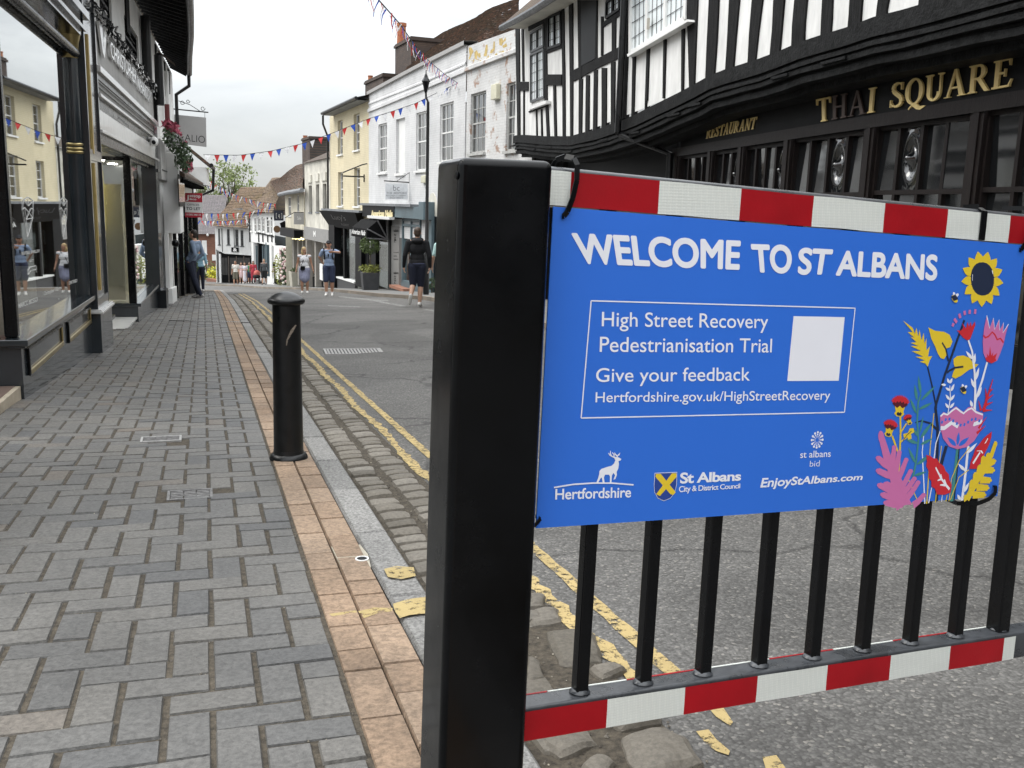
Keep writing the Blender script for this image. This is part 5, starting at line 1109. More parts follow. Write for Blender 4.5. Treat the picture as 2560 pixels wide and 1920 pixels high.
FB_ = FL.perp(FL.u(459, 530, .0)); t = hang_board('to_let_board', FB_, [(462, 540), (507, 544), (506, 484), (463, 482)], 'red and white OFFICES TO LET board fixed to the black shop front', WHITEP)
SR = mat('letting_red', (.42, .012, .03), .5, .03)
h6 = lambda x, y: (440 + x / 5.35, 420 + y / 5.35)
m = MB(); m.face([FB_.px(*h6(*p), .003) for p in ((122, 333), (352, 338), (353, 460), (124, 450))]); m.build('red_band', SR, t); m = MB(); m.face([FB_.px(*h6(*p), .003) for p in ((122, 592), (354, 602), (354, 664), (122, 658))]); m.build('red_band', SR, t)
m = MB(); put_text(m, 'essop', quadmap(FB_, h6(180, 402), h6(328, 412), h6(328, 368), h6(180, 358), .006), None, bold=.02); put_text(m, '&co', quadmap(FB_, h6(180, 428), h6(272, 432), h6(272, 403), h6(180, 400), .006), None, bold=.03); put_text(m, 'J', quadmap(FB_, h6(134, 440), h6(172, 440), h6(172, 362), h6(134, 360), .006), None, bold=.02)
put_text(m, '01582 346110', quadmap(FB_, h6(140, 634), h6(334, 640), h6(334, 614), h6(140, 608), .006), None, bold=.015); m.build('white_lettering', WHITEP, t)
m = MB(); put_text(m, 'OFFICES', quadmap(FB_, h6(152, 502), h6(310, 508), h6(310, 482), h6(152, 476), .006), None, bold=.0); put_text(m, 'TO LET', quadmap(FB_, h6(138, 560), h6(326, 566), h6(326, 528), h6(138, 520), .006), None, bold=.02); m.build('dark_lettering', mat('dark_grey_ink', (.03, .03, .04), .6), t)
# flower garland round the bracket
ub = FL.u(428, 360, .25); fw_ = thing('flower_garland', FL.px(450, 380, .3), 'drooping garland of pink blooms, ferns and silver ribbon over the white house front', 'garland')
m = MB(); rb = MB(); pk = MB()
path = [(424, 347, .3), (435, 354, .35), (446, 364, .42), (455, 374, .5), (461, 388, .5), (460, 402, .5), (455, 410, .48)]
for x, y, d_ in path:
    c = FL.px(x, y, d_); m.leaves(c, (.19, .19, .22), 75, .06)
for x, y, d_ in ((428, 344, .3), (437, 351, .36), (446, 354, .4), (430, 357, .32)): rb.leaves(FL.px(x, y, d_), (.17, .16, .13), 55, .05)
for x, y, d_, r_ in ((425, 318, .3, .17), (433, 324, .33, .17), (445, 334, .36, .10), (462, 357, .5, .07), (471, 412, .5, .14), (468, 422, .5, .13)):
    c = FL.px(x, y, d_)
    pk = MB()
    for k_ in range(60): a_ = Vector((random.gauss(0, 1), random.gauss(0, 1), random.gauss(0, 1))).normalized() * r_ * random.uniform(.3, .9); pk.leaves(c + a_, (r_ * .2,) * 3, 2, r_ * .38, shell=.3)
    pk.build('bloom', mat('pink_bloom', (.36, .07, .11), .7, .6, 14) if 'pink_bloom' not in MATS else MATS['pink_bloom'], fw_)
m.build('foliage', LEAFD, fw_); rb.build('ribbon', mat('silver_ribbon', (.26, .25, .25), .5, .4, 9), fw_)
# planter with shrub by the dark shop
def planter(c, s, h, m_, label, name='planter', rz=0):
    t = thing(name, c, label, 'planter'); mb = MB(); q = lambda k_, z_: [(c[0] + math.cos(rz) * a * k_ - math.sin(rz) * b * k_, c[1] + math.sin(rz) * a * k_ + math.cos(rz) * b * k_, c[2] + z_) for a, b in ((-s, -s), (s, -s), (s, s), (-s, s))]
    mb.prism(q(1, h), q(.86, 0)); bevel(mb.build('box', m_, t), .012); mb = MB(); mb.prism(q(.92, h + .004), q(.92, h - .05)); mb.build('soil', SOIL, t); return t
PLB = mat('charcoal_planter', (.022, .023, .026), .55, .2, 5)
c = gh(466, 733); c = Vector((c.x, c.y, pav_z(c.x, c.y))); PLQ = c
t = planter(c, .34, .72, PLB, 'charcoal planter with bushy shrub beside the standing man', rz=.28)
m = MB(); m.leaves(c + Vector((0, 0, .95)), (.45, .42, .35), 700, .05); m.build('shrub', LEAF, t)
t2 = thing('shrub', c + Vector((-.1, .9, 0)), 'dark leafy shrub against the black shop front behind the planter', 'shrub'); m = MB(); m.leaves(c + Vector((-.15, .95, 1.55)), (.3, .3, .55), 350, .05); m.build('foliage', LEAFD, t2); m = MB(); m.tube([c + Vector((-.15, .95, 0)), c + Vector((-.15, .95, 1.5))], .025, 6); m.build('stem', BARK, t2)
# ------------------------------------------------------------------ right-hand side: timbered restaurant
FT = Fac((at(2168, 290, 10.5).x, 10.5), -13.46, -1)
uC = FT.u(1292, 200, .0)                                    # far corner of the timbered house
th_ = thing('timbered_restaurant', FT.p(uC, FT.gz(uC)), 'black and white timber framed restaurant with gilt lettering and jettied upper floor', 'restaurant')
JD = .55                                                    # how far the upper floor stands out
uc2 = FT.u(1290, 200, JD); uN = FT.u(2560, 60, JD) - 24    # near end runs past the picture
c2b = lambda x, y: (1260 + x / 4.366, y / 4.366)
c3b = lambda x, y: (1560 + x / 3.456, y / 3.456)
jb_px = [c2b(*p) for p in ((160, 1475), (430, 1490), (650, 1495), (740, 1490), (900, 1450), (1080, 1400), (1250, 1335), (1420, 1270), (1560, 1200), (1659, 1150))] + [c3b(*p) for p in ((620, 735), (780, 640), (950, 590), (1140, 530), (1350, 445), (1560, 360), (1790, 290), (2050, 200), (2200, 150))] + [(2320, 10)]
JB = [FT.uz(*p, JD) for p in jb_px]; JB.append((uN, JB[-1][1] - .05)); jb = line(*JB)
zeave = FT.z(1340, 25, JD + .35); zTop = FT.z(1700, 0, JD) + 2.6
jt_px = [c2b(*p) for p in ((130, 320), (270, 250), (440, 150), (640, 70), (800, 0))]
JT = [FT.uz(*p, JD) for p in jt_px]; u_l = JT[-1][0]; JT += [(u_l - .8, JT[-1][1] + .35), (u_l - 1.5, zTop), (uN, zTop)]; jt = line(*JT)
# plaster
windows = []
def hp(x0, y0, x1, y1): return hole_px(FT, *c2b(x0, y0), *c2b(x1, y1), JD)
m = MB(); wall(m, FT, uN, uc2, jb, jt, [], JD - .012); m.fpoly(FT, [(uc2, jb(uc2)), (uc2 + .015, jb(uc2)), (uc2 + .015, jt(uc2)), (uc2, jt(uc2))], -6, JD); m.build('plaster', PLAST, th_)
def stud(pts, name='timber', d1=.012, w0=None):
    """A timber traced as an outline on the upper front."""
    mb = MB(); mb.fpoly(FT, [FT.uz(*p, JD) for p in pts], JD - .06, JD + d1 + random.uniform(-.003, .004)); return mb.build(name, TIMB, th_)
def st2(x0, x1, y0, y1, xb0=None, xb1=None):
    xb0 = x0 if xb0 is None else xb0; xb1 = x1 if xb1 is None else xb1
    stud([c2b(x0, y0), c2b(x1, y0), c2b(xb1, y1), c2b(xb0, y1)])
# far part: wavering studs
st2(128, 172, 310, 1500, 150, 178); st2(190, 215, 300, 890, 203, 222); st2(213, 225, 990, 1490, 213, 226)
st2(160, 268, 892, 990)
st2(432, 492, 150, 560, 455, 486); st2(452, 470, 560, 1100, 448, 476); st2(455, 480, 1100, 1495, 472, 500)
st2(540, 566, 930, 1495, 555, 578); st2(628, 655, 75, 800, 640, 668); st2(640, 668, 800, 1495, 645, 672)
st2(712, 752, 30, 830, 722, 756); st2(722, 756, 830, 1495, 726, 752)
st2(808, 848, 0, 860, 820, 850); st2(820, 860, 860, 1480, 818, 850); st2(900, 935, 820, 1450, 893, 930); st2(990, 1020, 0, 640, 985, 1018); st2(985, 1022, 760, 1430, 975, 1014); st2(1066, 1085, 180, 610, 1064, 1082); st2(1070, 1122, 740, 1400, 1070, 1118)
st2(1180, 1225, 170, 560, 1180, 1220); st2(1172, 1216, 670, 1390, 1172, 1208)
st2(465, 632, 812, 930); stud([c2b(490, 530), c2b(632, 490), c2b(632, 525), c2b(465, 585)]); stud([c2b(750, 770), c2b(1000, 650), c2b(1265, 510), c2b(1262, 630), c2b(1010, 750), c2b(760, 890)])
stud([c2b(1075, 250), c2b(1275, 110), c2b(1275, 165), c2b(1080, 300)]); stud([c2b(270, 340), c2b(440, 250), c2b(440, 150), c2b(270, 240)])
TM_ = TIMB; TIMB = BLK2; stud([c2b(840, 0), c2b(1015, 0), c2b(1000, 640), c2b(850, 720)]); TIMB = TM_      # dark recessed louvre bay
for x in (880, 920, 960): st2(x, x + 8, 20, 690)
for x0, x1 in ((350, 360), (405, 416)): st2(x0, x1, 1190, 1490, x0 + 5, x1 + 8)
stud([c2b(270, 1215), c2b(460, 1120), c2b(460, 1165), c2b(275, 1230)])
stud([c2b(1285, 0), c2b(1380, 0), c2b(1330, 1290), c2b(1285, 1310)], d1=.03)
stud([c2b(1408, 620), c2b(1438, 610), c2b(1420, 1255), c2b(1395, 1265)]); stud([c2b(1562, 530), c2b(1592, 515), c2b(1555, 1195), c2b(1540, 1200)])
# near part: broad studs
for a in ((82, 100, 470, 500, 70, 90, 905), (205, 222, 400, 410, 188, 206, 850), (346, 366, 330, 340, 338, 352, 830), (503, 525, 235, 240, 500, 515, 770)):
    stud([c3b(a[0], a[2]), c3b(a[1], a[3]), c3b(a[5], a[6] + 20), c3b(a[4], a[6] + 20)])
T_ = [((542, 640), (568, 610)), ((740, 822), (708, 780)), ((915, 1000), (878, 945)), ((1110, 1200), (1072, 1135)), ((1298, 1388), (1264, 1345)), ((1480, 1585), (1452, 1558)), ((1718, 1805), (1702, 1786)), ((1955, 2062), (1935, 2045)), ((2200, 2290), (2180, 2270))]
for (a, b), (c, d_) in T_:
    yb = np.interp((c + d_) / 2, [600, 1000, 1500, 2000, 2300], [750, 585, 400, 240, 120]); sl = (b - d_) / max(60, yb)
    stud([c3b(a + (a - c) / yb * 1400, -1400), c3b(b + (b - d_) / yb * 1400, -1400), c3b(b, 0), c3b((b + d_) / 2 + random.uniform(-6, 6), yb * .5), c3b(d_, yb + 12), c3b(c, yb + 25), c3b((a + c) / 2 + random.uniform(-6, 6), yb * .55), c3b(a, 0)])
for i in range(26):
    u_ = FT.u(*c3b(2290, 100), JD) - .75 - i * .75; m = MB(); m.fbox(FT, u_, u_ + .3, jb(u_) - .05, zTop, JD - .06, JD + .014); m.build('timber', TIMB, th_)
# leaded windows
LEADED = None
def leadmat():
    m, nt, b, o = newmat('leaded_glass'); b.inputs['Base Color'].default_value = (.10, .11, .115, 1); b.inputs['Roughness'].default_value = .06; b.inputs['Specular IOR Level'].default_value = 1.; b.inputs['Coat Weight'].default_value = .6
    return m
LEADED = glassmat('leaded_glass', (.96, .98, .98), .08, .02, .25)
SKYREFL = mat('painted_sky_reflection', (.84, .86, .87), .9, .06, 3)  # white sheet behind the leaded panes stands in for reflected sky
def leaded(quad, nx, ny, fm, name='window', lights=2, fw=.05):
    q = [FT.uz(*p, JD) for p in quad]     # tl, tr, br, bl
    f = lambda s, t_: (q[0][0] * (1 - s) * (1 - t_) + q[1][0] * s * (1 - t_) + q[2][0] * s * t_ + q[3][0] * (1 - s) * t_, q[0][1] * (1 - s) * (1 - t_) + q[1][1] * s * (1 - t_) + q[2][1] * s * t_ + q[3][1] * (1 - s) * t_)
    mb = MB(); W_ = lambda a, b, w_, d_: mb.bar(FT.p(*f(*a), d_), FT.p(*f(*b), d_), w_, .02, FT.n)
    for a, b in (((0, 0), (1, 0)), ((0, 1), (1, 1)), ((0, 0), (0, 1)), ((1, 0), (1, 1))): W_(a, b, fw / 2, JD + .012)
    for i in range(1, lights): W_((i / lights, 0), (i / lights, 1), fw * .42, JD + .013)
    w_ = mb.build(name, fm, th_); mb = MB()
    for i in range(1, nx * lights):
        if i % nx: W2 = (i / (nx * lights)); mb.bar(FT.p(*f(W2, 0), JD + .003), FT.p(*f(W2, 1), JD + .003), .0026, .004, FT.n)
    for j in range(1, ny): mb.bar(FT.p(*f(0, j / ny), JD + .0035), FT.p(*f(1, j / ny), JD + .0035), .003, .004, FT.n)
    mb.build('leading', BLK2, w_)
    mb = MB(); mb.face([FT.p(*f(*p), JD + .0015) for p in ((0, 0), (1, 0), (1, 1), (0, 1))]); mb.build('pane', LEADED, w_)
    mb = MB(); mb.face([FT.p(*f(*p), JD - .008) for p in ((0, 0), (1, 0), (1, 1), (0, 1))]); mb.build('sky_reflection_sheet', SKYREFL, w_)
    return w_
GP = mat('grey_frame_paint', (.06, .065, .068), .5)
leaded([c2b(297, 365), c2b(438, 278), c2b(440, 500), c2b(297, 570)], 4, 2, GP); leaded([c2b(297, 600), c2b(440, 535), c2b(445, 1060), c2b(298, 1110)], 4, 5, GP)
m = MB(); m.fpoly(FT, [FT.uz(*c2b(*p), JD + .1) for p in ((270, 1170), (460, 1095), (460, 1130), (270, 1200))], JD, JD + .1); m.build('window_sill', WHITEP, th_)
leaded([c2b(492, 190), c2b(625, 135), c2b(630, 480), c2b(488, 530)], 3, 4, BLK2); leaded([c2b(1128, 20), c2b(1272, -80), c2b(1272, 95), c2b(1122, 195)], 3, 2, BLK2)
leaded([c3b(62, -330), c3b(560, -620), c3b(535, 165), c3b(62, 470)], 4, 6, WHITEP, lights=3, fw=.09)
m = MB(); m.fpoly(FT, [FT.uz(*c3b(*p), JD + .12) for p in ((25, 468), (545, 168), (550, 186), (30, 490))], JD, JD + .12); m.build('window_sill', WHITEP, th_)
m = MB(); p = FT.px(1620, 73, JD + .05); m.bar(p, p + Vector((0, 0, .16)), .03, .02); m.build('window_catch', mat('stone_figure', (.45, .42, .36), .8), th_)
# carved bressummer and jetty mouldings below the plaster
def bandbelow(z0, z1, d0, d1, nm, mt, amp=.015, n=90):
    mb = MB(); V = []
    for i in range(n + 1):
        u = uN + (uc2 + .02 - uN) * i / n; jz = jb(u); a = noise.noise((u * 1.7, z0 * 9, 0)) * amp; b = noise.noise((u * 5, z0 * 7, 2)) * amp
        V += [FT.p(u, jz - z0 + a, d0), FT.p(u, jz - z0 + a, d1 + b), FT.p(u, jz - z1 + a * .6, d1 + b * .7), FT.p(u, jz - z1 + a * .6, d0)]
    mb.idx(V, [(i * 4 + k, i * 4 + (k + 1) % 4, i * 4 + 4 + (k + 1) % 4, i * 4 + 4 + k) for i in range(n) for k in range(4)] + [(0, 1, 2, 3), (n * 4, n * 4 + 3, n * 4 + 2, n * 4 + 1)])
    return mb.build(nm, mt, th_)
bandbelow(-.01, .17, JD - .3, JD + .022, 'bressummer', TIMBH); bandbelow(.17, .20, JD - .3, JD - .015, 'moulding', TIMBH, .02); bandbelow(.20, .245, JD - .4, JD + .008, 'moulding', TIMBH, .02); bandbelow(.245, .27, JD - .4, JD - .03, 'moulding', TIMBH, .02); bandbelow(.27, .32, JD - .4, JD - .012, 'moulding', TIMBH, .02); bandbelow(.32, .35, JD - .5, JD - .08, 'moulding', TIMBH, .02); bandbelow(.35, .42, JD - .5, JD - .06, 'moulding', TIMBH, .03); bandbelow(.42, .50, JD - .5, JD - .2, 'moulding', TIMBH, .03)
for i in range(26):
    u = uN + (uc2 - uN) * (i + random.random()) / 26; m = MB(); z_ = jb(u) - random.choice((.205, .272)); m.fbox(FT, u, u + random.uniform(.25, .5), z_ - .03, z_, JD - .05, JD + .014); m.build('carving', TIMBH, th_)
# upper gables, eaves and roof
e1 = at(1262, 66, FT.p(uc2, 0, JD).y + .8); 
EV = [FT.uz(*p, JD + .5) for p in ((1258, 70), (1300, 48), (1345, 22), (1378, 0))]; s_ = (EV[-1][1] - EV[0][1]) / (EV[-1][0] - EV[0][0]); EV.append((EV[-1][0] - 3.5, EV[-1][1] - 3.5 * s_))
m = MB(); n_ = len(EV); m.idx([FT.p(u, z, JD + .5) for u, z in EV] + [FT.p(u, z + .02, JD - .3) for u, z in EV], [(i, i + 1, i + 1 + n_, i + n_) for i in range(n_ - 1)]); m.build('soffit', CREAMW, th_)
m = MB(); m.tube([FT.p(u, z, JD + .54) for u, z in EV], .075, 8); m.build('gutter', IRON, th_, True)
m = MB(); m.idx([FT.p(u, z + .08, JD + .52) for u, z in EV] + [FT.p(u - 1.5, z + 3.2, JD - 3) for u, z in EV], [(i, i + 1, i + 1 + n_, i + n_) for i in range(n_ - 1)])
m.idx([FT.p(EV[0][0], EV[0][1] + .08, JD + .52), FT.p(EV[0][0] - 1.5, EV[0][1] + 3.2, JD - 3), FT.p(EV[0][0] + .2, EV[0][1] + .1, JD - 6)], [(0, 1, 2)]); ROOFR = roofmat('brown_roof_tiles_east', FT.hd, (.13, .075, .048), (.075, .052, .038)); m.build('roof', ROOFR, th_)
dpu = FT.u(1553, 150, JD + .1)
downpipe('downpipe', [FT.p(dpu, zTop, JD + .1), FT.p(dpu, FT.z(1549, 330, JD + .1), JD + .1), FT.p(dpu, FT.z(1549, 336, JD + .1), JD + .05), FT.p(FT.u(1675, 385, .12), FT.z(1675, 385, .12), .12), FT.p(FT.u(1677, 500, .12), FT.z(1677, 500, .12) - 3, .12)], .055, IRON, th_)
# ground floor: black fascia, gilt letters, glazing
uF1 = uN; uF0 = FT.u(1560, 400, 0.)
fbot = pxline(FT, [(1560, 392), (1760, 362), (2100, 303), (2560, 226)])
zfb = lambda u: fbot(u) if u > FT.u(2560, 226) else fbot(FT.u(2560, 226)) 
m = MB(); wall(m, FT, uN, FT.u(1700, 400, .05), lambda u: zfb(u) - .0, lambda u: jb(u) - .3, [], .05); m.build('fascia', BLK2, th_)
m = MB(); wall(m, FT, FT.u(1700, 400, .05), uc2 - .3, lambda u: FT.gz(u) - .3, lambda u: jb(u) - .3, [], -.5); m.build('lobby_wall', BLK2, th_)
m = MB(); u_ = FT.u(1700, 400); m.fbox(FT, u_ - .0, u_ + .05, FT.gz(u_) - .3, jb(u_) - .3, -.5, .05); m.build('corner_post', TIMB, th_); m = MB(); m.fbox(FT, uc2 - .5, uc2 - .25, FT.gz(u_) - .5, jb(uc2) - .4, -.5, .15); m.build('corner_post', TIMB, th_); m = MB(); m.fbox(FT, uc2 - 1.2, uc2 - .5, jb(uc2) - 1.1, jb(uc2) - .4, -.499, -.4); m.build('fanlight', TIMB, th_)
m = MB(); m.fbox(FT, uc2 - 3.4, uc2 - 1.3, FT.gz(uc2) - .3, FT.gz(uc2) + 2.3, -.499, -.46); m.build('side_door', DBLUE, th_)
# serif capitals
def serif(mb, ch, fn, depth, sw=.17, tw=.07):
    """One roman capital drawn in a unit box (width w) through fn(x, y, d)."""
    k_ = [0]
    def poly(pp):
        k_[0] += 1; e = depth + .0006 * k_[0]; a = [fn(x, y, e) for x, y in pp]; b = [fn(x, y, 0) for x, y in pp]; mb.prism(a, b)
    def stem(x, w_, y0=0, y1=1, s0=True, s1=True):
        poly([(x, y0), (x + w_, y0), (x + w_, y1), (x, y1)])
        if s0: poly([(x - .085, y0), (x + w_ + .085, y0), (x + w_ + .085, y0 + .035), (x + w_, y0 + .075), (x, y0 + .075), (x - .085, y0 + .035)])
        if s1: poly([(x - .085, y1), (x + w_ + .085, y1), (x + w_ + .085, y1 - .035), (x + w_, y1 - .075), (x, y1 - .075), (x - .085, y1 - .035)])
    def hb(x0, x1, y, t_=tw): poly([(x0, y), (x1, y), (x1, y + t_), (x0, y + t_)])
    def ring(cx_, cy_, rx, ry, a0, a1, thick, thin, n=22):
        A = np.linspace(a0, a1, n); o = []; i_ = []
        for a in A:
            t_ = thin + (thick - thin) * abs(math.cos(a)) ** 1.5; o.append((cx_ + rx * math.cos(a), cy_ + ry * math.sin(a))); i_.append((cx_ + (rx - t_) * math.cos(a), cy_ + (ry - min(t_, thin * 1.6)) * math.sin(a)))
        for j in range(n - 1): poly([o[j], o[j + 1], i_[j + 1], i_[j]]); k_[0] -= 1
        k_[0] += 1
    if ch == 'I': stem(.1, sw); return .1 + sw + .1
    if ch == 'T': stem(.32, sw, s1=False); hb(0, .8, .93); poly([(0, .93), (.06, .93), (.03, .74), (0, .74)]); poly([(.74, .93), (.8, .93), (.8, .74), (.77, .74)]); return .8
    if ch == 'H': stem(.1, sw); stem(.62, sw); hb(.1 + sw, .62, .47); return .9
    if ch == 'A':
        poly([(.40, 1.02), (.50, 1.02), (.86, 0), (.86 - sw - .02, 0)]); poly([(.40, 1.02), (.46, .9), (.17, 0), (.10, 0)]); hb(.24, .66, .3); poly([(.0, 0), (.27, 0), (.27, .03), (0, .03)]); poly([(.6, 0), (.95, 0), (.95, .035), (.6, .035)]); return .95
    if ch == 'E':
        stem(.1, sw, s0=False, s1=False); hb(.02, .66, .93); hb(.02, .7, 0); hb(.1 + sw, .5, .48); poly([(.6, .93), (.66, .93), (.66, .74), (.64, .74)]); poly([(.64, .07), (.7, .07), (.76, .26), (.73, .26)]); poly([(.46, .38), (.5, .38), (.5, .65), (.46, .65)]); return .76
    if ch == 'U':
        stem(.08, sw, .3, 1, s0=False); stem(.66, .07, .3, 1, s0=False); ring(.405, .32, .325, .34, math.pi, 2 * math.pi, sw, .08); return .82
    if ch == 'R':
        stem(.1, sw); hb(.1 + sw, .42, .93); hb(.1 + sw, .42, .46); ring(.42, .73, .28, .27, -math.pi / 2, math.pi / 2, sw, .07); poly([(.36, .48), (.36 + sw + .02, .48), (.86, .03), (.92, .0), (.72, 0)]); return .9
    if ch == 'Q' or ch == 'O':
        ring(.46, .5, .44, .52, 0, 2 * math.pi, sw + .02, .07, 40)
        if ch == 'Q': poly([(.42, .02), (.55, .06), (.78, -.13), (1.0, -.12), (1.02, -.17), (.8, -.26), (.62, -.22), (.4, -.06)]); poly([(.2, -.16), (.3, -.06), (.46, .03), (.42, -.05), (.3, -.13), (.24, -.2)])
        return .95
    if ch == 'S':
        P = [(.60, .80), (.53, .93), (.36, .97), (.18, .90), (.13, .74), (.24, .60), (.42, .48), (.57, .36), (.60, .2), (.50, .07), (.32, .03), (.13, .09), (.06, .22)]
        Wd = [.05, .07, .08, .12, .15, .17, .18, .17, .15, .12, .08, .07, .05]
        for j in range(len(P) - 1):
            (ax, ay), (bx, by) = P[j], P[j + 1]; l = math.hypot(bx - ax, by - ay); nx, ny = -(by - ay) / l, (bx - ax) / l; wa, wb = Wd[j] / 2, Wd[j + 1] / 2
            poly([(ax + nx * wa, ay + ny * wa), (bx + nx * wb, by + ny * wb), (bx - nx * wb, by - ny * wb), (ax - nx * wa, ay - ny * wa)])
        poly([(.57, .68), (.62, .68), (.63, .97), (.60, .97)]); poly([(.02, .03), (.06, .03), (.08, .32), (.04, .32)]); return .7
    if ch == 'N': stem(.1, .07); stem(.72, .07, 0, 1, s0=False); poly([(.02, 1), (.1 + sw, 1), (.79, 0), (.72 - .02, 0), (.1, .9)]); return .9
    return .4
ADV = {'I': .37, 'T': .8, 'H': .9, 'A': .95, 'E': .78, 'U': .84, 'R': .92, 'Q': .95, 'S': .7, 'N': .9, ' ': .45}
GOLD2 = mat('gilt_letters', (.88, .66, .28), .36, .18, 5, metal=.15); GOLDD = mat('tarnished_letters', (.085, .06, .05), .45, .2, 12, metal=.4)
def serif_line(word, bl, br, tr, tl, d, depth, dull=()):
    fn0 = quadmap(FT, bl, br, tr, tl, d); tot = sum(ADV[c] for c in word) + .06 * (len(word) - 1); x = 0
    for i, c in enumerate(word):
        w_ = ADV[c]
        if c != ' ':
            mb = MB(); serif(mb, c, lambda a, b, e, x=x: fn0((x + a) / tot, b, e), depth); mb.build('gilt_letter', GOLDD if i in dull else GOLD2, th_)
        x += w_ + .06
c4b = lambda x, y: (1860 + x / 3.073, y / 3.073)
serif_line('THAI', c4b(572, 942), c4b(1010, 862), c4b(1028, 668), c4b(565, 765), .055, .02, (1, 2)); serif_line('SQUARE', c4b(1132, 835), c4b(2068, 662), c4b(2092, 435), c4b(1140, 645), .055, .02)
serif_line('RESTAURANT', (1766, 347), (1888, 322), (1894, 292), (1770, 318), .055, .012)
# window posts, rails, glazing bars
zr_ = lambda u: zfb(u)
zsill = FT.gz(FT.u(2168, 500)) + .55
postpx = [(1700, 385), (1783, 370), (1861, 352), (1979, 328), (2186, 294), (2460, 247)]
PU = [FT.u(*p, .0) for p in postpx]; PU += [PU[-1] - 1.75 - 1.7 * k_ for k_ in range(7)]
m = MB(); wall(m, FT, uN, FT.u(1690, 400), lambda u: zr_(u) - .13, zr_, [], .07); m.build('head_rail', DOAK, th_)
m = MB(); m.fbox(FT, uN, PU[0], FT.gz(PU[0]) - .5, zsill, -.3, .03); m.build('stall_riser', BLK2, th_)
for i, u_ in enumerate(PU):
    m = MB(); m.fbox(FT, u_ - .09, u_ + .09, zsill - .1, zr_(u_) - .1, -.1, .05); m.fbox(FT, u_ - .04, u_ + .04, zsill - .1, zr_(u_) - .1, .05, .065); m.build('window_post', DOAK, th_)
rm = MB()
for i in range(len(PU) - 1):
    a, b = PU[i + 1] + .09, PU[i] - .09; n = 4 if b - a > 1 else 3; zt1, zt0 = zr_((a + b) / 2) - .13, zsill
    m = MB(); hz = (zt1 - zt0) / 3.02
    for k_ in range(1, n): x = a + (b - a) * k_ / n; m.fbox(FT, x - .022, x + .022, zt0, zr_(x) - .14, -.08, .0)
    for k_ in range(0, 4): m.fbox(FT, a, b, zt1 - hz * k_ - .045, zt1 - hz * k_, -.078, .004)
    for e in (a, b - .03): m.fbox(FT, e, e + .03, zt0, zt1, -.085, .01)
    w_ = m.build('window', DOAK, th_)
    for k_ in range(n):
        for r_ in range(3):
            x0 = a + (b - a) * k_ / n + .02; x1 = a + (b - a) * (k_ + 1) / n - .02; y1 = zt1 - hz * r_ - .04; y0 = y1 - hz + .04
            m = MB(); tl = random.gauss(0, .012); tz = random.gauss(0, .012)
            bull = (i, k_, r_) in ((1, 0, 0), (2, 0, 0), (3, 1, 0), (3, 0, 1), (4, 2, 0))
            if bull:
                V = []; NN = 28
                for aa in range(NN + 1):
                    for bb in range(NN + 1):
                        s_, t2_ = aa / NN, bb / NN; rr = math.hypot(s_ - .5, (t2_ - .5)) * 2; hgt = .05 * math.cos(min(1, rr) * math.pi * 2.4) * (1 - min(1, rr)) + (.03 * max(0, 1 - rr * 3.2))
                        V.append(FT.p(x0 + (x1 - x0) * s_, y0 + (y1 - y0) * t2_, -.04 + hgt))
                m.idx(V, [(aa * (NN + 1) + bb, (aa + 1) * (NN + 1) + bb, (aa + 1) * (NN + 1) + bb + 1, aa * (NN + 1) + bb + 1) for aa in range(NN) for bb in range(NN)]); m.build('bullseye_pane', DGLASS, w_, 'all')
            else:
                m.face([FT.p(x0, y0, -.04 + tz), FT.p(x1, y0, -.04 - tl + tz), FT.p(x1, y1, -.04 - tl - tz), FT.p(x0, y1, -.04 - tz)]); m.build('pane', DGLASS, w_)
m = MB(); wall(m, FT, uN, uc2 - .4, lambda u: FT.gz(u) - .3, lambda u: jb(u) - .1, [], -.6); m.build('inner_wall', BLK2, th_)
# ------------------------------------------------------------------ white painted brick house
def tiled(name, low, high, mt, par, rows=30, lift=.035):
    """A roof slope laid in real overlapping courses between its eaves line and its ridge line."""
    mb = MB(); low = [Vector(p) for p in low]; high = [Vector(p) for p in high]; n = len(low)
    nn = (high[n // 2] - low[n // 2]).cross(low[-1] - low[0]).normalized()
    if nn.z < 0: nn = -nn
    def res(P, k_):
        D = [0]
        for a, b in zip(P, P[1:]): D.append(D[-1] + (b - a).length)
        o = []
        for i in range(k_ + 1):
            s_ = D[-1] * i / k_; j = min(len(P) - 2, max(0, int(np.searchsorted(D, s_, 'right')) - 1)); o.append(P[j].lerp(P[j + 1], (s_ - D[j]) / max(1e-6, D[j + 1] - D[j])))
        return o
    K = 60; lo_, hi_ = res(low, K), res(high, K)
    for r in range(rows):
        a, b = r / rows, (r + 1) / rows + .004; V = []
        for i in range(K + 1):
            w_ = nn * (.02 * noise.noise((i * .35, r * 1.3, 1.)) + .05 * noise.noise((i * .06, r * .12, 7.)))
            V += [lo_[i].lerp(hi_[i], a) + nn * lift + w_ + nn * random.uniform(-.006, .006), lo_[i].lerp(hi_[i], b) + w_, lo_[i].lerp(hi_[i], a) + w_ - nn * .01]
        for i in range(K):
            mb.col = random.random(); mb.idx([V[3 * i], V[3 * i + 3], V[3 * i + 4], V[3 * i + 1]], [(0, 1, 2, 3)]); mb.idx([V[3 * i], V[3 * i + 3], V[3 * i + 5], V[3 * i + 2]], [(0, 1, 2, 3)])
    mb.col = None; return mb.build(name, mt, par)
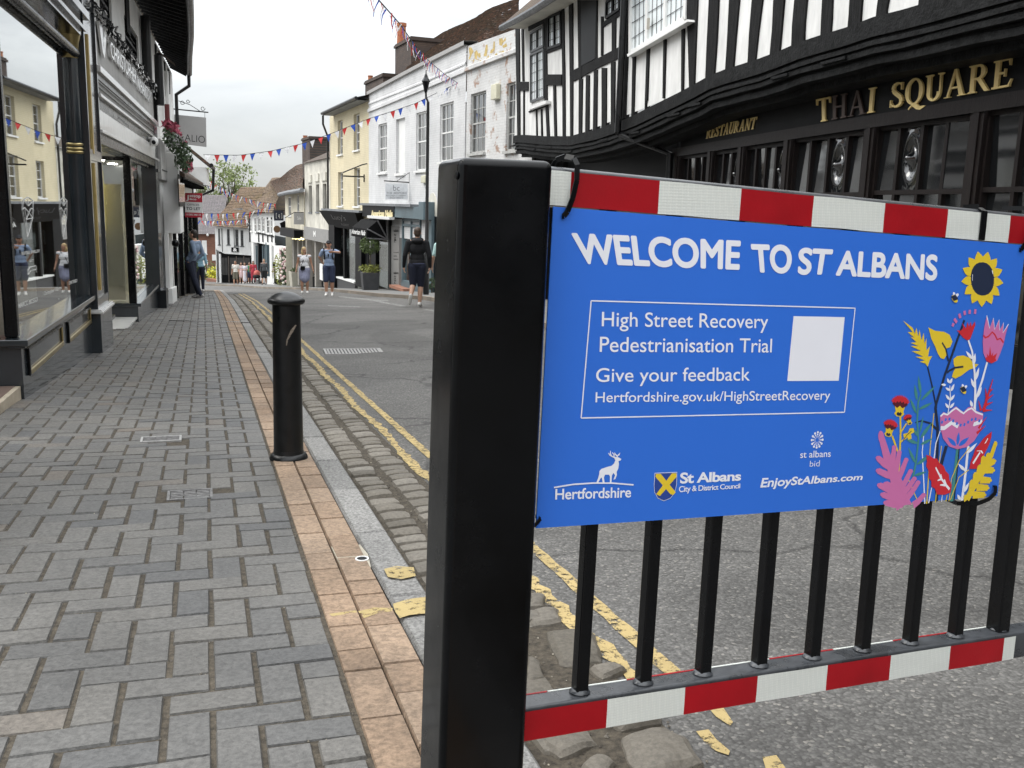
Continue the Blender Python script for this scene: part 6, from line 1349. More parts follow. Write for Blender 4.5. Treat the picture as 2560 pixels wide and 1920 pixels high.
def tilemat(name, c0, c1, c2, moss):
    m, nt, b, o = newmat(name); a = N(nt, 'ShaderNodeAttribute', attribute_name='tone'); g_ = N(nt, 'ShaderNodeNewGeometry'); r = ramp(nt, a.outputs['Fac'], [(0, c0), (.5, c1), (1, c2)])
    n = noise_tex(nt, g_.outputs['Position'], .8, 8, .7); mr = ramp(nt, n, [(.48, (0, 0, 0)), (.75, (.8,) * 3)]); c = mixc(nt, mr.outputs[0], r.outputs[0], moss)
    n2 = noise_tex(nt, g_.outputs['Position'], 6, 6, .7); k_ = ramp(nt, n2, [(.3, (.6,) * 3), (.7, (1.35,) * 3)]); c = mixc(nt, 1., c, k_.outputs[0], 'MULTIPLY'); L(nt, c, b.inputs['Base Color']); b.inputs['Roughness'].default_value = .9; bump(nt, b, n2, .5, .03); return m
PW = FT.p(uc2 + .02, 0, .1); FW = Fac((PW.x, PW.y), -22.6, -1)
UE = FW.u(922, 300); US = FW.u(1165, 200)                     # far end; joint with the peeling part
w1 = thing('white_brick_house', FW.p((UE + US) / 2, FW.gz(UE)), 'white painted brick house with tall sash windows and stone parapet', 'house')
w0 = thing('peeling_brick_house', FW.p(US / 2, FW.gz(US)), 'white brick house with peeling paint and faded gold lettering on its parapet', 'house')
MW = brickmat('white_painted_brick', FW.hd, (.665, .67, .67), (.70, .70, .70), (.60, .60, .60), bstr=.45, grime=.2)
MWP = brickmat('peeling_painted_brick', FW.hd, (.64, .64, .63), (.675, .675, .665), (.58, .58, .57), bstr=.4, patch=(.36, .24, .18), pth=(.565, .61), pscale=2.2, grime=.22)
tp1 = pxline(FW, [(921, 238), (1040, 175), (1165, 113)]); zl = FW.z(1000, 512); gb = lambda u: FW.gz(u) - .4
c1b = lambda x, y: (900 + x / 4.364, 180 + y / 4.364); c4c = lambda x, y: (960 + x / 4.3647, y / 4.3647)
HW = [hole_px(FW, 946, 312, 967, 431), hole_px(FW, 1041, 283, 1068, 425), hole_px(FW, 1100.5, 262, 1132, 402)]
bl_ = hole_px(FW, 990, 299, 1012, 432)
m = MB(); wall(m, FW, US, UE, lambda u: zl - 1.2, tp1, HW + [bl_], 0, .13); m.build('wall', MW, w1)
m = MB(); m.face([FW.p(bl_[0], bl_[2], -.1), FW.p(bl_[1], bl_[2], -.1), FW.p(bl_[1], bl_[3], -.1), FW.p(bl_[0], bl_[3], -.1)]); m.build('blind_window', WHITEP, w1); m = MB(); m.fbox(FW, bl_[0] - .05, bl_[1] + .05, bl_[2] - .09, bl_[2], -.1, .06); m.build('sill', WHITEP, w1)
for h in HW: sash(FW, h, w1, WHITEP, DGLASS, 3, 2, 0, .1, .08, bw=.022); 
m = MB(); k_ = 10; us = np.linspace(US, UE, k_)
m.idx([FW.p(u, tp1(u) + z_, d_) for u in us for z_, d_ in ((0, .0), (0, .09), (.12, .09), (.14, -.35), (0, -.35))], [(i * 5 + a, i * 5 + (a + 1) % 5, i * 5 + 5 + (a + 1) % 5, i * 5 + 5 + a) for i in range(k_ - 1) for a in range(5)]); m.build('coping', STONE, w1)
sc1 = pxline(FW, [(923, 281), (1058, 226), (1166, 180)]); sc2 = pxline(FW, [(921, 262), (1058, 208), (1166, 160)])
for sc, hh_, dd in ((sc1, .12, .06), (sc2, .05, .03)):
    m = MB(); m.idx([FW.p(u, sc(u) + z_, d_) for u in us for z_, d_ in ((0, -.01), (0, dd), (hh_, dd), (hh_ + .05, -.01))], [(i * 4 + a, i * 4 + (a + 1) % 4, i * 4 + 4 + (a + 1) % 4, i * 4 + 4 + a) for i in range(k_ - 1) for a in range(4)]); m.build('string_course', MW, w1)
m = MB(); m.fpoly(FW, [(UE - .02, zl - 1), (UE, zl - 1), (UE, tp1(UE)), (UE - .02, tp1(UE))], -6, -.001); m.build('end_wall', MW, w1)
tp0 = pxline(FW, [(1163, 117), (1288, 72)]); H0 = [hole_px(FW, 1175, 236, 1210, 380), hole_px(FW, 1265, 209, 1291, 375)]
m = MB(); wall(m, FW, 0, US, lambda u: FW.gz(US) - .5, tp0, H0, -.03, .13); m.build('wall', MWP, w0)
for h in H0: sash(FW, h, w0, mat('worn_white_frame', (.46, .46, .44), .7, .2, 8) if 'worn_white_frame' not in MATS else MATS['worn_white_frame'], DGLASS, 3, 2, -.03, .1, .08, bw=.022)
sc0 = pxline(FW, [(1166, 179), (1288, 133)]); us0 = np.linspace(0, US, 6)
m = MB(); m.idx([FW.p(u, sc0(u) + z_, d_) for u in us0 for z_, d_ in ((0, -.03), (0, .06), (.1, .06), (.15, -.03))], [(i * 4 + a, i * 4 + (a + 1) % 4, i * 4 + 4 + (a + 1) % 4, i * 4 + 4 + a) for i in range(5) for a in range(4)]); m.build('string_course', MWP, w0)
m = MB(); OCH = mat('ochre_ghost_paint', (.50, .37, .14), .85, .35, 12)
for q in ([(925, 520), (950, 515), (978, 560), (960, 590), (940, 640), (920, 655), (935, 600), (928, 560)], [(985, 570), (1010, 545), (1030, 585), (1050, 575), (1055, 625), (1035, 630), (1020, 600), (1010, 640), (990, 640)], [(1110, 490), (1130, 485), (1132, 540), (1120, 610), (1085, 615), (1100, 560)], [(1195, 450), (1210, 455), (1208, 540), (1180, 580), (1155, 580), (1165, 545), (1190, 530)], [(1255, 420), (1290, 415), (1300, 445), (1325, 405), (1330, 440), (1300, 465), (1285, 500), (1258, 490)], [(1290, 500), (1335, 470), (1345, 505), (1300, 525)]):
    m.face([FW.p(*FW.uz(*c4c(*p), -.027), -.027) for p in q])
for i in range(40):
    x, y = random.uniform(920, 1420), 0; y = np.interp(x, [920, 1420], [700, 560]) + random.uniform(-40, 45); s_ = random.uniform(6, 16)
    m.face([FW.p(*FW.uz(*c4c(x + s_ * math.cos(a) * random.uniform(.4, 1), y + s_ * math.sin(a) * random.uniform(.4, 1)), -.0265), -.0265) for a in np.linspace(0, 2 * math.pi, 7)[:-1]])
m.build('ghost_lettering', OCH, w0)
def alarm(par, x0, y0, x1, y1): h = hole_px(FW, x0, y0, x1, y1, .1); mb = MB(); mb.fbox(FW, *h, -.03, .1); bevel(mb.build('alarm_box', mat('aged_cream_plastic', (.62, .60, .46), .5) if 'aged_cream_plastic' not in MATS else MATS['aged_cream_plastic'], par), .02)
alarm(w0, 1227, 212, 1240, 247); alarm(w1, 1052, 439, 1062, 457)
# roof behind the parapet
RW = tilemat('brown_clay_tiles', (.060, .042, .031), (.105, .066, .045), (.155, .085, .055), (.075, .07, .04))
rid = [c4c(*p) for p in ((480, 460), (640, 355), (760, 300), (900, 240), (1010, 185), (1110, 115), (1200, 70), (1330, 30), (1484, -10))]
RD = -5.2; rp = [FW.uz(*p, RD) for p in rid]
lo = [c4c(*p) for p in ((100, 870), (300, 770), (480, 690), (640, 620), (760, 560), (880, 500), (1100, 420), (1330, 345), (1484, 290))]
lp = [FW.uz(*p, -.4) for p in lo]; m = MB(); V = [FW.p(u, z - .3, -.3) for u, z in lp] + [FW.p(u, z, RD) for u, z in rp]; n_ = len(lp)
tiled('roof', V[:n_], V[n_:], RW, w1, 44)
m.idx([V[0], V[n_], FW.p(lp[0][0] + .6, lp[0][1], RD * 2)], [(0, 1, 2)]); m.build('roof_back', RW, w1)
BRD = brickmat('soot_brick', FW.hd, (.10, .068, .052), (.07, .05, .042), (.05, .045, .04), grime=.4)
TERR = mat('terracotta', (.36, .13, .06), .8, .2, 8)
def chimney(par, F, x0, x1, ytop, ybot, d, pots, m_=None, pw=.14, dep=.9):
    u0, zt_ = F.uz(x0, ytop, d); u1, _ = F.uz(x1, ytop, d); zb_ = F.z((x0 + x1) / 2, ybot, d); a, b = min(u0, u1), max(u0, u1)
    mb = MB(); mb.fbox(F, a, b, zb_ - 1.5, zt_ - .16, d - dep, d); mb.fbox(F, a - .06, b + .06, zt_ - .16, zt_ - .06, d - dep - .06, d + .06); mb.fbox(F, a - .02, b + .02, zt_ - .06, zt_, d - dep, d + .02); ch = mb.build('chimney', m_ or BRD, par)
    for px_, py_, r_ in pots:
        uu = F.u(px_, ytop, d - .3); zp_ = F.z(px_, py_, d - .3); q = F.p(uu, 0, d - .3); mb = MB(); mb.lathe((q.x, q.y, zt_ - .02), [(r_, 0), (r_ * .85, (zp_ - zt_) * .85), (r_ * 1.0, (zp_ - zt_) * .86), (r_ * 1.0, zp_ - zt_)], 14); mb.build('chimney_pot', TERR, ch, True)
chimney(w1, FW, 988, 1028, 112, 200, -2.2, [(1004, 57, .22)], dep=1.6)
# shop under the white house
m = MB(); m.fbox(FW, FW.u(1052, 520), UE, zl - .06, zl + .03, -.2, .38); m.build('lead_ledge', LEAD, w1)
m = MB(); k_ = FW.u(985, 530, .3); m.fbox(FW, k_ + .0, UE - .1, FW.z(950, 544, .3), zl - .06, -.1, .3); m.build('nail_bar_fascia', BLK2, w1); m = MB(); m.fbox(FW, FW.u(1053, 530, .3), k_ - .01, FW.z(1010, 545, .3), zl - .06, -.1, .28); m.build('teal_fascia', TEAL, w1)
m = MB(); a = FW.u(1066, 520, .3); m.fbox(FW, a, FW.u(1053, 530, .3), FW.z(1060, 550, .3), zl + .12, -.1, .4); m.fbox(FW, a, a + .3, gb(a), FW.z(1060, 550, .3), -.2, .12); bevel(m.build('teal_pilaster', TEAL, w1), .02)
GL3 = mat('pale_gold_letters', (.72, .62, .36), .4)
m = MB(); put_text(m, 'American Nails', quadmap(FW, (929, 541), (982, 543), (982, 525), (929, 526), .31), .02, bold=.03); m.build('fascia_lettering', GL3, w1)
gz_ = lambda u: FW.gz(u)
zhd = FW.z(1000, 546, .1)
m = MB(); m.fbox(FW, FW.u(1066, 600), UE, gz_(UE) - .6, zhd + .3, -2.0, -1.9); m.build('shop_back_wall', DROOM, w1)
def bx(nm, x0, x1, yt, yb, d0, d1, mt, par, F=FW, dd=None):
    dd = d1 if dd is None else dd; u0, u1 = F.u(x0, (yt + yb) / 2, dd), F.u(x1, (yt + yb) / 2, dd); zt_ = F.z((x0 + x1) / 2, yt, dd); zb_ = F.z((x0 + x1) / 2, yb, dd) if yb else None
    mb = MB(); mb.fbox(F, min(u0, u1), max(u0, u1), zb_, zt_, d0, d1); return mb.build(nm, mt, par)
bx('light_box', 918, 973, 540.5, 547, .3, .5, WHITEP, w1)
bx('black_pilaster', 888, 903, 590, 716, -.3, .12, BLK2, w1); bx('door', 903, 922, 603, 712, -.5, -.4, BLK2, w1); bx('door_papers', 909, 919, 612, 640, -.4, -.39, WHITEP, w1); bx('white_post', 923, 926, 602, 715, -.3, -.1, WHITEP, w1); bx('dark_post', 927, 939, 600, 715, -.3, .0, BLK2, w1)
bx('shop_pane', 939, 970, 604, 716, -.1, -.08, PANE, w1); bx('frosted_band', 939, 970, 675, 716, -.16, -.12, mat('frosted_glass', (.20, .28, .25), .4), w1); bx('display', 944, 966, 612, 680, -1.4, -1.2, mat('shop_display', (.36, .33, .24), .8, .6, 6), w1)
bx('dark_post', 970.5, 976, 547, 717, -.2, .05, BLK2, w1)
p_ = bx('panel_board', 976, 997.5, 565, 716, -.1, .02, SLATEB, w1); bx('panel_head', 976, 997.5, 546, 564, -.12, .0, DOAK, w1)
m = MB()
for tx, y0, y1 in (('salon', 573, 580), ('N', 584, 590), ('A', 592, 597), ('I', 598, 602), ('L', 603, 606), ('nail', 630, 632), ('spa', 639, 642), ('beauty', 646, 650), ('salon', 679, 685), ('N', 689, 693), ('A', 694, 699), ('I', 701, 703), ('L', 705, 709)):
    xw = 984 if len(tx) > 1 else 985.5; xe = 996 if len(tx) > 3 else (992 if len(tx) > 1 else 990); put_text(m, tx, quadmap(FW, (xw, y1), (xe, y1), (xe, y0), (xw, y0), .025), None, bold=.02)
m.build('panel_lettering', BLK2, p_)
bx('dark_doorway', 998, 1009, 547, 716, -.6, -.5, BLK2, w1); bx('tiled_step', 973, 1008, 717, 724, -.5, .35, mat('terracotta_step', (.30, .14, .09), .8), w1)
m = MB(); u0, u1 = FW.u(1052, 640), FW.u(1009, 640); z0_, z1_, z2_ = FW.z(1030, 712), FW.z(1030, 548), FW.z(1030, 567)
for a in (u0, (u0 + u1) / 2, u1): m.fbox(FW, a - .05, a + .05, z0_, z1_, -.1, .06)
for z_ in (z0_, z2_, z1_ - .08): m.fbox(FW, u0 + .05, u1 - .05, z_, z_ + .09, -.09, .05)
w_ = m.build('teal_window', TEAL, w1); m = MB(); m.face([FW.p(u0, z0_, -.04), FW.p(u1, z0_, -.04), FW.p(u1, z1_, -.04), FW.p(u0, z1_, -.04)]); m.build('pane', PANE, w_)
m = MB(); m.fbox(FW, u0 - .3, u1 + .2, gz_(u1) - .6, z0_, -.2, .05); m.build('teal_riser', TEAL, w1)
m = MB(); m.fbox(FW, u0 + .2, u1 - .1, z0_, z0_ + .5, -.8, -.5); m.build('display', CROOM, w1)
# arch into the yard, and the black doorway behind the lamp
m = MB(); a, b = FW.u(1094, 600), FW.u(1068, 600); wall(m, FW, a - 6, a, lambda u: gz_(u) - .5, lambda u: FW.gz(US) - .4, [], 0)
P = [(a, zl - 1.19)]; r_ = (b - a) / 2
arc = [(a + r_ - r_ * math.cos(t_), FW.z(1080, 540) + (FW.z(1080, 482) - FW.z(1080, 540)) * math.sin(t_)) for t_ in np.linspace(0, math.pi, 14)]
m.fpoly(FW, arc, .0, .02); m.build('arch_tympanum', CREAMW, w0); m = MB(); m.fbox(FW, a, b, gz_(b) - .5, FW.z(1080, 541), -.05, .015); m.build('yard_door', BLK2, w0)
m = MB(); wall(m, FW, US, US + .3, lambda u: gz_(u) - .5, lambda u: zl, [], -.01); wall(m, FW, .0, b, lambda u: gz_(u) - .5, lambda u: zl - .8, [], -.04); m.build('lower_wall', MW, w0)
# awning over the nail bar
aw = thing('folding_awning', FW.px(930, 560, .8), 'black folding canopy with white lettering over the nail bar doorway', 'awning')
uA0 = FW.u(969, 575, .1); pz = FW.z(970, 599, .1); ptop = FW.z(959, 549.5, .15); fr = FW.perp(uA0); tip = fr.u(918, 583, 0); ztip1, ztip0 = fr.z(929, 573), fr.z(918, 596)
d_tip = tip; uA1 = uA0 + 2.6
hoops = [(.0 + .15, ptop), (d_tip * .55, ptop - .03), (d_tip, ztip1), (d_tip * 1.03, ztip0)]
m = MB()
for (d0, z0), (d1, z1) in zip(hoops, hoops[1:]): m.idx([FW.p(uA0, z0, d0), FW.p(uA1, z0, d0), FW.p(uA1, z1, d1), FW.p(uA0, z1, d1)], [(0, 1, 2, 3)])
for u_ in (uA0, uA1): m.face([FW.p(u_, z, d) for d, z in hoops] + [FW.p(u_, pz, .1)])
CANV = mat('black_canvas', (.007, .007, .0075), .85, .3, 6, .3, 30, spec=.12); m.build('canopy', CANV, aw)
m = MB(); 
for d, z in hoops: m.tube([FW.p(uA0 - .02, pz, .1), FW.p(uA0 - .02, z, d)], .028, 6)
m.build('hoop', mat('canopy_frame_grey', (.16, .16, .165), .5), aw, True)
m = MB(); q = [(d_tip * 1.03, ztip0), (d_tip, ztip1)]
put_text(m, 'American Nails', lambda s, t_, e: FW.p(uA1 - .15 + (uA0 + .15 - uA1 + .15) * s, ztip0 + .1 + (ztip1 - ztip0 - .16) * t_, d_tip * 1.03 + .02 - .03 * d_tip * t_ + .0), None, bold=.02, shear=.15); m.build('lettering', WHITEP, aw)
# ------------------------------------------------------------------ yellow brick house
UY0, UY1 = UE, FW.u(825, 400); c6b = lambda x, y: (780 + x / 5.53, 260 + y / 5.53)
yh = thing('yellow_brick_house', FW.p(UY1, FW.gz(UY1)), 'tall yellow painted brick house with four sash windows above a black shop', 'house')
MY = brickmat('yellow_painted_brick', FW.hd, (.66, .585, .40), (.68, .61, .43), (.59, .51, .345), bstr=.3, grime=.12)
tpy = pxline(FW, [(921, 245), (828, 290)]); HY = [hole_px(FW, 844, 303, 857, 385), hole_px(FW, 884, 287, 899, 374), hole_px(FW, 845, 431, 858, 515), hole_px(FW, 885, 421, 900, 516)]
zly = FW.z(865, 526); m = MB(); wall(m, FW, UY0, UY1, lambda u: FW.gz(UY1) - .5 if False else zly - .6, tpy, HY, 0, .22); m.build('wall', MY, yh); m = MB(); m.fpoly(FW, [(UY1 - .02, zly - 4), (UY1, zly - 4), (UY1, tpy(UY1)), (UY1 - .02, tpy(UY1))], -7, -.001); m.build('end_wall', brickmat('old_red_brick', FW.hd, (.22, .085, .05), (.15, .06, .04), (.2, .18, .15)), yh)
for h in HY: sash(FW, h, yh, WHITEP, DGLASS, 2, 2, 0, .18, .07, bw=.025, silm=WHITEP)
ev = pxline(FW, [(921, 239), (809, 289)], .45); e0u, e1u = UY0 - .1, FW.u(810, 288, .45)
m = MB(); m.idx([FW.p(u, ev(u) + z_, d_) for u in (e0u, e1u) for z_, d_ in ((.0, -.3), (.0, .5), (.1, .5), (.1, -.3))], [(0, 1, 5, 4), (1, 2, 6, 5), (2, 3, 7, 6), (4, 5, 6, 7)]); m.build('eaves', LEAD, yh)
m = MB(); m.tube([FW.p(u, ev(u) + .08, .55) for u in (e0u, e1u)], .07, 8); m.build('gutter', IRON, yh, True)
m = MB(); m.idx([FW.p(e0u, ev(e0u) + .12, .5), FW.p(e1u, ev(e1u) + .12, .5), FW.p(e1u - 2.5, ev(e1u) + 1.3, -4), FW.p(e0u, ev(e0u) + 1.3, -4)], [(0, 1, 2, 3)]); m.idx([FW.p(e1u, ev(e1u) + .12, .5), FW.p(e1u - 2.5, ev(e1u) + 1.3, -4), FW.p(e1u, ev(e1u) + .12, -8)], [(0, 1, 2)]); m.build('roof', roofmat('slate_roof', FW.hd, (.09, .095, .10), (.07, .072, .078)), yh)
downpipe('downpipe', [FW.p(e1u, ev(e1u), .5), FW.p(e1u, ev(e1u) - .4, .5), FW.p(UY1 + .0, ev(e1u) - .9, .1), FW.p(UY1 + .1, zly - .3, .1)], .05, IRON, yh)
chimney(yh, FW, 913, 958, 203, 240, -1.5, [(926, 188, .13), (948, 190, .13), (969, 193, .13)], dep=.8)
m = MB(); m.fbox(FW, UY0 + .1, UY1 + .3, zly - .05, zly + .04, -.1, .4); m.build('lead_ledge', LEAD, yh)
q = [(908, 530), (814, 530), (832, 570), (887, 571)]; m = MB(); zt_ = zly - .06; zb_ = FW.z(860, 571, .1); ua, ub = UY0 + .35, UY1 + .35
m.idx([FW.p(ua, zt_, .5), FW.p(ub, zt_, .5), FW.p(ub - .6, zb_, .1), FW.p(ua + .8, zb_, .1)], [(0, 1, 2, 3)]); 
m.idx([FW.p(ua, zt_, .5), FW.p(ua + .8, zb_, .1), FW.p(ua + .4, zt_, .0), FW.p(ub, zt_, .5), FW.p(ub - .6, zb_, .1), FW.p(ub - .3, zt_, 0)], [(0, 1, 2), (3, 4, 5), (0, 2, 5, 3)]); m.build('canted_fascia', mat('charcoal_fascia', (.014, .0137, .0145), .7, .2, 4, spec=.15), yh)
m = MB(); fa = [FW.p(ua + .3, zt_, .5), FW.p(ub - .2, zt_, .5), FW.p(ub - .7, zb_, .1), FW.p(ua + .9, zb_, .1)]
fnq = lambda s, t_, e: (fa[3].lerp(fa[2], 1 - s)).lerp(fa[0].lerp(fa[1], 1 - s), t_) + FW.n * (.012)
put_text(m, "Lucy's", lambda s, t_, e: fnq(.3 + .42 * (s), .42 + .38 * t_, e), None, bold=.0); put_text(m, 'FLORIST', lambda s, t_, e: fnq(.5 + .24 * s, .16 + .14 * t_, e), None); m.build('fascia_lettering', mat('worn_grey_letters', (.10, .098, .095), .5), yh)
m = MB(); m.fbox(FW, UY0 + .02, UY1, FW.gz(UY1) - .6, zb_ + .5, -.9, -.8); m.build('shop_back_wall', mat('reflection_bright_wall', (.62, .61, .57), .8, .4, 1.2), yh)  # wall colour kept bright to stand in for reflections in the shop glass
bx('pilaster', 822, 836, 560, 716, -.2, .15, BLK2, yh); bx('pilaster', 889, 921, 560, 716, -.3, -.05, BLK2, yh)
bx('shop_window', 837, 888, 571, 706, -.12, -.10, PANE, yh); bx('mullion', 858, 861, 571, 704, -.1, .02, BLK2, yh)
m = MB(); ua, ub = FW.u(889, 700), FW.u(836, 700); m.fpoly(FW, [(ua, FW.z(888, 708)), (ub, FW.z(836, 692)), (ub, FW.z(836, 692) + .07), (ua, FW.z(888, 708) + .07)], -.15, .08); m.build('sloping_sill', WHITEP, yh); m = MB(); m.fpoly(FW, [(ua, FW.gz(ua) - .5), (ub, FW.gz(ub) - .5), (ub, FW.z(836, 692)), (ua, FW.z(888, 708))], -.1, .03); m.build('plinth', mat('charcoal_plinth', (.05, .05, .052), .6), yh)
for x, y, c in ((845, 655, (.3, .05, .03)), (853, 660, (.4, .38, .3)), (868, 612, (.75, .75, .73)), (878, 625, (.7, .7, .68)), (848, 604, (.72, .72, .70)), (880, 690, (.1, .1, .1)), (846, 690, (.3, .3, .28))): bx('display', x - 6, x + 6, y - 16, y + 16, -.4, -.3, mat('display_%d_%d' % (x, y), c, .8), yh)  # white blocks stand in for pale reflections in the glass, the others are goods
br = MB(); br.tube([FW.px(909, 442, .02), FW.perp(FW.u(910, 442)).px(858, 440)], .03, 6); k2 = FW.perp(FW.u(918, 410)); br.tube([FW.px(918, 409, .02), k2.px(905, 412), FW.perp(FW.u(910, 442)).px(858, 431)], .025, 6); br.tube([FW.px(910, 436, .03), FW.px(910, 455, .03)], .025, 6)
t = br.build('sign_bracket', IRON, smooth=True); tag(t, 'empty iron sign bracket reaching out from the yellow brick house', 'bracket')
# ------------------------------------------------------------------ beige and cream houses down the hill
UB0, UB1 = UY1, FW.u(760, 500); c7b = lambda x, y: (700 + x / 4.608, 380 + y / 4.608)
bh = thing('beige_house', FW.p(UB1, FW.gz(UB1)), 'stained beige rendered house with three narrow windows over a grey shop', 'house')
tpb = pxline(FW, [(822, 395), (760, 408)]); HB = [hole_px(FW, 769.5, 464, 778, 531), hole_px(FW, 787, 461, 796, 530), hole_px(FW, 804, 459.5, 814, 530)]
m = MB(); wall(m, FW, UB0, UB1, lambda u: FW.z(790, 572), tpb, HB, -.05, .25); m.build('wall', CREAMW, bh); m = MB(); m.fpoly(FW, [(UB1 - .02, FW.gz(UB1) - .5), (UB1, FW.gz(UB1) - .5), (UB1, tpb(UB1)), (UB1 - .02, tpb(UB1))], -7, -.05); m.build('end_wall', CREAMW, bh)
for h in HB: sash(FW, h, bh, BLK2, DGLASS, 1, 1, -.05, .2, .05, silm=LEAD); m = MB(); m.fbox(FW, h[0] - .1, h[1] + .1, h[3] + .15, h[3] + .55, -.05, .03); m.build('label_mould', CREAMW, bh)
m = MB(); m.idx([FW.p(u, tpb(u), d_) if d_ > -1 else FW.p(u, tpb(u) + 1.9, d_) for d_ in (.08, -4) for u in (UB0, UB1)], [(0, 1, 3, 2)]); m.build('roof', RW, bh)
chimney(bh, FW, 755, 774, 346, 410, -1.2, [(763, 338, .15)], dep=1.2)
bx('fascia', 760, 821, 571, 603, -.1, .15, mat('mid_grey_fascia', (.27, .265, .255), .6), bh); m = MB(); put_text(m, 'M', quadmap(FW, (783, 592), (789, 592), (789, 577), (783, 577), .16), None, bold=.03); m.build('fascia_emblem', WHITEP, bh)
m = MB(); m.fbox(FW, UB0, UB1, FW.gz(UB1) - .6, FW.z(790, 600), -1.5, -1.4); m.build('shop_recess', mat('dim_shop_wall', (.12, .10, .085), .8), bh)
for x in (766, 788, 810): bx('post', x - 1.5, x + 1.5, 600, 716, -.3, .0, mat('stone_grey_post', (.30, .28, .25), .7) if 'stone_grey_post' not in MATS else MATS['stone_grey_post'], bh)
m = MB(); m.fbox(FW, UB0, UB1, FW.gz(UB1) - .7, FW.gz((UB0 + UB1) / 2) + .35, -1.4, -.3); m.build('riser', BLK2, bh); bx('white_board', 799, 806, 660, 700, -.05, .02, WHITEP, bh)
UC0, UC1 = UB1, FW.u(713, 520); ch_ = thing('cream_cottage', FW.p(UC1, FW.gz(UC1)), 'low cream cottage with steep mossy brown roof below the beige house', 'house')
tpc = pxline(FW, [(760, 474), (713, 487)]); HC = [hole_px(FW, 720, 492, 728, 540), hole_px(FW, 742, 487, 748, 532)]
m = MB(); wall(m, FW, UC0, UC1, lambda u: FW.z(740, 572), tpc, HC, 0, .12); m.fpoly(FW, [(UC1 - .02, FW.gz(UC1) - 1), (UC1, FW.gz(UC1) - 1), (UC1, tpc(UC1)), (UC1 - .02, tpc(UC1))], -8, -.001); m.build('wall', CREAM, ch_)
for h in HC: sash(FW, h, ch_, WHITEP, DGLASS, 2, 1, 0, .08, .05)
m = MB(); rr = [FW.uz(*c7b(*p), -4.5) for p in ((270, 130), (195, 148), (100, 215), (0, 300), (-120, 330))]; ll = [FW.uz(*c7b(*p), .5) for p in ((275, 440), (200, 455), (100, 470), (10, 492), (-10, 500))]; n_ = 5
tiled('roof', [FW.p(u, z, .55) for u, z in ll], [FW.p(u, z, -4.5) for u, z in rr], RW, ch_, 26)
m = MB(); m.tube([FW.p(u, z, .6) for u, z in ll[:-1]], .12, 8); m.build('gutter', LEAD, ch_, True)
m = MB(); m.fbox(FW, UC0, UC1, FW.gz(UC1) - 1., FW.z(740, 574), -.5, -.4); m.build('shop_front', mat('green_grey_shop', (.05, .07, .055), .6, .5, 1.), ch_)
bx('fascia', 733, 759, 575, 597, -.4, .1, mat('putty_fascia', (.30, .29, .27), .6), ch_)
for x in (733, 745, 757): bx('post', x - 1.2, x + 1.2, 597, 712, -.4, .0, MATS['stone_grey_post'], ch_)
bx('canopy', 700, 735, 572, 592, -.3, .6, BLK2, ch_)
# ------------------------------------------------------------------ white timbered pair at the bend
pB0 = at(684, 560, 66.5); pB1 = at(627, 560, 76)
hdB = math.degrees(math.atan2(pB1.x - pB0.x, pB1.y - pB0.y)); FB2 = Fac((pB0.x, pB0.y), hdB, -1); LB = (Vector((pB1.x, pB1.y)) - Vector((pB0.x, pB0.y))).length
h53 = lambda x, y: (440 + x / 5.35, 420 + y / 5.35)
tb = thing('white_timbered_house', FB2.p(LB / 2, FB2.gz(LB / 2)), 'white timbered house with rows of dark windows above a teal glazed shop', 'house')
tpB = pxline(FB2, [h53(935, 615), h53(1300, 600)]); btB = pxline(FB2, [h53(1000, 985), h53(1300, 1040)])
m = MB(); wall(m, FB2, -.3, LB, btB, tpB, [], 0); m.build('wall', PLAST, tb)
for x0, x1, y0, y1, wn in ((938, 958, 640, 820, 1), (1000, 1022, 660, 850, 1), (1055, 1085, 660, 860, 1), (1110, 1140, 665, 850, 1), (1165, 1195, 665, 860, 1), (1230, 1262, 690, 880, 1), (1278, 1296, 690, 880, 1)):
    hB = hole_px(FB2, *h53(x0, y0), *h53(x1, y1)); sash(FB2, (hB[0], hB[1], hB[2], hB[3]), tb, WHITEP, DGLASS, 2, 2, .05, .04, .04)
for x in (975, 1095, 1150, 1215, 1270): bx('timber', h53(x, 0)[0], h53(x + 10, 0)[0], h53(0, 660)[1], h53(0, 990)[1], 0, .05, TIMB, tb, FB2)
bx('timber', h53(1040, 0)[0], h53(1300, 0)[0], h53(0, 880)[1], h53(0, 895)[1], 0, .06, TIMB, tb, FB2)
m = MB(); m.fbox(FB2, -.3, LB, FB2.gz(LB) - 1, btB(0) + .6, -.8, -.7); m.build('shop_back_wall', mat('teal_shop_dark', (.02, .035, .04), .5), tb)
for x0, x1, c in ((1012, 1040, WHITEP), (1095, 1110, BLK2), (1200, 1212, TEAL), (1252, 1280, WHITEP)): bx('post', h53(x0, 0)[0], h53(x1, 0)[0], h53(0, 1000)[1], h53(0, 1530)[1], -.3, .02, c, tb, FB2)
bx('glazing', h53(1042, 0)[0], h53(1250, 0)[0], h53(0, 1040)[1], h53(0, 1430)[1], -.2, -.18, DGLASS, tb, FB2)
for x in (1065, 1085, 1130, 1155, 1180, 1230): bx('glazing_bar', h53(x, 0)[0], h53(x + 5, 0)[0], h53(0, 1040)[1], h53(0, 1430)[1], -.18, -.14, TEAL, tb, FB2)
bx('riser', h53(1042, 0)[0], h53(1310, 0)[0], h53(0, 1430)[1], h53(0, 1535)[1], -.2, .0, WHITEP, tb, FB2)
bx('side_bay', h53(1310, 0)[0], h53(1380, 0)[0], h53(0, 1050)[1], h53(0, 1480)[1], -.3, .3, PLAST, tb, FB2)
